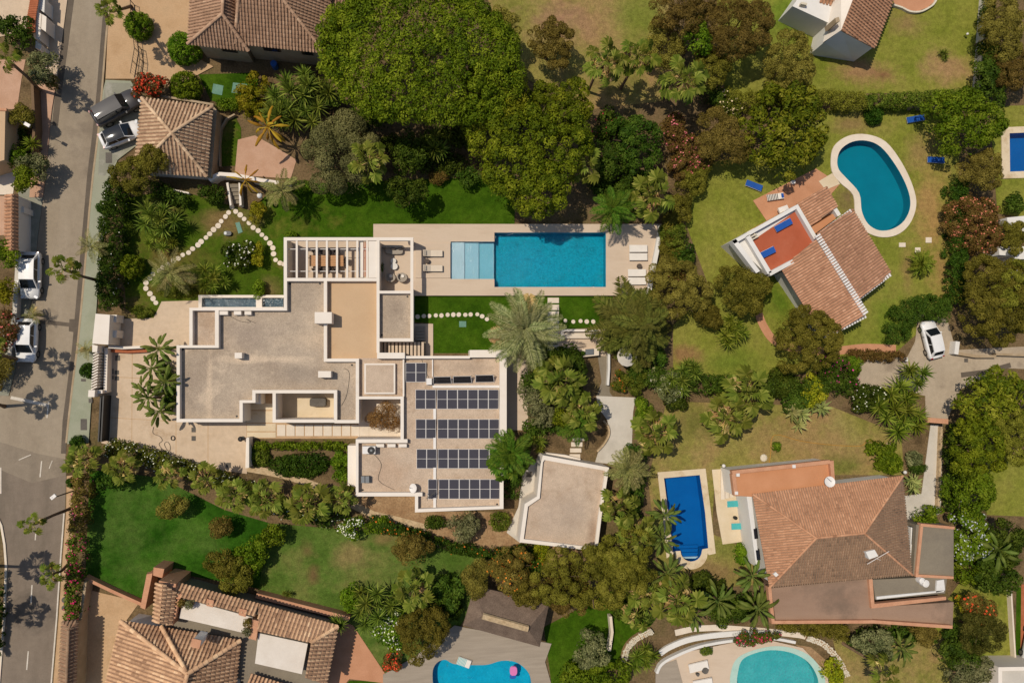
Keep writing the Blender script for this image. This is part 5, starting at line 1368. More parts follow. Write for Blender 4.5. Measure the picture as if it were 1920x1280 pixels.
MB().block([(1634, 1138), (1788, 1128), (1786, 1176), (1636, 1166)], 0, 2.9).build('flat_roof', 'brown_felt_roof', se)
MB().block([(1636, 1086), (1776, 1080), (1772, 1112), (1642, 1124)], 0, 3.1).build('roof_terrace', 'grey_felt_roof', se)
MB().block([(1718, 983), (1788, 987), (1788, 1082), (1712, 1077)], 0, 3.1).build('flat_roof', 'grey_felt_roof', se)
for pts in ([(1727, 981), (1790, 987), (1790, 992), (1726, 986)], [(1726, 986), (1731, 987), (1722, 1077), (1717, 1076)], [(1717, 1076), (1788, 1080), (1788, 1085), (1717, 1081)], [(1629, 1085), (1636, 1085), (1640, 1138), (1634, 1139)], [(1634, 1132), (1774, 1118), (1774, 1124), (1634, 1140)], [(1440, 1100), (1446, 1100), (1453, 1168), (1447, 1168)], [(1447, 1163), (1640, 1162), (1786, 1172), (1786, 1178), (1640, 1168), (1447, 1169)]):
    MB().block(pts, 2.8 - .001 * pts[0][0] % .05, 3.30 + .0007 * (pts[0][0] % 100)).build('coping', 'coping_terracotta', se)
for pts in ([(1708, 988), (1720, 990), (1712, 1078), (1706, 1077)],):
    MB().block(pts, 0, 2.6).build('wall', 'cool_white', se)
for pts in ([(1711, 987), (1722, 988), (1719, 1020), (1709, 1020)], [(1709, 1034), (1718, 1034), (1715, 1058), (1707, 1058)]):
    MB().block(pts, 2.0, 2.62).build('roof_opening', 'dark_window', se)
MB().block([(1644, 1118), (1770, 1106), (1770, 1109), (1644, 1123)], 3.1, 3.3).build('white_curb', 'cool_white', se)
MB().block([(1757, 1088), (1770, 1086), (1772, 1106), (1755, 1110)], 3.1, 3.3).build('white_curb', 'cool_white', se)
MB().block([(1623, 1034), (1640, 1030), (1647, 1042), (1630, 1048)], 3.5, 5.0).build('chimney', 'cool_white', se)
MB().block([(1450, 1076), (1455, 1072), (1460, 1077), (1455, 1081)], 3.3, 3.9).build('roof_vent', 'cool_white', se)
for (x, y) in ((1384, 890), (1381, 924), (1489, 874)): MB().block(sq(x - 3, y - 3, x + 3, y + 3), 3.0, 3.62).build('vent', 'white_paint', se)
dish(1549, 901, 3.15, .55, 'big white satellite dish at the end of the salmon terrace', (-.1, .15, .95))
mast = thing('television_mast', 'thin rooftop television mast beside the white chimney', 'aerial', P(1640, 1045, 4.6)); b0 = P(1640, 1045, 4.6)
MB().tube([P(1626, 1057, 5.2), P(1667, 1033, 5.4)], .03, 5).build('boom', 'white_paint', mast); MB().tube([b0 - Vector((0, 0, .6)), b0 + Vector((0, 0, .9))], .03, 5).build('pole', 'white_paint', mast)
for nm, x, y, r, lb in (('water_tank', 1735, 1093, .38, 'round white water tank on the roof terrace, nearer the corner'), ('water_tank', 1728, 1088, .32, 'smaller white water tank half behind the other on the roof terrace')):
    c = P(x, y, 3.6); t = thing(nm, lb, 'water tank', (c.x, c.y, 3.1)); MB().cyl(c, r, 3.1, 3.7, 16).build('drum', 'white_paint', t); MB().cyl(c, r * .8, 3.7, 3.76, 16, r * .6).build('lid', 'cool_white', t)
# the angled villa
av = thing('angled_villa', 'white villa set at an angle with red roof terrace and orange tile roofs', 'house', P(1520, 480))
MB().block([(1372, 453), (1490, 388), (1536, 462), (1440, 516)], 0, 2.9).build('wall', 'cool_white', av)
MB().block([(1407, 454), (1490, 397), (1531, 461), (1446, 511)], 2.9, 2.94).build('roof_terrace', 'red_floor', av)
for pts in ([(1372, 452), (1490, 386), (1493, 392), (1377, 457)], [(1490, 386), (1496, 383), (1542, 461), (1536, 465)], [(1441, 510), (1536, 460), (1539, 466), (1445, 517)], [(1398, 444), (1405, 440), (1447, 510), (1440, 514)], [(1372, 452), (1380, 448), (1425, 508), (1418, 512)]):
    MB().block(pts, 2.6, 3.5).build('parapet', 'cool_white', av)
tile_face(av, [(1550, 349, 2.5), (1571, 387, 2.5), (1519, 425, 3.1), (1494, 382, 3.1)] if False else [(1519, 425, 2.5), (1494, 382, 2.5), (1550, 349, 3.1), (1571, 387, 3.1)], 'tiles_orange', .29, .38, lift=.05)
for x, y in ((1546, 356), (1564, 387), (1522, 418)):
    q = P(x, y, 2.5); MB().tube([(q.x, q.y, 0), q], .12, 8).build('column', 'cool_white', av)
MB().block([(1518, 428), (1566, 398), (1572, 406), (1526, 440)], 0, 2.4).build('side_terrace', 'salmon_floor', av)
MB().block([(1562, 392), (1568, 388), (1577, 402), (1571, 406)], 0, 2.9).build('parapet', 'cool_white', av)
tile_face(av, [(1598, 391, 3.2), (1671, 512, 3.2), (1610, 562, 4.2), (1532, 439, 4.2)], 'tiles_orange', .29, .38, lift=.05)
tile_face(av, [(1466, 506, 3.2), (1533, 616, 3.2), (1622, 590, 4.2), (1532, 446, 4.2)] if False else [(1464, 503, 3.2), (1545, 634, 3.2), (1624, 590, 4.2), (1534, 446, 4.2)], 'tiles_orange', .29, .38, lift=.05)
avw = [(1477, 508), (1540, 456), (1592, 404), (1652, 508), (1602, 544), (1608, 586), (1552, 620)]
t = PL(avw, 3.1); MB().prism([(p.x, p.y, 0) for p in t], [(p.x, p.y, 3.0) for p in t]).build('wall', 'cool_white', av)
# white mortared ridge of alternating caps along the gable
A, B = P(1531, 440, 4.25), P(1623, 589, 4.25); nn = 32
for i in range(nn):
    c = A.lerp(B, (i + .5) / nn); d = (B - A).normalized(); rz = math.atan2(d.y, d.x)
    MB().box((c.x, c.y, 4.30), ((B - A).length / nn * .62, .62, .16), rz).build('ridge_cap', 'white_paint', av)
for (a, b, k) in (((1610, 560), (1670, 514), 14), ((1545, 634), (1624, 592), 16), ((1534, 440), (1596, 394), 14)):
    A, B = P(*a, 3.45), P(*b, 3.45) if k != 14 else P(*b, 3.3)
    for i in range(k):
        c = A.lerp(B, (i + .5) / k); d = (B - A).normalized(); rz = math.atan2(d.y, d.x)
        MB().box((c.x, c.y, c.z), ((B - A).length / k * .6, .34, .14), rz).build('verge_cap', 'white_paint', av)
MB().block([(1388, 472), (1394, 469), (1404, 490), (1398, 494)], 1.9, 2.0).build('awning', 'yellow_awning', av)
MB().block([(1408, 430), (1470, 396), (1472, 399), (1410, 434)], 1.9, 2.1).build('awning', 'yellow_awning', av)
pg = thing('wooden_rack', 'small white wooden rack at the west corner of the red roof terrace', 'rack', P(1408, 442, 2.94))
for i in range(4): MB().block([(1400 + 3 * i, 441 + 4.5 * i - 6), (1413 + 3 * i, 434 + 4.5 * i - 6), (1414 + 3 * i, 436 + 4.5 * i - 6), (1401 + 3 * i, 443 + 4.5 * i - 6)], 3.2, 3.4).build('slat', 'stone_white', pg)
for i in range(2): MB().block([(1401 + 9 * i, 436 - 4 * i), (1403 + 9 * i, 435 - 4 * i), (1412 + 9 * i, 450 - 4 * i), (1410 + 9 * i, 451 - 4 * i)], 2.94, 3.2).build('rail', 'stone_white', pg)
# north-east white house
ne = thing('white_house', 'white walled house with terracotta roof at the top right edge', 'house', P(1600, 20))
tile_face(ne, [(1690, -40, 3.6), (1640, 91, 3.6), (1577, 57, 5.2), (1622, -60, 5.2)], 'tiles_terracotta', .36, .42)
MB().add(PL([(1577, 57), (1622, -60)], 5.2) + PL([(1577, -90), (1543, 80)], 3.0), [(0, 1, 2, 3)]).build('white_roof_slope', 'white_render', ne)
q = PL([(1577, 58), (1638, 90)], 3.5)
rb = PL([(1577, 57), (1622, -60)], 5.1); e1 = P(1636, 90, 3.4); e2 = P(1686, -40, 3.4); w1 = P(1545, 80, 2.95); w2 = P(1580, -88, 2.95)
MB().add([(w1.x, w1.y, 0), (e1.x, e1.y, 0), e1, rb[0], w1, (w2.x, w2.y, 0), (e2.x, e2.y, 0), e2, rb[1], w2], [(0, 1, 2, 3, 4), (9, 8, 7, 6, 5), (1, 6, 7, 2), (5, 0, 4, 9)]).build('wall', 'cool_white', ne)
ch = MB().block([(1566, 34), (1573, 32), (1575, 40), (1568, 43)], 3.6, 5.6).build('chimney', 'kerb_stone', ne)
MB().block([(1486, 12), (1536, -60), (1600, -60), (1590, 17), (1555, 44)], 0, 3.2).build('wall', 'cool_white', ne)
tile_face(ne, [(1538, 6, 3.2), (1596, 20, 3.2), (1610, -60, 4.6), (1550, -60, 4.6)], 'tiles_terracotta', .36, .42)
MB().block([(1503, 4), (1514, 6), (1513, 10), (1502, 8)], 3.2, 3.7).build('chimney', 'stone_white', ne)
strip_mb(smooth_px([(1676, 9), (1692, 14), (1706, 21), (1724, 22), (1741, 15), (1755, 2), (1762, -30)], 3, False), 3, 0, .35).build('terrace_wall', 'stone_white', ne)
# bits of houses at the frame edges
wb = thing('white_house', 'white flat roofed building half hidden by trees at the right edge', 'house', P(1900, 440))
MB().block([(1888, 408), (1990, 398), (1990, 440), (1892, 432)], 0, 2.6).build('wall', 'cool_white', wb)
MB().block([(1872, 462), (1990, 462), (1990, 520), (1905, 520), (1902, 480), (1874, 478)], 0, 2.2).build('wall', 'cool_white', wb)
MB().block([(1910, 486), (1990, 484), (1990, 500), (1912, 500)], 2.2, 2.5).build('skylight', 'dark_window', wb)
lb = thing('white_house', 'corner of a white flat roof at the bottom right edge', 'house', P(1890, 1260))
MB().block([(1876, 1256), (1990, 1254), (1990, 1345), (1876, 1345)], 0, 2.6).build('flat_roof', 'pale_concrete', lb)
for pts in ([(1872, 1250), (1990, 1248), (1990, 1255), (1872, 1257)], [(1872, 1257), (1879, 1257), (1879, 1345), (1872, 1345)]): MB().block(pts, 0, 3.0).build('parapet', 'white_render', lb)
lh = thing('street_house', 'corner of a red tile edged house wall at the left edge by the street', 'house', P(20, 390))
tile_face(lh, [(33, 470, 2.5), (33, 364, 2.5), (23, 364, 2.9), (22, 470, 2.9)], 'tiles_terracotta', .34, .4)
tile_face(lh, [(11, 364, 2.5), (10, 470, 2.5), (22, 470, 2.9), (23, 364, 2.9)], 'tiles_terracotta', .34, .4)
MB().block([(14, 366), (31, 366), (30, 468), (13, 468)], 0, 2.45).build('wall', 'white_render', lh)
MB().block([(32, 382), (45, 388), (45, 399), (32, 396)], 0, 1.6).build('gate_pillar', 'white_render', lh)
for y0, y1 in ((203, 245), (245, 300)):
    pass
lw = thing('street_house', 'ochre walled house corner at the left edge above the street palms', 'house', P(0, 240))
MB().block([(-60, 203), (10, 206), (8, 300), (-60, 320)], 0, 3.0).build('wall', 'tan_terrace', lw)
MB().block([(-60, 200), (12, 203), (12, 208), (-60, 206)], 2.9, 3.1).build('coping', 'coping_terracotta', lw)

# ------------------------------------------------------------------ walls, gates, fences
bw = thing('brick_capped_wall', 'wall with red brick coping beside the white street gate', 'wall', P(62, 30))
strip_mb([(67, -30), (64, 5), (59, 35), (58, 62)], 12, 0, 1.9).build('wall', 'white_render', bw)
A = smooth_px([(67, -20), (64, 5), (59, 35), (58, 62)], 7, False)
for (a, b) in zip(A, A[1:]):
    m_ = ((a[0] + b[0]) / 2, (a[1] + b[1]) / 2); c = P(*m_, 1.95); MB().box((c.x, c.y, 1.95), (.78, .20, .10), .12).build('brick', 'brick_red', bw)
gt = thing('street_gate', 'white double panel gate leaning open by the beige driveway, top left', 'gate', P(78, 50))
for pts in ([(70, 22), (78, 27), (76, 52), (68, 47)], [(79, 27), (87, 32), (86, 60), (77, 54)], [(68, 48), (76, 53), (75, 76), (67, 72)]):
    MB().block(pts, .1, 1.7).build('gate_panel', 'white_render', gt)
MB().block([(67, 76), (78, 84), (77, 94), (66, 90)], 0, 1.5).build('pillar', 'white_render', gt); MB().block([(72, -8), (84, -2), (83, 24), (74, 18)], 0, 1.6).build('pillar', 'cool_white', gt)
wall('garden_wall', [(60, 158), (62, 200), (64, 240), (60, 280)], 5, 1.3, 'wood_post', 'brown wooden garden fence behind the pink pavement', 'fence')
wall('low_wall', [(34, 450), (31, 520), (27, 600), (18, 660), (12, 700)], 7, .7, 'pale_concrete', 'long low pale street wall beside the two white cars')
gho = thing('gatehouse', 'white flat gatehouse roof between hedge and street pavement', 'gatehouse', P(190, 618))
MB().block([(179, 588), (206, 590), (203, 646), (173, 644)], 0, 2.5).build('roof_slab', 'white_render', gho)
for y in (590, 619): MB().block([(206, y), (219, y), (218, y + 14), (205, y + 14)], 0, 1.6).build('side_box', 'white_render', gho)
MB().block([(173, 646), (183, 648), (182, 660), (173, 660)], 0, 2.2).build('end_wall', 'white_render', gho)
sf = thing('slatted_screen', 'white street screen of slanted fins beside the driveway', 'fence', P(180, 690))
for i in range(13):
    y = 661 + 5.4 * i; x = 176 - .32 * i
    MB().block([(x - 2, y + 3), (x + 9, y - 2.5), (x + 10, y - .5), (x - 1, y + 5)], .1, 1.9).build('fin', 'white_render', sf)
MB().block([(180, 655), (190, 655), (186, 731), (176, 731)], 0, .5).build('base', 'white_render', sf)
gp = thing('gate_pillar', 'white square gate pillar on the green pavement', 'pillar', P(172, 737)); MB().block([(166, 731), (178, 731), (177, 744), (165, 744)], 0, 2.2).build('shaft', 'white_render', gp); MB().block([(180, 731), (192, 731), (192, 737), (179, 738)], 0, 1.6).build('side_wall', 'white_render', gp)
sg = thing('sliding_gate', 'dark sliding driveway gate with long rails', 'gate', P(187, 780))
for dx in (0, 5): MB().block([(187.5 + dx, 742), (190 + dx, 742), (185.5 + dx, 828), (183 + dx, 828)], 0, 1.6).build('gate_leaf', 'dark_metal', sg)
for k in range(9): MB().block([(187 - k * .5, 745 + 9.4 * k), (196 - k * .5, 745 + 9.4 * k), (196 - k * .5, 746.2 + 9.4 * k), (187 - k * .5, 746.2 + 9.4 * k)], .4, .5).build('tie_bar', 'dark_metal', sg)
wall('garden_wall', [(199, 652), (197, 735)], 6, 1.1, 'white_render', 'white wall between screen and beige driveway')
wall('garden_wall', [(203, 650), (230, 652), (276, 650)], 5, 1.0, 'white_render', 'thin white curved wall along the top of the driveway')
wall('retaining_wall', [(204, 657), (240, 659), (276, 657)], 6, .45, 'brick_red', 'reddish planter edge under the curved white driveway wall')
wall('garden_wall', [(464.5, 822), (463, 877)], 6, .9, 'white_render', 'short white wall at the east end of the driveway', z0=0)
wall('boundary_wall', [(1240, 424), (1232, 470), (1222, 520), (1216, 554)], 8, .9, 'cool_white', 'white boundary wall at the east end of the pool deck')
wall('garden_wall', [(1142, 660), (1142, 690), (1140, 722)], 4, .6, 'cool_white', 'white wall along the narrow grey walk under the conifer')
gbx = thing('garden_bench', 'long white built in garden bench south of the pool', 'bench', P(1090, 628))
MB().rect(1054, 617, 1120, 621.5, 0, .8).build('backrest', 'white_render', gbx); MB().rect(1054, 624, 1118, 634, 0, .45).build('seat', 'pale_stone', gbx); MB().rect(1052, 618, 1057, 636, 0, .6).build('armrest', 'white_render', gbx)
bq = thing('outdoor_kitchen', 'white outdoor kitchen counter with grey cover beside the conifer', 'counter', P(1105, 660)); MB().block([(1091, 655), (1123, 653), (1123, 666), (1094, 669)], 0, .9).build('counter', 'pale_stone', bq); MB().block([(1098, 654.5), (1113, 653.5), (1113, 664), (1098, 665)], .9, 1.1).build('lid', 'grey_metal', bq)
wall('garden_wall', smooth_px([(1120, 846), (1133, 832), (1142, 815), (1141, 800), (1132, 788)], 4, False), 3, .35, 'rubble', 'curved stone edging beside the pale concrete path')
wall('garden_wall', [(1024, 851), (1060, 855), (1088, 862)], 5, .8, 'white_render', 'short white wall at the head of the garage roof')
wall('boundary_wall', [(158, 1083), (210, 1108), (266, 1133)], 6, .8, 'coping_terracotta', 'thin terracotta capped wall between green lawn and sandy courtyard')
wall('boundary_wall', [(160, 1090), (150, 1165)], 5, 1.4, 'kerb_stone', 'beige wall between bougainvillea hedge and sandy courtyard')
wall('boundary_wall', [(480, 1116), (560, 1136), (655, 1160)], 9, 1.2, 'coping_terracotta', 'long terracotta wall along the south lawn edge behind the tiled house')
wall('garden_wall', [(392, 338), (402, 330), (412, 326), (440, 328), (490, 338), (545, 346)], 7, 1.6, 'white_render', 'white curving wall behind the stone path loop')
gs = thing('garden_stair', 'grey stair with white curved sides at the apex of the stepping stone path', 'stair', P(440, 365))
for k in range(5): MB().block([(428 + k, 345 + 7.4 * k), (446 + k * .8, 345 + 7.4 * k), (447 + k * .8, 352 + 7.4 * k), (429 + k, 352 + 7.4 * k)], 0, .75 - .14 * k).build('step', 'grey_felt_roof', gs)
for pts in ([(424, 343), (428, 342), (434, 384), (431, 386)], [(447, 343), (450, 343), (453, 384), (449, 386)]): MB().block(pts, 0, .9).build('side_wall', 'white_render', gs)
wall('garden_wall', [(300, 352), (330, 357), (354, 362)], 3, .5, 'white_render', 'thin pale wall in the shade below the pyramid roofed garage')
wall('boundary_wall', [(412, 312), (411, 270), (414, 240), (425, 222), (440, 214)], 3, .5, 'kerb_stone', 'low curved beige edging around the small lawn by the garage')
wall('boundary_wall', [(300, 180), (345, 187), (400, 196)], 4, 1.4, 'kerb_stone', 'beige wall behind the red bougainvillea and pyramid roof')
wall('boundary_wall', [(1852, -20), (1846, 60), (1838, 165)], 3, 1.1, 'pale_concrete', 'thin pale boundary wall right of the top right lawn')
wall('boundary_wall', [(1700, 199), (1770, 200)], 4, 1.0, 'grey_felt_roof', 'dark low wall under the long hedge near the blue lounger')
wall('boundary_wall', [(1896, 1104), (1900, 1170), (1904, 1232)], 3, .6, 'pale_stone', 'narrow white kerb wall between two lawns at the right edge')
wall('garden_wall', [(1794, 662), (1830, 668), (1868, 668)], 5, .7, 'kerb_stone', 'short beige wall beside the grey drive and white car')
wall('garden_wall', [(1868, 664), (1990, 668)], 4, .7, 'kerb_stone', 'low wall at the right edge above the grey drive')
wall('garden_wall', [(1796, 640), (1793, 664)], 8, .9, 'cool_white', 'white gate pillar next to the parked white car', 'pillar')
wall('gate_pillar', [(1605, 671), (1617, 671)], 6, .8, 'cool_white', 'white block at the left end of the reddish hedge', 'pillar')
wall('gate_pillar', [(1694, 673), (1703, 674)], 6, .8, 'cool_white', 'white block at the right end of the reddish hedge', 'pillar')
wall('garden_gate_roof', [(1739, 787), (1778, 790)], 9, 2.3, 'coping_terracotta', 'small red tiled gate roof at the end of the grey drive', 'gate', z0=1.9)
wall('retaining_wall', [(1766, 800), (1763, 880), (1760, 950)], 4, .5, 'rubble', 'rough stone edging along the grey garden walk')
wall('pool_terrace_wall', smooth_px([(1232, 1262), (1240, 1246), (1262, 1232), (1312, 1212), (1380, 1200), (1440, 1196), (1492, 1204)], 4, False), 5, .55, 'cool_white', 'white curving low wall round the oval pool terrace')
wall('terrace_step_wall', smooth_px([(1238, 1225), (1258, 1212), (1300, 1197), (1370, 1188), (1440, 1186)], 4, False), 10, .3, 'cool_white', 'pale curved step band above the oval pool terrace')
wall('garden_wall', [(1145, 1155), (1148, 1185), (1143, 1220)], 5, .9, 'pale_stone', 'short white wall beside the dark round shrub at the bottom')
wall('rubble_wall', smooth_px([(1170, 1238), (1176, 1216), (1192, 1198), (1222, 1182)], 4, False), 11, .5, 'mulch', 'curved dry stone wall at the bottom, left one')
wall('rubble_wall', smooth_px([(1515, 1196), (1545, 1208), (1572, 1236), (1588, 1266)], 4, False), 11, .5, 'mulch', 'curved dry stone wall beside the oval pool, right one')
def wall_stones(wname, label, path, wpx, z):
    w = [o for o in COL.objects if o.get('label') == label][0]
    rg = RNG(); pts = smooth_px(path, 10, False)
    meshes = []
    for v in range(3):
        mb = MB(); a = [6.283 * (k + rg.uniform(-.25, .25)) / 6 for k in range(6)]; rr = rg.uniform(.75, 1.1, 6)
        mb.prism([(math.cos(t) * q, math.sin(t) * q, -.5) for t, q in zip(a, rr)], [(math.cos(t) * q * .85, math.sin(t) * q * .85, .5) for t, q in zip(a, rr)])
        meshes.append(mb.mesh('stone', 'stone_white'))
    for i in range(len(pts)):
        for s in (-1, 0, 1):
            x, y = pts[i]; x2, y2 = pts[min(i + 1, len(pts) - 1)]; x0, y0 = pts[max(i - 1, 0)]
            d = Vector((x2 - x0, y2 - y0)).normalized(); q = P(x - d.y * s * wpx * .32 + rg.normal(0, .5), y + d.x * s * wpx * .32 + rg.normal(0, .5), z)
            k = rg.uniform(.10, .15)
            link_mesh('stone', meshes[int(rg.integers(0, 3))], w, q - w.location, (0, 0, rg.uniform(0, 6)), (k * 1.2, k, .14))
wall_stones('rubble_wall', 'curved dry stone wall at the bottom, left one', [(1170, 1238), (1176, 1216), (1192, 1198), (1222, 1182)], 11, .5)
wall_stones('rubble_wall', 'curved dry stone wall beside the oval pool, right one', [(1515, 1196), (1545, 1208), (1572, 1236), (1588, 1266)], 11, .5)
wall('garden_wall', [(992, 1070), (1010, 1060), (1024, 1060)], 5, .5, 'pale_stone', 'short pale wall end beside the olive trees at the bottom')
wall('garden_wall', [(797, 1014), (822, 1021)], 5, .4, 'pale_stone', 'small pale slab among the orange flowering hedge')
railing([(244, 0), (246, 40), (252, 90), (244, 138)], 1.1, 'thin dark railing beside the round bushes at the top')
railing([(258, 85), (262, 110), (258, 140)], 1.0, 'short dark railing right of the other one at the top drive')
# thatched gazebo
gz = thing('thatched_gazebo', 'grey brown hipped gazebo roof on the wooden pool deck', 'gazebo', P(950, 1155))
for f in ([(868, 1172, 2.4), (1012, 1212, 2.4), (990, 1178, 3.6), (905, 1154, 3.6)], [(1012, 1212, 2.4), (1030, 1130, 2.4), (990, 1178, 3.6)], [(1030, 1130, 2.4), (890, 1098, 2.4), (905, 1154, 3.6), (990, 1178, 3.6)], [(890, 1098, 2.4), (868, 1172, 2.4), (905, 1154, 3.6)]):
    q = [P(*p) for p in f]; MB().prism([p - Vector((0, 0, .2)) for p in q], q).build('roof_slope', 'thatch', gz)
A, B = P(905, 1154, 3.66), P(990, 1178, 3.66); MB().tube([A, A.lerp(B, .5), B], .32, 8).build('ridge_roll', 'rubble', gz)
for x, y in ((880, 1168), (1006, 1202), (1020, 1138), (896, 1108)): b = P(x, y, 2.3); MB().tube([(b.x, b.y, .0), b], .09, 7).build('post', 'wood_post', gz)

# ------------------------------------------------------------------ cars
def lerp3(a, b, t): return tuple(a[i] + (b[i] - a[i]) * t for i in range(3))
def make_car(label, px, py, heading_px, L, W, Hh, paint, glass_roof=False, zroad=.02, boxy=0.0, group=None, name='parked_car', hatch=True):
    """heading_px: plan direction of the nose"""
    c = P(px, py, .8); d = P(px + heading_px[0], py + heading_px[1], .8) - c; rz = math.atan2(d.y, d.x)
    t = thing(name, label, 'car', (c.x, c.y, zroad), rz, group)
    hw = W / 2; hl = L / 2
    def part(nm, mb, m, smooth=False, parent=t): return link_mesh(nm, mb.mesh(nm, m, smooth), parent)
    belt = .62 * Hh
    hood = .60 * Hh if not boxy else .68 * Hh
    # body shell: stations from tail to nose
    st = [(-1.0, .80, .42, .60), (-.985, .90, .34, belt / Hh * 1.0), (-.93, .965, .20, belt / Hh * 1.03), (-.75, .995, .17, belt / Hh * 1.04), (-.45, 1, .16, belt / Hh * 1.02), (0, 1, .16, belt / Hh), (.30, 1, .16, belt / Hh * .98), (.52, .995, .16, hood / Hh * .985), (.74, .97, .17, hood / Hh * .95), (.90, .91, .20, hood / Hh * .88), (.97, .80, .26, hood / Hh * .78), (1.0, .66, .34, hood / Hh * .60)]
    vs = []; N = 11
    for (x, w, zb, zt) in st:
        X = x * hl; Wd = w * hw; b = zb * Hh; tp = zt * Hh
        prof = [(-.80, b), (-.96, b + .12), (-1.0, (b + tp) * .52), (-.985, tp - .13), (-.90, tp - .02), (0, tp + .035)]
        prof = prof + [(-y, z) for y, z in reversed(prof[:-1])]
        vs += [(X, y * Wd, z) for y, z in prof]
    fs = []
    for i in range(len(st) - 1):
        for k in range(N - 1): fs.append((i * N + k, (i + 1) * N + k, (i + 1) * N + k + 1, i * N + k + 1))
        fs.append((i * N, i * N + N - 1, (i + 1) * N + N - 1, (i + 1) * N))
    fs.append(tuple(range(N))); fs.append(tuple(reversed(range((len(st) - 1) * N, len(st) * N))))
    part('body', MB().add(vs, fs), paint, True)
    # cabin
    xb0, xt0 = -.92 * hl, (-.80 if boxy else -.66) * hl
    if not hatch: xb0, xt0 = -.66 * hl, -.42 * hl
    xb1, xt1 = (.50 if boxy else .58) * hl, (.26 if boxy else .20) * hl
    wb, wt = .90 * hw, .75 * hw; zt = Hh; zb = belt - .02
    bl = [(xb0, -wb * .94, zb), (xb1, -wb * .96, zb), (xb1, wb * .96, zb), (xb0, wb * .94, zb)]
    tl = [(xt0, -wt * .95, zt - .05), (xt1, -wt, zt - .02), (xt1, wt, zt - .02), (xt0, wt * .95, zt - .05)]
    # subdivided, slightly domed roof
    mb = MB(); G = []
    for i in range(5):
        u = i / 4
        for j in range(5):
            v = j / 4
            a = lerp3(tl[0], tl[1], u); b = lerp3(tl[3], tl[2], u); p = lerp3(a, b, v)
            G.append((p[0], p[1], p[2] + .05 * (1 - (2 * v - 1) ** 2) + .03 * (1 - (2 * u - 1) ** 2)))
    mb.add(G, [(i * 5 + j, (i + 1) * 5 + j, (i + 1) * 5 + j + 1, i * 5 + j + 1) for i in range(4) for j in range(4)])
    part('roof_panel', mb, 'car_glass' if glass_roof else paint, True)
    mb = MB().add(bl + tl, [(0, 1, 5, 4), (1, 2, 6, 5), (2, 3, 7, 6), (3, 0, 4, 7)])
    part('cabin', mb, paint)
    def pane(nm, q, u0, u1, v0, v1, push):
        n = (Vector(q[1]) - Vector(q[0])).cross(Vector(q[3]) - Vector(q[0])).normalized()
        f = lambda u, v: Vector(lerp3(lerp3(q[0], q[1], u), lerp3(q[3], q[2], u), v)) + n * push
        a, b, cc, dd = f(u0, v0), f(u1, v0), f(u1, v1), f(u0, v1)
        part(nm, MB().prism_free([a - n * .01, b - n * .01, cc - n * .01, dd - n * .01], [a, b, cc, dd]), 'car_glass')
    pane('windshield', [bl[1], bl[2], tl[2], tl[1]], .05, .95, .06, .96, .012)
    pane('rear_window', [bl[3], bl[0], tl[0], tl[3]], .10, .90, .30, .92, .012)
    for q in ([bl[0], bl[1], tl[1], tl[0]], [bl[2], bl[3], tl[3], tl[2]]):
        r = q is not None and q[0] == bl[2]
        pane('side_window', q, .50 if not r else .10, .90 if not r else .50, .16, .90, .012)
        pane('side_window', q, .10 if not r else .53, .47 if not r else .90, .16, .90, .012)
    for sx in (-.62, .62):
        for sy in (-1, 1):
            r = .225 * Hh
            a = [6.2832 * k / 14 for k in range(14)]
            y0, y1 = sy * hw * .80, sy * hw * .995
            w_ = MB().add([(sx * hl + r * math.cos(k), y0, r + r * math.sin(k)) for k in a] + [(sx * hl + r * math.cos(k), y1, r + r * math.sin(k)) for k in a], [tuple(range(14)), tuple(range(27, 13, -1))] + [(i, 14 + i, 14 + (i + 1) % 14, (i + 1) % 14) for i in range(14)])
            wo = part('wheel', w_, 'tyre')
            rm = MB().add([(sx * hl + .62 * r * math.cos(k), y1 + sy * .006, r + .62 * r * math.sin(k)) for k in a], [tuple(range(14))])
            part('rim', rm, 'rim', parent=wo)
    for sy in (-1, 1):
        part('headlight', MB().box((.925 * hl, sy * .66 * hw, hood * .84), (.22, .34, .12), -sy * .5), 'lamp_clear')
        part('taillight', MB().box((-.965 * hl, sy * .76 * hw, belt * .93), (.14, .24, .16), sy * .3), 'lamp_red')
        part('mirror', MB().box((.27 * hl, sy * (hw + .09), belt + .05), (.14, .22, .13), sy * .2), paint)
    part('rear_bumper', MB().box((-.965 * hl, 0, .42), (.16, W * .78, .16)), 'black_plastic')
    part('front_grille', MB().box((.975 * hl, 0, .42), (.10, W * .5, .16)), 'black_plastic')
    return t
def prism_free(s, bottom, top):
    n = len(bottom)
    return s.add(list(bottom) + list(top), [tuple(range(n - 1, -1, -1)), tuple(range(n, 2 * n))] + [(i, (i + 1) % n, n + (i + 1) % n, n + i) for i in range(n)])
MB.prism_free = prism_free
make_car('silver white sedan parked along the street, upper of the two by the low wall', 56, 516, (-.03, 1), 4.5, 1.80, 1.46, 'paint_silverwhite')
make_car('white hatchback parked on the street below the silver sedan', 49, 638, (-.05, 1), 4.15, 1.82, 1.5, 'paint_white')
make_car('dark grey van like car parked under the red bougainvillea', 220, 203, (1, -.54), 4.8, 1.9, 1.85, 'paint_graphite', zroad=.13, boxy=1)
make_car('white car with black glass roof beside the tiled pyramid garage', 227, 252, (1, -.40), 3.95, 1.72, 1.46, 'paint_white', glass_roof=True, zroad=.13)
make_car('white hatchback on the grey drive inside the curved hedge', 1748, 636, (-.25, -1), 4.2, 1.80, 1.5, 'paint_white', zroad=.06)
make_car('white car barely showing at the right edge near the bottom', 1938, 1206, (.2, -1), 4.2, 1.8, 1.5, 'paint_white', zroad=.04)

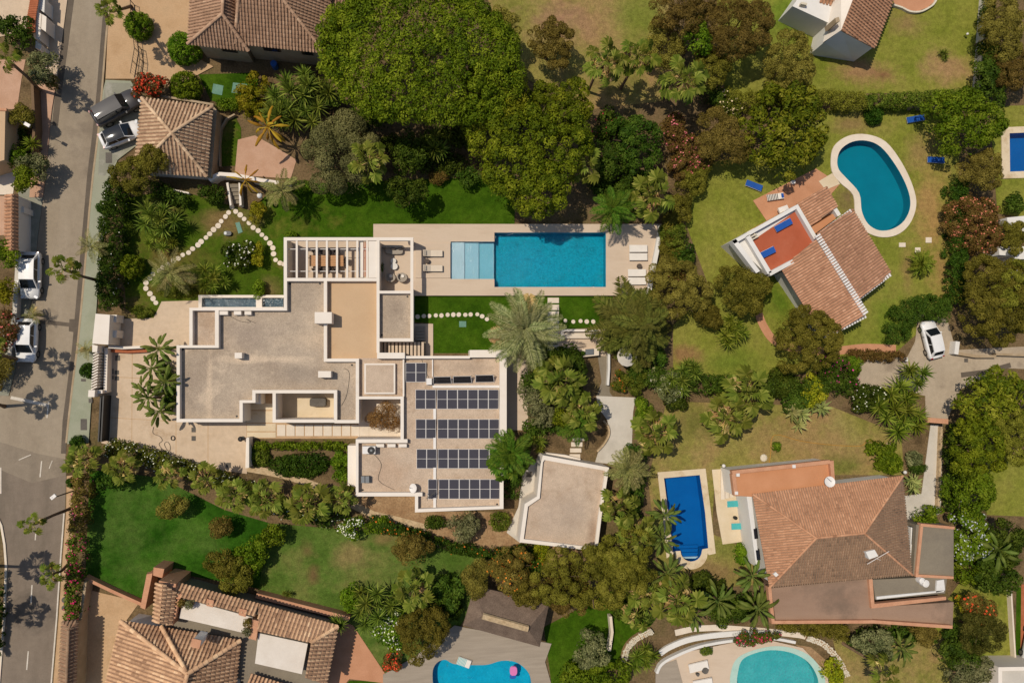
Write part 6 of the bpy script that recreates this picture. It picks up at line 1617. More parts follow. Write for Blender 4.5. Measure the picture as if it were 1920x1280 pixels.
# ------------------------------------------------------------------ outdoor furniture
def lounger(px, py, heading_px, label, cushion='white_fabric', frame='white_paint', z=0.1, L=1.95, W=.68, back=.0, group=None, pillow=None, name='sun_lounger', stripes=None):
    c = P(px, py, z + .3); d = P(px + heading_px[0] * 10, py + heading_px[1] * 10, z + .3) - c; rz = math.atan2(d.y, d.x)
    t = thing(name, label, 'sun lounger', (c.x, c.y, z), rz, group)
    pt = lambda nm, mb, m: link_mesh(nm, mb.mesh(nm, m), t)
    pt('frame', MB().box((0, 0, .24), (L, W, .06)), frame)
    for sx in (-.42, .42):
        for sy in (-.42, .42): pt('leg', MB().box((sx * L, sy * W, .11), (.06, .06, .22)), frame)
    xb = L * .5; xk = L * .12
    if cushion:
        pt('cushion', MB().box((-L * .19, 0, .31), (L * .62, W * .94, .09)), cushion)
        h = .36 if back else .05
        a = [(xk, -W * .47, .27), (xb, -W * .47, .27 + h), (xb, W * .47, .27 + h), (xk, W * .47, .27)]
        pt('backrest', MB().prism_free(a, [(x - .04, y, zz + .09) for x, y, zz in a]), cushion)
    if stripes:
        for k in range(7): pt('stripe', MB().box((-L * .46 + k * L * .095, 0, .362), (L * .04, W * .93, .012)), stripes)
    if pillow: pt('pillow', MB().box((L * .40, 0, .40 + (.26 if back else 0)), (.26, W * .7, .10)), pillow)
    return t
lounger(811.5, 475, (-1, 0), 'beige lounger on the sun platform, upper one by the shallow pool', 'cream_fabric', 'dark_fabric', DECK_Z + .10, pillow='grey_fabric', back=1)
lounger(811.5, 503, (-1, 0), 'beige lounger on the sun platform, lower one by the shallow pool', 'cream_fabric', 'dark_fabric', DECK_Z + .10, pillow='grey_fabric', back=1)
lounger(1197, 466, (1, 0), 'white lounger at the pool deck end, topmost of four', z=DECK_Z, W=.78)
lounger(1197, 481.5, (1, 0), 'white lounger at the pool deck end, second from the top', z=DECK_Z, W=.78)
lounger(1194.5, 511.5, (1, 0), 'white lounger at the pool deck end, third from the top', z=DECK_Z, W=.78)
lounger(1194.5, 527, (1, 0), 'white lounger at the pool deck end, lowest of four', z=DECK_Z, W=.78)
lounger(1717, 223, (1, -.17), 'bright blue lounger on grass below the long hedge', 'blue_fabric', 'white_paint', .03, L=2.1)
lounger(1755, 300, (1, .06), 'blue lounger half in tree shade right of the kidney pool', 'blue_fabric', 'white_paint', .03, L=2.0)
lounger(1414, 348, (1, .4), 'faded blue lounger on grass at the corner of the brick patio', 'blue_fabric', 'white_paint', .03, L=1.9)
lounger(1454, 369, (1, -.15), 'blue lounger with black and white striped towel on the brick patio', 'white_fabric', 'white_paint', .09, L=1.9, stripes='black_plastic', pillow='blue_fabric')
lounger(1469, 422, (1, -.55), 'blue lounger on the red roof terrace, upper one', 'blue_fabric', 'white_paint', 2.95, L=2.0)
lounger(1438, 474, (1, -.5), 'blue lounger on the red roof terrace, lower one', 'blue_fabric', 'white_paint', 2.95, L=1.9)
lounger(1377, 944, (-1, .05), 'turquoise lounger on the cream patio, upper one', 'teal_fabric', 'white_paint', .09, L=1.6)
lounger(1386, 986, (1, -.05), 'turquoise lounger on the cream patio, lower one', 'teal_fabric', 'white_paint', .09, L=1.7)
lounger(870, 1241, (1, .35), 'pale striped lounger standing in the curved turquoise pool edge', 'white_fabric', 'white_paint', .02, L=1.4, W=.8, stripes='teal_fabric')
lounger(1310, 1249, (1, -.25), 'white lounger on the oval pool terrace', 'white_fabric', 'white_paint', .10, L=2.1, W=.9)
lounger(1318, 1281, (1, -.2), 'white lounger cut by the bottom edge on the pool terrace', 'white_fabric', 'white_paint', .10, L=2.1, W=.9)
def stool(px, py, z, r, h, m, label, name='side_table', cat='table', top=None):
    c = P(px, py, z + h); t = thing(name, label, cat, (c.x, c.y, z))
    MB().cyl(c, r * .8, z, z + h * .55, 14, r).build('base', m, t); MB().cyl(c, r, z + h * .55, z + h, 14, r * .92).build('top', top or m, t)
    return t
stool(801, 489, DECK_Z + .10, .25, .42, 'dark_fabric', 'dark round side table between the two platform loungers')
stool(1199.5, 498.5, DECK_Z, .27, .42, 'dark_fabric', 'dark round side table between the four white loungers')
stool(1309, 1265, .10, .16, .45, 'dark_cover', 'smaller dark round table on the oval pool terrace')
stool(1323, 1257, .10, .36, .45, 'dark_cover', 'larger dark round table on the oval pool terrace')
stool(1380, 971, .08, .2, .45, 'dark_metal', 'small dark table between the turquoise loungers')
stool(1488, 341, .08, .26, .40, 'white_paint', 'small white stool in tree shade on the brick patio')
stool(737.5, 489, .30, .30, .32, 'grey_metal', 'round grey coffee table in the open lounge, upper one', top='cool_white')
stool(739, 499, .30, .38, .36, 'grey_metal', 'round grey coffee table in the open lounge, lower larger one', top='cool_white')
# dining table and chairs under the beams
dt = thing('dining_table', 'long teak dining table under the white beams', 'table', P(613, 488, .30))
for k in range(7): MB().rect(580, 478.2 + k * 3.0, 644, 480.9 + k * 3.0, .98, 1.03).build('plank', 'teak', dt)
for x in (584, 638):
    for y in (481, 495): MB().rect(x, y, x + 2, y + 2, .30, .975).build('leg', 'teak', dt)
def chair(px, py, face, label):
    c = P(px, py, .6); d = P(px + face[0] * 10, py + face[1] * 10, .6) - c; rz = math.atan2(d.y, d.x)
    t = thing('dining_chair', label, 'chair', (c.x, c.y, .30), rz, 'chairs around the teak dining table')
    pt = lambda nm, mb, m='dark_fabric': link_mesh(nm, mb.mesh(nm, m), t)
    pt('seat', MB().cyl((0, 0), .27, .40, .47, 12))
    a = [math.pi * (.5 + k / 8) for k in range(9)]
    vs = []
    for k in a: vs += [(.27 * math.cos(k), .27 * math.sin(k), .47), (.32 * math.cos(k), .32 * math.sin(k), .80), (.30 * math.cos(k), .30 * math.sin(k), .47), (.35 * math.cos(k), .35 * math.sin(k), .80)]
    fs = []
    for i in range(8): o = 4 * i; fs += [(o, o + 4, o + 5, o + 1), (o + 2, o + 3, o + 7, o + 6), (o + 1, o + 5, o + 7, o + 3)]
    pt('backrest', MB().add(vs, fs))
    for x, y in ((.18, .18), (.18, -.18), (-.18, .18), (-.18, -.18)): pt('leg', MB().tube([(x * 1.15, y * 1.15, 0), (x, y, .4)], .018, 5), 'dark_metal')
od = ('leftmost', 'second', 'third', 'rightmost')
for i, x in enumerate((592, 606, 618, 632)):
    chair(x, 473.5, (0, 1), f'dark dining chair, {od[i]} on the far side of the teak table')
    chair(x, 504, (0, -1), f'dark dining chair, {od[i]} on the near side of the teak table')
chair(648, 489, (-1, 0), 'dark dining chair at the right head of the teak table')
# lounge seats
sf_ = thing('outdoor_sofa', 'long rounded grey sofa with cushions in the open lounge', 'sofa', P(738, 467, .30))
def blob(t, name, px0, py0, px1, py1, z0, z1, m, r=.35):
    a = P(px0, py0, z1); b = P(px1, py1, z1); cx, cy = (a.x + b.x) / 2, (a.y + b.y) / 2; hx, hy = abs(b.x - a.x) / 2, abs(b.y - a.y) / 2
    pts = [(cx + hx * math.copysign(abs(math.cos(k)) ** r, math.cos(k)), cy + hy * math.copysign(abs(math.sin(k)) ** r, math.sin(k))) for k in [6.2832 * (i + .5) / 20 for i in range(20)]]
    MB().prism([(x, y, z0) for x, y in pts], [(cx + (x - cx) * .96, cy + (y - cy) * .94, z1) for x, y in pts]).build(name, m, t)
blob(sf_, 'seat', 722, 462, 756, 477, .38, .72, 'grey_fabric', .5)
blob(sf_, 'backrest', 716, 459, 757, 464.5, .38, 1.0, 'grey_fabric', .4)
for x in (733, 745): blob(sf_, 'cushion', x, 461, x + 9, 468, .72, .95, 'dark_fabric', .6)
for (x, lb) in ((732, 'round grey tub armchair in the open lounge, left one'), (754, 'round grey tub armchair in the open lounge, right one')):
    c = P(x, 519.5, .7); t = thing('tub_armchair', lb, 'armchair', (c.x, c.y, .30))
    MB().cyl(c, .44, .32, .62, 16, .47).build('seat', 'grey_fabric', t)
    vs = []; fs = []
    for k in range(13):
        th = 3.9 + 4.0 * k / 12 - 1.57
        for r, z in ((.46, .62), (.40, 1.0), (.53, 1.0), (.53, .45)): vs.append((c.x + r * math.cos(th), c.y + r * math.sin(th), z))
    for k in range(12):
        o = 4 * k
        for e in range(3): fs.append((o + e, o + e + 1, o + 5 + e, o + 4 + e))
    MB().add(vs, fs).build('backrest', 'grey_fabric', t); MB().cyl(c + Vector((.05, .1, 0)), .2, .62, .74, 10, .16).build('cushion', 'white_fabric', t)
for (x, y, lb) in ((714, 498, 'dark potted plant by the lounge wall, upper one'), (714.5, 505, 'dark potted plant by the lounge wall, lower one')):
    c = P(x, y, .7); t = thing('potted_plant', lb, 'potted plant', (c.x, c.y, .30)); MB().cyl(c, .16, .30, .65, 10, .2).build('pot', 'dark_fabric', t)
    rg = RNG(); V, Q, T, _, _ = crown_cloud(.32, .32, .3, .16, .16, 1.4, rg); link_mesh('foliage', np_mesh('foliage', V, Q, 'leaf_dark', T), t, (0, 0, .6))
# covered table in the inner court
ct = thing('covered_table', 'dark grey covered table in the sunken villa court', 'table', P(595, 753, .06)); blob(ct, 'cover', 580, 746, 611, 762, .10, .80, 'dark_cover', .3)
for x, y in ((583, 749), (608, 759)): MB().rect(x, y, x + 1, y + 1, .06, .1).build('foot', 'dark_metal', ct)
# robot mower, hoses, lamps, floats
rm = thing('robot_mower', 'small dark robot mower on the lawn beside the teal cover', 'lawn mower', P(427, 437, .02))
blob(rm, 'shell', 419, 432.5, 434, 442, .05, .28, 'black_plastic', .7); blob(rm, 'front_panel', 420, 434, 425, 440, .28, .31, 'grey_metal', .7)
for x, y in ((421, 433), (432, 441)): MB().rect(x, y, x + 1.2, y + 1.2, .02, .06).build('wheel', 'tyre', rm)
def hose(pts, z, m, label, r=.03): return one('garden_hose', MB().tube([P(x, y, z) for x, y in smooth_px(pts, 5, False)], r, 5), m, label, 'hose')
hose([(288, 800), (287, 812), (300, 818), (304, 826), (298, 832), (305, 842), (317, 846), (319, 836), (314, 828), (308, 832), (313, 843)], .09, 'dark_cover', 'thin dark hose lying in loops on the driveway', .022)
one('coiled_hose', MB().tube([P(324 + 3.6 * math.cos(k * .7), 821 + 4.2 * math.sin(k * .7), .08 + .012 * k * .3) for k in range(22)], .035, 5), 'dark_metal', 'dark coiled hose ring on the driveway', 'hose')
hose([(1440, 880), (1445, 850), (1447, 822), (1460, 815), (1500, 826), (1550, 833), (1600, 836), (1618, 834), (1626, 825), (1640, 828), (1665, 834)], .05, 'yellow_awning', 'long yellow hose winding across the dry lawn', .03)
def street_lamp(head, base, h, label):
    b = P(*base); hd = P(*head, h); t = thing('street_lamp', label, 'street lamp', b)
    k = Vector((b.x, b.y, h - .1))
    MB().tube([b, b + Vector((0, 0, h * .6)), k], [.07, .055, .04], 7).build('pole', 'dark_metal', t)
    MB().tube([k, k.lerp(hd, .5) + Vector((0, 0, .12)), hd], [.035, .03, .03], 6).build('arm', 'dark_metal', t)
    MB().box((hd.x, hd.y, hd.z), (.52, .30, .12), math.atan2(hd.y - b.y, hd.x - b.x)).build('lamp_head', 'white_paint', t)
street_lamp((51, 234), (75, 249), 3.4, 'street lamp with white head beside the pink pavement')
street_lamp((100, 931), (137, 920), 3.8, 'street lamp reaching over the road beside the bougainvillea hedge')
def globe(px, py, h, label, r=.2):
    c = P(px, py, h); t = thing('globe_lamp', label, 'lamp', (c.x, c.y, 0)); MB().tube([(c.x, c.y, 0), (c.x, c.y, h - r)], .04, 6).build('post', 'dark_metal', t); MB().sphere(c, r, 12, 8).build('globe', 'cool_white', t, smooth=True)
globe(487, 367, 2.2, 'grey globe garden lamp beside the golden palm', .27)
globe(1357, 873, 1.0, 'small white globe lamp at the corner of the cream steps')
globe(1697, 885, 1.0, 'small white globe lamp beside the tiled house garden')
globe(1814, 64, .6, 'tiny white globe on the top right lawn', .14)
fl = thing('inflatable_float', 'pink and blue inflatable float on the curved pool', 'pool float', P(963, 1256, .08)); blob(fl, 'mattress', 956, 1249, 970, 1266, .04, .2, 'pink_plastic', .7); blob(fl, 'band', 955.5, 1264, 968, 1272, .05, .17, 'blue_plastic', .7)
bb = thing('rain_barrel', 'blue barrel against the north house wall', 'barrel', P(513, 121)); c = P(513, 119, .9); MB().cyl(c, .33, 0, .9, 14).build('drum', 'blue_plastic', bb); MB().cyl(c, .28, .9, .94, 14).build('lid', 'blue_plastic', bb)
sk = thing('garden_table', 'white garden sink table at the villa wall on the brick patio', 'table', P(1465, 392)); MB().block([(1459, 390), (1476, 384), (1480, 393), (1463, 400)], .75, .95).build('basin', 'white_paint', sk); MB().block([(1463, 391), (1474, 387), (1476, 393), (1465, 397)], 0, .745).build('pedestal', 'cool_white', sk)
tk = thing('patio_heater', 'small dark patio heater beside the short driveway wall', 'heater', P(453, 822)); c = P(453, 822, .5); MB().cyl(c, .2, .06, .2, 10).build('base', 'dark_metal', tk); MB().tube([(c.x, c.y, .2), (c.x, c.y, .9)], .04, 6).build('pole', 'dark_metal', tk); MB().cyl((c.x, c.y), .26, .9, 1.0, 10, .08).build('hood', 'dark_metal', tk)
one('boulder', MB().sphere(P(1432, 858, .15), .42, 9, 6, .5), 'stone_white', 'pale rounded stone block on the dry lawn near the salmon terrace', 'boulder')
one('boulder', MB().sphere(P(1666, 834, .15), .35, 9, 6, .5), 'rubble', 'pinkish boulder at the corner of the dry lawn bed', 'boulder')
one('bench_plank', MB().block([(1428, 592 + 20), (1429, 592 + 20), (1429, 612.5), (1428, 612.5)], .05, .1), 'wood_post', 'tiny plank on the brick garden path', 'plank') if False else None
um = thing('parasol', 'round pale grey parasol under the conifer', 'parasol', P(1176, 668)); c = P(1176, 668, 2.4)
k = 12; vs = [(c.x, c.y, 2.75)] + [(c.x + 1.05 * math.cos(6.2832 * i / k), c.y + 1.05 * math.sin(6.2832 * i / k), 2.35) for i in range(k)]
MB().add(vs, [(0, 1 + i, 1 + (i + 1) % k) for i in range(k)]).build('canopy', 'pale_concrete', um); MB().tube([(c.x, c.y, 0), (c.x, c.y, 2.7)], .03, 6).build('pole', 'grey_metal', um)
for i in range(k): MB().tube([(c.x, c.y, 2.72), (vs[1 + i][0], vs[1 + i][1], 2.33)], .012, 4).build('rib', 'grey_metal', um)

# ------------------------------------------------------------------ trees
tree('pine', 790, 92, 190, 10.5, 'huge bright green umbrella pine crown beside the brown tiled house', name='umbrella_pine', ry=142, lobes=1, flat=.32, swell_k=.6)
tree('pine', 925, 175, 62, 8.8, 'lower shoulder tree of the huge pine, toward the lawn', name='umbrella_pine', ry=70, lobes=1)
tree('broad', 990, 272, 122, 9.0, 'big dense olive green tree overhanging the long pool deck', name='evergreen_tree', ry=122, flat=.55, lobes=5)
tree('broad', 1050, 205, 70, 7.5, 'olive green tree between the big pool tree and the north lawn', name='evergreen_tree', ry=62)
tree('silver', 640, 285, 80, 5.2, 'grey green tree of rounded puffs left of the big pines', name='grey_tree', ry=84, spread=.8, shell=.75)
tree('dark', 765, 360, 36, 4.2, 'small dark tree with its shadow on the lawn above the terrace', ry=30)
tree('dark', 1195, 262, 52, 5.2, 'dark green round tree among pink flowers north of the deck', ry=56)
tree('dark', 1150, 300, 40, 4.0, 'dark low tree right of the big olive green tree')
tree('dark', 770, 285, 40, 4.0, 'dark green small tree in the gap under the huge pine')
tree('brown', 1385, 48, 72, 6.5, 'large brownish tree right of the north lawn at the top', ry=62)
tree('brown', 1285, 18, 58, 6.5, 'dark brown tree cut by the top edge above the green cone tree', ry=45)
tree('bright', 1308, 70, 26, 5.5, 'bright green narrow tree between two brown trees at the top', ry=40)
tree('brown', 1483, 115, 55, 5.5, 'round brown tree at the left of the top right lawn')
tree('brown', 1245, 85, 38, 4.2, 'thin brown shrubby tree behind the three tall fan palms', ry=52)
tree('brown', 1035, 78, 46, 4.8, 'wind leaning brown tree with open crown on the north lawn', ry=48, flat=.5)
tree('brown', 938, 45, 36, 6.0, 'small brown tree between huge pine and north lawn', ry=38)
tree('olive', 1330, 130, 40, 4.6, 'olive green tree right of the tall palms beside the lawn', ry=42)
tree('magnolia', 1480, 240, 82, 6.2, 'large glossy magnolia like tree left of the kidney pool', name='magnolia_tree', ry=98)
tree('bright', 1810, 232, 70, 5.8, 'bright green leafy tree right of the kidney pool', ry=60)
tree('brown', 1842, 318, 44, 4.2, 'small brown tree below the bright leafy tree by the right edge', ry=40)
tree('brown', 1355, 260, 56, 4.6, 'flat topped brown tree left of the magnolia', name='acacia_tree', ry=54, flat=.45)
tree('brown', 1275, 545, 60, 4.6, 'brown green tree at the east end of the pool deck', ry=62)
tree('olive', 1396, 540, 54, 4.4, 'round olive tree below the angled villa corner', name='olive_tree', ry=50)
tree('olive', 1516, 632, 66, 5.2, 'large round olive tree overlapping the orange tile roof', name='olive_tree', ry=66)
tree('olive', 1328, 592, 28, 2.8, 'small olive tree between conifer and villa lawn', name='olive_tree')
conifer(1196, 612, 84, 7.5, 'spreading dark conifer with radiating branches east of the long pool')
tree('olive', 1872, 566, 76, 6.3, 'big olive green tree above the white car on the right', ry=88)
tree('olive', 1905, 540, 50, 6.5, 'greyish olive tree at the right edge behind the big one', ry=52)
tree('magnolia', 1878, 748, 82, 6.0, 'broad dark glossy tree right of the grey drive', ry=58)
tree('broad', 1835, 835, 60, 5.5, 'pale green tree right of the walk, middle of the right hand row', ry=62)
tree('bright', 1820, 925, 52, 4.6, 'bright green tree beside the garden walk on the right', ry=56)
tree('olive', 1905, 815, 40, 6.0, 'olive green tree at the right edge with leaning trunks', ry=60)
tree('brown', 1880, 55, 42, 5.0, 'brown tree in the top right corner beyond the boundary wall', ry=62)
tree('brown', 1900, 130, 36, 4.2, 'brown tree below the top right corner tree', ry=44)
tree('dark', 1862, 150, 30, 3.4, 'dark shrubby tree beyond the thin boundary wall', ry=62)
tree('reddish', 1826, 415, 58, 3.6, 'big pink flowering oleander on the right side', name='oleander', ry=62, flowers='petal_salmon', fl_n=420, fl_size=.2)
tree('olive', 1900, 445, 32, 3.6, 'green tree in front of the white building at the right edge')
tree('olive', 1110, 1085, 118, 6.2, 'large spreading olive green tree mass at the bottom centre', name='pepper_tree', ry=62, flat=.5)
tree('olive', 1170, 1050, 62, 5.8, 'olive tree joined to the large one, toward the narrow blue pool', name='pepper_tree', ry=58)
tree('brown', 1062, 1108, 50, 5.0, 'brownish tree left of the large bottom centre olive mass', name='pepper_tree', ry=52)
tree('olive', 992, 1110, 30, 4.0, 'small olive tree above the gazebo roof', name='olive_tree', ry=34)
tree('olive', 795, 1185, 50, 4.6, 'feathery olive tree beside the wooden pool deck', name='pepper_tree', ry=62)
tree('brown', 772, 1032, 36, 4.0, 'upright brown tree casting a dark shadow on the south lawn', ry=36)
tree('brown', 892, 1090, 28, 3.4, 'open brown tree with bare bent branches by the gazebo', ry=40)
tree('brown', 960, 1065, 44, 4.0, 'brown shrubby tree with orange flowers north of the gazebo', ry=44, flowers='petal_orange', fl_n=70)
tree('dark', 845, 1110, 30, 2.8, 'dark green tree in the shade between lawn and gazebo', ry=42)
tree('grey', 1112, 1218, 38, 3.4, 'dark grey green round tree left of the short white wall', ry=34)
tree('brown', 325, 948, 27, 2.6, 'round brown tree standing alone on the dark green lawn')
tree('brown', 412, 990, 22, 2.4, 'small brown tree right of the lone one on the dark lawn', ry=22)
tree('olive', 412, 1055, 30, 3.0, 'olive brown tree at the lower edge of the dark lawn, left of a pair', name='olive_tree', ry=30)
tree('olive', 448, 1082, 33, 3.0, 'olive brown tree at the lower edge of the dark lawn, right of a pair', name='olive_tree', ry=34)
tree('dark', 205, 905, 26, 2.6, 'dark leafy tree at the top corner of the dark lawn', ry=24)
tree('bright', 475, 1035, 32, 2.8, 'bright yellow green tree between the two south lawns', ry=36)
tree('bright', 510, 1005, 22, 2.4, 'bright green bush tree at the top of the worn lawn', ry=22)
tree('olive', 255, 325, 44, 4.2, 'dark green tree overhanging the pyramid garage roof', name='olive_tree', ry=42)
tree('olive', 290, 300, 30, 4.4, 'small olive tree against the pyramid roof', name='olive_tree', ry=30)
tree('grey', 78, 125, 32, 3.2, 'grey green tree beside the white street gate', ry=34)
tree('brown', 95, 155, 14, 1.8, 'little reddish tree on the pink pavement', name='street_tree')
tree('dark', 22, 52, 42, 3.4, 'long dark shaded tree at the top left corner', ry=34)
tree('grey', 62, 310, 30, 2.8, 'grey green tree beside the street at the left', ry=30)
tree('broad', 45, 335, 24, 2.8, 'green street tree above the red tile edged wall', ry=28)
tree('olive', 40, 218, 26, 2.8, 'brown green bush tree under the street lamp', ry=24)
tree('bright', 28, 292, 24, 2.4, 'bright bushy tree at the left edge', ry=20)
tree('yellow', 12, 545, 22, 2.6, 'yellow green shrub tree along the low street wall', ry=30)
tree('broad', 14, 480, 24, 2.8, 'green shrub tree behind the low street wall, upper one', ry=34)
tree('reddish', 8, 610, 22, 2.4, 'reddish flowering shrub tree along the low street wall', ry=46, flowers='petal_salmon', fl_n=90)
tree('brown', 2, 690, 20, 2.2, 'brown shrub tree at the left edge by the road', ry=40)
tree('bright', 1740, 1225, 34, 2.6, 'green tree with orange blossom below the terracotta house corner', ry=28, flowers='petal_orange', fl_n=30) if False else None
tree('brown', 1738, 1190, 26, 3.2, 'brown green tree on the lawn below the felt roofs', ry=26)
tree('grey', 1640, 1205, 44, 3.4, 'olive brown bush tree below the felt roof, left one', ry=30)
tree('dark', 1808, 1225, 40, 3.4, 'dark green tree at the bottom right, beside the narrow lawn', ry=40)
tree('grey', 1825, 1262, 52, 3.6, 'grey green tree in front of the white roof corner', ry=32)
tree('conifer', 1845, 1185, 46, 4.4, 'spiky branched tree on the lawn at the lower right', ry=44)
tree('brown', 1835, 1140, 36, 3.6, 'brown tree with orange flowers right of the flat roofs', ry=30, flowers='petal_orange', fl_n=90, fl_size=.28)
tree('dark', 1870, 1085, 42, 4.2, 'dark green tree right of the grey flat roof', ry=36)
tree('bright', 1825, 1010, 40, 4.0, 'green tree with lilac white flowers at the right', ry=64, flowers='petal_lilac', fl_n=420, fl_size=.2)
tree('dark', 1890, 1015, 40, 4.6, 'dark tree at the right edge below the small lawn', ry=44)
tree('grey', 480, 305, 20, 1.6, 'small dry grey bush tree on the pink court', ry=18) if False else None
# the big clump south of the house
tree('dark', 1050, 700, 62, 4.6, 'dense green tree clump right of the solar roof', ry=58)
tree('grey', 1015, 745, 44, 4.0, 'grey green tree forming the left of the clump by the solar roof', ry=50)
tree('broad', 1075, 765, 48, 3.8, 'green tree forming the lower part of the clump beside the pale path', ry=40)
tree('grey', 870, 985, 36, 2.4, 'round grey green bush tree below the solar roof', ry=28)
tree('dead', 716, 783, 30, 2.2, 'round rust brown dry shrub in the small courtyard', name='dry_shrub', ry=30, cat='shrub')

# ------------------------------------------------------------------ shrubs
ball('clipped_bright', 258, 45, 25, 2.0, 'round clipped bush at the top beside the railing', )
ball('clipped_bright', 343, 88, 30, 2.4, 'round clipped bush touching the brown tiled roof corner')
ball('clipped_olive', 346, 160, 28, 2.4, 'round clipped bush right of the red bougainvillea')
ball('clipped_olive', 243, 499, 23, 2.1, 'round clipped bush beside the tall dark hedge')
ball('clipped', 163, 695, 14, 1.2, 'small round bush at the white slatted screen')
ball('clipped', 192, 388, 12, 1.2, 'small clipped cube bush at the street end of the tall hedge')
ball('clipped', 144, 829, 13, 1.1, 'low clipped bush at the lower end of the green pavement')
ball('clipped', 134, 905, 10, 1.0, 'small clipped bush beside the bougainvillea hedge')
ball('clipped_olive', 1674, 869, 19, 1.6, 'dark oval clipped shrub in the bed beside the dry lawn')
ball('clipped', 1640, 215, 17, 1.4, 'round green shrub under the long hedge')
shrub('reddish', 276, 161, 36, 2.8, 'red flowering bougainvillea over the dark grey car', name='bougainvillea', ry=28, flowers='petal_red', fl_n=420, fl_size=.22)
shrub('dark', 450, 478, 30, 1.9, 'white flowering round shrub in the garden loop', ry=32, flowers='petal_white', fl_n=90, fl_size=.18)
shrub('yellow', 484, 476, 11, 1.4, 'tall yellow green clipped shrub beside the branching stones', ry=28)
shrub('yellow', 480, 398, 16, 1.6, 'yellow green shrub right of the garden stair', ry=24)
shrub('bright', 484, 540, 12, 1.2, 'bright green shrub above the pond', ry=20)
shrub('hedge', 398, 362, 28, 1.8, 'dark clipped mound left of the garden stair', ry=22)
shrub('cover', 265, 584, 26, .7, 'low mossy mound below the stepping stone loop', ry=12)
shrub('cover', 332, 548, 40, .5, 'flat mossy bed under the grey feather palm', ry=16)
shrub('bright', 545, 440, 13, .8, 'small bright bush at the pergola corner', ry=7)
shrub('yellow', 475, 185, 40, 2.4, 'golden green shrub above the small lawn', ry=46)
shrub('bright', 425, 195, 22, 1.2, 'green shrub edging the small lawn', ry=12)
shrub('dark', 560, 345, 34, 1.0, 'dark shrub at the upper left of the green lawn', ry=10)
shrub('bright', 565, 352, 26, 1.0, 'bright ground shrub along the white wall', ry=12)
shrub('dark', 880, 330, 26, 1.8, 'dark bush at the base of the big pool tree', ry=20)
shrub('reddish', 822, 330, 20, 1.2, 'reddish low bush at the top of the green lawn', ry=14)
shrub('dark', 700, 215, 46, 2.4, 'shaded dark bush between grey tree and pine', ry=30)
shrub('dark', 840, 260, 46, 2.4, 'shaded dark bush under the pine and the pool tree', ry=34)
shrub('reddish', 1290, 295, 46, 2.8, 'pink and red bougainvillea mass west of the villa lawn', name='bougainvillea', ry=46, flowers='petal_pink', fl_n=260, fl_size=.2)
shrub('dark', 1145, 232, 34, 2.4, 'dark shrub with magenta flowers, left of the round dark tree', ry=30, flowers='petal_magenta', fl_n=40, fl_size=.24)
shrub('reddish', 1262, 250, 30, 2.8, 'reddish flowering shrub above the bougainvillea mass', ry=36, flowers='petal_pink', fl_n=90)
shrub('cover', 1366, 196, 28, 2.2, 'cream flowering shrub between lawn and magnolia', ry=30, flowers='petal_cream', fl_n=150, fl_size=.18)
shrub('olive', 1275, 385, 26, 2.2, 'olive shrub at the upper end of the villa lawn edge', ry=40)
shrub('cover', 1262, 440, 28, 2.0, 'pale green shrub beside the white boundary wall', ry=30)
shrub('olive', 1305, 330, 30, 2.4, 'olive shrub at the top corner of the villa lawn', ry=36)
shrub('dark', 1178, 345, 40, 2.2, 'dark shrub behind the pool deck palms', ry=30)
shrub('dark', 1285, 480, 24, 1.8, 'dark low shrub between deck wall and villa lawn', ry=22)
shrub('reddish', 1275, 520, 30, 2.4, 'brownish shrub with pink tips above the brown green tree', ry=18, flowers='petal_pink', fl_n=40)
shrub('hedge', 1070, 664, 26, 1.4, 'clipped green block shrub beside the pale slab path', ry=11)
shrub('cover', 1165, 718, 18, 1.2, 'rusty green shrub at the top of the pale concrete path', ry=22, flowers='petal_orange', fl_n=30)
shrub('cover', 1196, 715, 24, 1.8, 'yellow green shrub right of the narrow walk', ry=26)
shrub('grey', 1250, 715, 36, 2.2, 'grey green shrub with white flowers below the conifer', ry=34, flowers='petal_white', fl_n=40, fl_size=.16)
shrub('dark', 1270, 750, 26, 1.4, 'dark low shrub at the top edge of the dry lawn', ry=20)
shrub('bright', 1205, 770, 18, 1.2, 'green shrub along the pale concrete path', ry=36)
shrub('dark', 1465, 715, 36, 2.0, 'dark shrub below the large round olive tree', ry=24)
shrub('yellow', 1525, 735, 26, 2.2, 'yellow green shrub at the top of the dry lawn', ry=36)
shrub('dark', 1495, 745, 34, 1.8, 'dark green shrub left of the yellow green one', ry=24)
shrub('dark', 1570, 700, 44, 2.2, 'dark shrub with magenta flowers below the reddish hedge', ry=36, flowers='petal_magenta', fl_n=110, fl_size=.2)
shrub('dark', 1628, 745, 40, 2.2, 'dark shrub with white flowers left of the large yucca clump', ry=30, flowers='petal_white', fl_n=60, fl_size=.18)
shrub('bright', 1600, 690, 14, 1.6, 'bright green shrub at the left end of the reddish hedge', ry=26)
shrub('bright', 1655, 850, 30, 1.4, 'leafy green shrub group at the right end of the dry lawn', ry=28)
shrub('grey', 1716, 860, 18, 1.2, 'grey green round shrub beside the garden walk, upper one', ry=16)
shrub('dark', 1722, 878, 18, 1.0, 'dark low shrub beside the garden walk', ry=10)
shrub('bright', 1457, 838, 9, .8, 'tiny green shrub on the left bed of the dry lawn')
shrub('bright', 1459, 815, 8, .7, 'tiny round shrub in the stone edged bed') if False else None
shrub('bright', 1392, 1035, 22, 1.3, 'green shrub at the foot of the terracotta house west wall', ry=20)
shrub('bright', 728, 1182, 34, 2.0, 'large white flowering shrub on the south lawn edge', ry=38, flowers='petal_white', fl_n=240, fl_size=.18)
shrub('reddish', 737, 1237, 19, 1.6, 'orange red flowering shrub below the white flowering one', ry=24, flowers='petal_orange', fl_n=150, fl_size=.2)
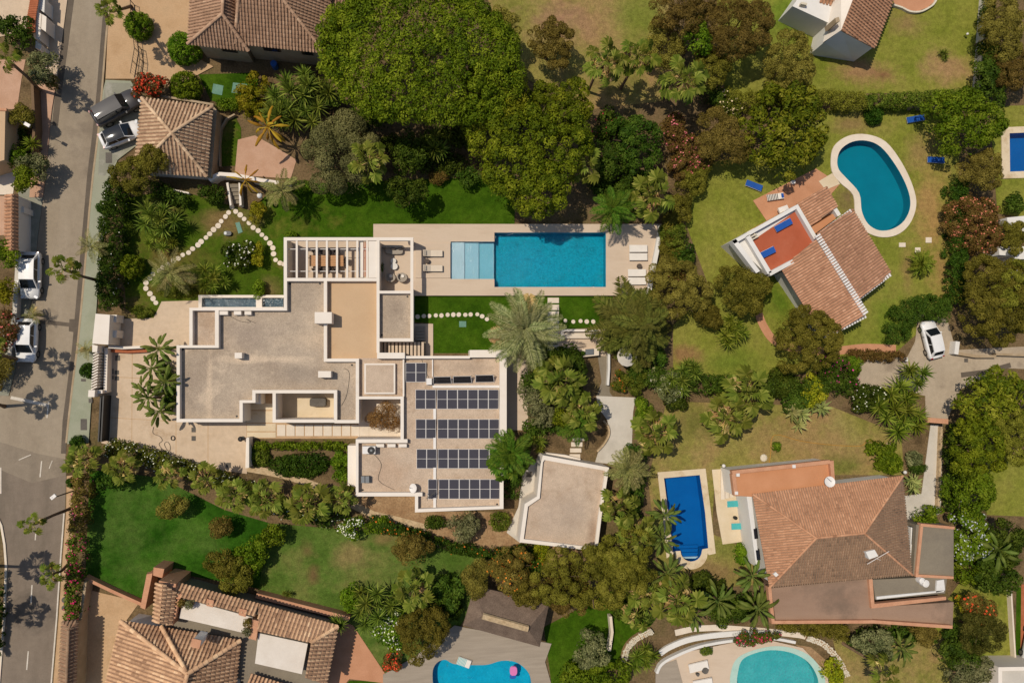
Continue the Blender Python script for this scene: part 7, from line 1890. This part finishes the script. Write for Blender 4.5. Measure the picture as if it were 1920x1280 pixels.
shrub('bright', 665, 1120, 34, 1.4, 'crescent shaped bright hedge shrub under the dark yuccas', ry=26)
shrub('bright', 660, 988, 24, 1.8, 'white flowering bush at the north edge of the worn lawn', ry=22, flowers='petal_white', fl_n=170, fl_size=.18)
shrub('bright', 710, 985, 28, 1.4, 'bright green bush right of the white flowering one', ry=16)
shrub('hedge', 840, 1120, 40, 2.0, 'deep green shrub beside the lawn near the gazebo', ry=44)
shrub('dark', 815, 980, 20, 1.3, 'dark green low shrub on the bed below the villa roof', ry=14)
shrub('cover', 938, 978, 22, 1.3, 'green shrub at the right end of the villa bed', ry=18)
shrub('yellow', 1015, 1035, 16, 1.8, 'yellow edged palm lily shrub at the garage corner', ry=22)
shrub('dark', 985, 1050, 40, 1.8, 'green shrub with orange flowers left of the garage corner', ry=36, flowers='petal_orange', fl_n=120)
shrub('hedge', 562, 872, 58, .8, 'dark green dense groundcover bed south of the villa', ry=25, cat='groundcover', lobes=1)
shrub('bright', 638, 868, 18, 1.0, 'bright green strip of plants beside the white annex wall', ry=36)
shrub('cover', 487, 856, 22, .8, 'sparse low plants right of the short driveway wall', ry=22)
shrub('bright', 1110, 1272, 82, 2.2, 'bright green grassy bamboo clump at the bottom edge', name='bamboo_clump', ry=34, flat=.6)
shrub('dark', 1180, 1140, 40, 2.2, 'dark shrub under the bottom fan palms', ry=36)
shrub('dark', 1330, 1100, 40, 2.0, 'dark green shrub left of the terracotta house foot', ry=26)
shrub('dark', 1370, 1145, 50, 2.2, 'dark leafy shrub row above the oval pool, left part', ry=26)
shrub('cover', 1415, 1195, 50, 1.5, 'bougainvillea with magenta flowers on the oval pool wall', ry=14, flowers='petal_magenta', fl_n=120, fl_size=.2, name='bougainvillea')
shrub('yellow', 1560, 1258, 26, 1.3, 'yellow green shrub at the oval pool terrace edge', ry=24)
shrub('cover', 1325, 1220, 14, .8, 'small green tuft on the white pool terrace wall', ry=8)
shrub('yellow', 1445, 1212, 12, .7, 'small yellow green tuft by the oval pool rim', ry=5) if False else None
shrub('yellow', 1815, 1130, 22, 2.4, 'orange yellow flowering shrub right of the flat brown roofs', ry=18, flowers='petal_orange', fl_n=60)
shrub('dark', 1790, 1200, 24, 2.0, 'dark narrow shrub between lawn and bottom right tree', ry=30)
shrub('bright', 1738, 975, 36, 2.0, 'green shrub between the house gable and the walk end', ry=26)
shrub('bright', 1835, 1060, 44, 3.0, 'green bushes right of the grey flat roof', ry=50)
shrub('dark', 1790, 860, 18, 2.2, 'dark shaded shrub along the stone edging', ry=56)
shrub('brown', 915, 15, 30, 2.6, 'brown bush at the top beside the huge pine', ry=20) if False else None
shrub('dark', 620, 178, 24, 2.6, 'dark green bush at the corner of the brown house', ry=22)
shrub('dark', 1330, 175, 30, 2.4, 'dark green bush at the west end of the long hedge', ry=22)
shrub('dark', 1905, 250 + 130, 18, 1.8, 'dark bush on the small lawn at the right edge', ry=22)
shrub('bright', 1895, 140, 16, 1.6, 'bright small bush beyond the right boundary wall', ry=16)
shrub('olive', 1850, 340, 24, 2.8, 'olive bush right of the parched lawn', ry=24) if False else None
# ------------------------------------------------------------------ hedges
hedge('hedge', [(218, 335), (212, 390), (208, 440), (206, 500), (200, 575)], 46, 2.3, 'tall dark green hedge along the pavement with white blossoms', flowers='petal_white', fl_n=60, fl_size=.12)
hedge('dark', [(285, 350), (330, 372), (345, 380)], 30, 1.6, 'dark shaded hedge below the pyramid garage')
hedge('olive', [(1360, 186), (1440, 188), (1540, 184), (1620, 190)], 34, 2.0, 'long clipped hedge between two lawns, left half')
hedge('cover', [(1620, 190), (1720, 186), (1848, 178)], 30, 2.0, 'long clipped hedge between two lawns, right half')
hedge('dark', [(1858, -20), (1852, 60), (1846, 160)], 22, 1.9, 'dark hedge behind the thin boundary wall at the top right', loose=1)
hedge('hedge', [(1800, 335), (1800, 420), (1798, 500), (1796, 570)], 36, 2.0, 'dark hedge right of the parched lawn')
hedge('boxhedge', [(1690, 642), (1688, 605), (1706, 584), (1740, 574), (1778, 582)], 46, 1.9, 'thick curved hedge around the parked white car', loose=.2)
hedge('reddish', [(1592, 666), (1640, 667), (1694, 670)], 22, 1.3, 'reddish brown clipped hedge beside the grey drive', loose=.3)
hedge('reddish', [(152, 885), (148, 940), (144, 1000)], 30, 2.4, 'brown red bougainvillea hedge along the lower road, upper half', flowers='petal_pink', fl_n=90)
hedge('cover', [(143, 1002), (139, 1060), (136, 1110), (134, 1160)], 28, 2.4, 'green hedge with magenta flowers along the lower road', flowers='petal_magenta', fl_n=220)
hedge('dark', [(1180, 700), (1300, 718), (1440, 728)], 40, 1.9, 'dark hedge at the top of the dry lawn', loose=.6)
hedge('dark', [(1440, 725), (1530, 722), (1600, 728)], 34, 1.9, 'dark hedge continuing to the yucca clump', loose=.8)
hedge('bright', [(470, 834), (540, 836), (640, 836), (652, 834)], 17, .9, 'bright green low hedge along the paved walk')
hedge('cover', [(200, 840), (260, 850), (330, 876), (400, 898), (450, 920)], 34, 1.6, 'white flowering hedge between driveway and dark lawn', flowers='petal_white', fl_n=420, fl_size=.14)
hedge('dark', [(450, 918), (520, 950), (600, 970), (655, 975)], 34, 1.4, 'dark hedge with white flowers under the fan palm row', flowers='petal_white', fl_n=140, fl_size=.14)
hedge('hedge', [(695, 978), (760, 1000), (830, 1022), (900, 1035), (965, 1045)], 26, 1.4, 'hedge with orange flowers below the villa bed', flowers='petal_orange', fl_n=120)
hedge('bright', [(490, 1005), (485, 1040), (478, 1080)], 16, 1.3, 'green hedge between the two south lawns')
hedge('olive', [(1470, 1168), (1530, 1180), (1590, 1188)], 30, 1.8, 'feathery green hedge below the brown felt roof', loose=1)
hedge('dark', [(1225, 640), (1240, 690)], 30, 1.6, 'dark undergrowth at the foot of the conifer')
hedge('dark', [(560, 150), (600, 170), (560, 210)], 50, 1.4, 'dark undergrowth below the brown house wall')
hedge('dark', [(1195, 840), (1190, 900), (1180, 960), (1190, 1010)], 44, 1.3, 'undergrowth beneath the palms between garage and blue pool')
hedge('dark', [(1060, 800), (1000, 800), (965, 860), (960, 930)], 30, 1.2, 'undergrowth between the solar roof and the garage')
hedge('dark', [(1280, 1120), (1360, 1130), (1430, 1140)], 40, 1.8, 'dark leafy border south of the narrow blue pool', loose=1)
hedge('dark', [(1600, 1196), (1680, 1190), (1760, 1194)], 26, 1.4, 'shaded shrub border below the felt roofs', loose=1)
hedge('dark', [(1790, 800), (1795, 880), (1790, 960)], 26, 2.0, 'dark border along the right garden walk', loose=1)
hedge('dark', [(300, 675), (318, 720), (316, 770)], 26, 1.2, 'dark green base planting under the banana plants')
hedge('dark', [(-6, 1075), (-4, 1140), (-8, 1230)], 14, 1.2, 'dark roadside bushes at the lower left edge')
hedge('dark', [(40, 240), (30, 300)], 24, 1.0, 'dark shaded bushes by the ochre house corner')
hedge('brown', [(-10, 730), (0, 690)], 22, 1.2, 'ivy like brown bushes spilling on the road at the left edge')
hedge('dark', [(720, 265), (800, 300), (870, 310)], 44, 1.5, 'deep shaded undergrowth below the pine')
hedge('dark', [(1120, 330), (1180, 390), (1230, 330)], 46, 1.3, 'undergrowth behind the east end of the pool deck')
hedge('olive', [(1262, 400), (1255, 470), (1262, 520)], 36, 1.8, 'mixed shrub border between pool deck and villa lawn', loose=1)

# ------------------------------------------------------------------ palms
SP = 'tall street palms'
palm(118, 505, 6.0, 32, 'tall fan palm leaning over the road from the green pavement', base=(187, 527), n=11, dry=2, m='frond_fan_dark')
palm(206, 22, 6.0, 28, 'fan palm at the top of the road beside the round bush', base=(246, 12), n=13, dry=2, m='frond_fan_dark')
palm(10, 108, 6.4, 30, 'tall fan palm at the left edge with long dark trunk', base=(76, 170), n=11, dry=2, m='frond_fan_dark')
palm(62, 983, 5.6, 26, 'fan palm leaning over the lower road below the street lamp', base=(134, 952), n=11, dry=2, m='frond_fan_dark')
palm(97, 1078, 3.4, 28, 'short fan palm over the lower road edge line', base=(128, 1058), n=11, dry=2, m='frond_fan_dark')
palm(-28, 655, 6.0, 37, 'street palm just outside the left edge, casting a shadow below the white car', base=(40, 676), n=11, dry=2)
palm(-58, 735, 6.0, 37, 'street palm outside the left edge beside the parking line', base=(8, 762), n=11, dry=2)
palm(-70, 1075, 6.0, 39, 'street palm outside the lower left edge, upper one', base=(-10, 1060), n=11, dry=2)
palm(-80, 1170, 6.0, 39, 'street palm outside the lower left edge, lower one', base=(-20, 1160), n=11, dry=2)
palm(154, 862, 3.2, 39, 'fan palm with tan skirt at the road end of the palm row', n=13, dry=14)
palm(231, 878, 3.0, 37, 'fan palm with dry skirt, second in the row from the road', n=13, dry=13)
palm(319, 892, 2.6, 32, 'smaller dry fan palm, third in the row from the road', n=11, dry=11)
palm(386, 898, 2.8, 35, 'bright green fan palm, fourth in the row from the road', n=11, dry=5)
palm(440, 928, 3.4, 41, 'broad fan palm, fifth in the row from the road', n=15, dry=7)
palm(498, 936, 3.4, 41, 'broad fan palm below the rubble path, sixth in the row', n=15, dry=7)
palm(578, 944, 3.6, 48, 'largest fan palm of the row, left of the annex wall', n=16, dry=11)
palm(640, 936, 3.0, 35, 'fan palm at the corner of the white annex wall', n=13, dry=5)
palm(1135, 118, 6.5, 45, 'tall fan palm on the north lawn, leftmost of three', base=(1102, 172), n=13, dry=10)
palm(1196, 106, 6.5, 43, 'tall fan palm on the north lawn, middle of three with bent trunk', base=(1164, 166), n=13, dry=5, m='frond_fan_dark')
palm(1282, 152, 6.0, 48, 'tall fan palm on the north lawn, rightmost of three', base=(1246, 182), n=15, dry=7)
palm(692, 302, 5.0, 45, 'fan palm in front of the grey puff tree', n=13, dry=4)
palm(1093, 308, 5.2, 41, 'fan palm growing out of the big pool tree', n=13, dry=5)
palm(1222, 368, 4.4, 50, 'pale yellowish fan palm behind the pool deck end', n=15, dry=10)
palm(1228, 812, 4.0, 48, 'fan palm with dry leaves beside the pale concrete path', n=16, dry=16)
palm(1362, 782, 3.6, 50, 'fan palm with tan dead leaves on the dry lawn', n=13, dry=19)
palm(1400, 735, 4.0, 52, 'large pale green fan palm above the dry lawn', n=18, dry=5)
palm(1048, 712, 5.0, 54, 'fan palm rising from the green clump by the solar roof', n=18, dry=4)
palm(1092, 772, 4.4, 39, 'fan palm at the lower right of the green clump', n=13, dry=4)
palm(1160, 948, 4.0, 43, 'fan palm between garage and narrow blue pool, upper one', n=13, dry=5)
palm(1195, 995, 3.6, 43, 'fan palm between garage and narrow blue pool, lower one', n=13, dry=7)
palm(1270, 1125, 4.4, 52, 'big fan palm left of the oval pool border', n=15, dry=7)
palm(1205, 1105, 3.8, 41, 'fan palm below the narrow blue pool, left of the big one', n=13, dry=10)
palm(1195, 1150, 3.2, 37, 'low fan palm at the foot of the bottom olive trees', n=11, dry=7)
palm(776, 1102, 3.6, 43, 'green fan palm on the south lawn near the dark tree shadow', n=15, dry=2)
palm(950, 870, 3.4, 39, 'bright green fan palm at the corner of the solar roof', n=13, dry=2, m='frond_green')
palm(1655, 1258, 4.4, 37, 'banana like pale palm leaning over the bottom lawn', base=(1580, 1205), n=11, dry=2, m='frond_fan')
palm(1715, 1235, 1.8, 28, 'small fan plant on the bottom right lawn', n=11, dry=2, m='frond_fan_dark') if False else None
FE = dict(style='feather')
palm(982, 618, 5.5, 82, 'large pale feather palm in the centre beside the slab path', n=40, dry=2, m='frond_pale', trunk_r=.3, hi=1.25, lo=-.3, **FE, pairs=40, leaflet=.15, width=.010)
palm(318, 512, 3.4, 52, 'grey feather palm over the stepping stone loop', n=26, dry=2, m='frond_date', **FE, pairs=24, leaflet=.13, width=.012)
palm(172, 462, 3.0, 34, 'feather palm at the street side of the tall hedge', n=16, dry=1, m='frond_date', **FE, pairs=16, leaflet=.2, width=.016)
palm(528, 355, 3.6, 44, 'drooping feather palm beside the white wall', n=16, dry=2, m='frond_date', **FE, pairs=30, leaflet=.2, width=.014)
palm(958, 848, 3.8, 52, 'green feather palm between solar roof and garage', n=26, dry=0, m='frond_green', **FE, pairs=30, leaflet=.22, width=.016)
palm(1176, 878, 4.4, 46, 'grey green feather palm at the garage corner', n=34, dry=0, m='frond_date', **FE, pairs=30, leaflet=.18, width=.014, trunk_r=.2)
palm(1148, 392, 4.0, 50, 'dark feather palm overhanging the pool deck', n=22, dry=0, m='frond_green', **FE, pairs=30, leaflet=.2, width=.015)
palm(164, 656, 1.6, 24, 'small brownish feather palm at the gatehouse', n=14, dry=4, m='frond_date', **FE, pairs=16, leaflet=.2, width=.016)
palm(1080, 800, 3.6, 40, 'feather palm hanging over the slab steps', n=18, dry=0, m='frond_green', **FE, pairs=30, leaflet=.2, width=.015)
palm(62, 590, 1.4, 22, 'small feather palm between the two parked street cars', n=12, dry=1, m='frond_date', **FE, pairs=16, leaflet=.2, width=.016)
palm(1726, 494, 1.0, 27, 'round cycad on the lawn below the kidney pool', name='cycad', n=46, dry=0, m='sword_bright', hi=1.2, lo=.02, trunk_r=.2, **FE, pairs=22, leaflet=.13, cat='cycad')
palm(503, 238, 3.8, 42, 'golden yellow palm beside the pink court', n=16, dry=0, m='frond_golden', style='paddle', w=.075, lo=-.9, name='golden_palm')
palm(460, 338, 3.0, 34, 'orange drooping palm above the garden stair', n=12, dry=0, m='frond_golden', style='paddle', w=.06, lo=-.9, name='golden_palm')
for i, (x, y, z, r, n, lb) in enumerate(((298, 655, 3.4, 34, 13, 'banana plant against the villa west wall, topmost'), (285, 690, 3.2, 34, 12, 'banana plant leaning over the driveway, second from the top'), (312, 715, 3.4, 32, 12, 'banana plant touching the villa parapet, middle'), (278, 745, 3.0, 34, 12, 'banana plant leaning over the driveway, second from the bottom'), (300, 770, 3.0, 34, 13, 'banana plant at the villa corner, lowest'), (268, 730, 2.6, 26, 8, 'banana plant stretching farthest over the driveway'))):
    palm(x, y, z, r * .95, lb, style='paddle', n=n + 5, dry=0, base=(x + 22, y), w=.11, hi=1.1, lo=-.45, trunk_r=.1, m='paddle')
for (x, y, z, r, lb) in ((1245, 965, 3.0, 34, 'banana plant at the left edge of the narrow blue pool, upper one'), (1240, 1010, 2.8, 34, 'banana plant at the left edge of the narrow blue pool, lower one'), (1250, 1075, 3.2, 38, 'banana plant below the narrow blue pool, left one'), (1410, 1080, 3.0, 34, 'banana plant at the southwest corner of the terracotta house'), (1345, 1125, 3.0, 38, 'dark banana plant in the border above the oval pool'), (1420, 1140, 3.0, 40, 'dark banana plant beside the brown felt roof'), (1690, 1215, 2.2, 30, 'broad leaved plant in the shade below the felt roofs'), (1870, 1030, 3.6, 40, 'banana plant beside the lilac flowering tree'), (1300, 1150, 2.6, 32, 'broad leaved plant right of the big bottom fan palm')):
    palm(x, y, z, r, lb, style='paddle', n=17, dry=0, w=.11, hi=1.1, lo=-.3, trunk_r=.1, m='paddle')
# ------------------------------------------------------------------ yuccas, agaves
yucca(292, 412, 2.4, 50, 7, 'clump of dark yuccas in the garden left of the stepping stones', head_r=26)
yucca(298, 450, 1.2, 34, 6, 'low green yucca bushes below the dark yucca clump', head_r=16, m='sword_bright')
yucca(395, 522, 2.0, 36, 7, 'yucca bush right of the grey feather palm', head_r=20, m='sword_bright')
yucca(560, 180, 3.0, 74, 14, 'big group of dark sword leaved heads below the brown house', head_r=28)
yucca(520, 205, 2.6, 40, 6, 'sword leaved heads beside the golden palm', head_r=24)
yucca(870, 205, 3.6, 44, 6, 'yucca heads in the gap between pine and pool tree', head_r=24, m='sword_bright')
yucca(805, 265, 3.0, 40, 6, 'yucca heads in the shade under the huge pine', head_r=24)
yucca(1378, 620, 2.0, 36, 8, 'yucca bush with white blossoms on the villa lawn', head_r=20, m='sword_bright')
yucca(1695, 772, 2.6, 62, 12, 'large bright yucca clump at the corner of the dry lawn', head_r=26, m='sword_bright')
yucca(1728, 700, 3.2, 34, 3, 'leaning dragon tree with two heads over the grey drive', name='dragon_tree', head_r=22, n=36, width=.06)
yucca(700, 1140, 2.8, 58, 9, 'dark spiky yuccas casting star shadows on the south lawn', head_r=24)
yucca(633, 1178, 3.4, 24, 2, 'dark yucca heads at the corner of the golden tiled house', head_r=20)
yucca(1275, 715, 2.2, 40, 5, 'grey green yucca heads below the conifer', head_r=20)
yucca(1205, 1235, 1.8, 36, 6, 'yucca clump beside the curved dry stone wall', head_r=20, m='sword_bright')
yucca(1010, 650 + 180, 1.4, 24, 3, 'yucca in the undergrowth above the slab steps', head_r=16, m='sword_bright')
yucca(1500, 780 - 2, 1.4, 34, 3, 'agave like rosettes below the dark shrub on the dry lawn', name='agave', head_r=22, m='agave', n=18, width=.1)
yucca(1535, 765, 1.2, 28, 2, 'agave like rosettes at the edge of the dry lawn, right pair', name='agave', head_r=22, m='agave', n=18, width=.1)
yucca(1714, 905, 1.0, 24, 3, 'agave plants in the bed beside the garden walk', name='agave', head_r=20, m='agave', n=20, width=.09)
yucca(1845, 790, 1.2, 18, 1, 'spiky rosette under the right hand trees', name='agave', head_r=18, m='agave', n=22, width=.08)
yucca(1300, 690, 2.0, 26, 3, 'sword leaved heads at the villa lawn corner', head_r=18)
yucca(1770, 100, .6, 14, 3, 'little spiky seedlings on the parched top right lawn', name='yucca', head_r=9, m='sword')
yucca(537, 1115, .8, 12, 2, 'small spiky plant on the terracotta wall', head_r=9)
yucca(8, 285, 1.6, 26, 3, 'bright spiky plant in the lower left garden corner', head_r=20, m='sword_bright')
yucca(60, 270, 1.6, 18, 2, 'bright spiky plant beside the pink pavement', head_r=18, m='sword_bright')
yucca(20, 300, 1.2, 18, 2, 'spiky plant at the left edge', head_r=16, m='sword_bright') if False else None
yucca(1830, 1225, 2.2, 30, 3, 'spiky yucca between bottom right trees', head_r=22)
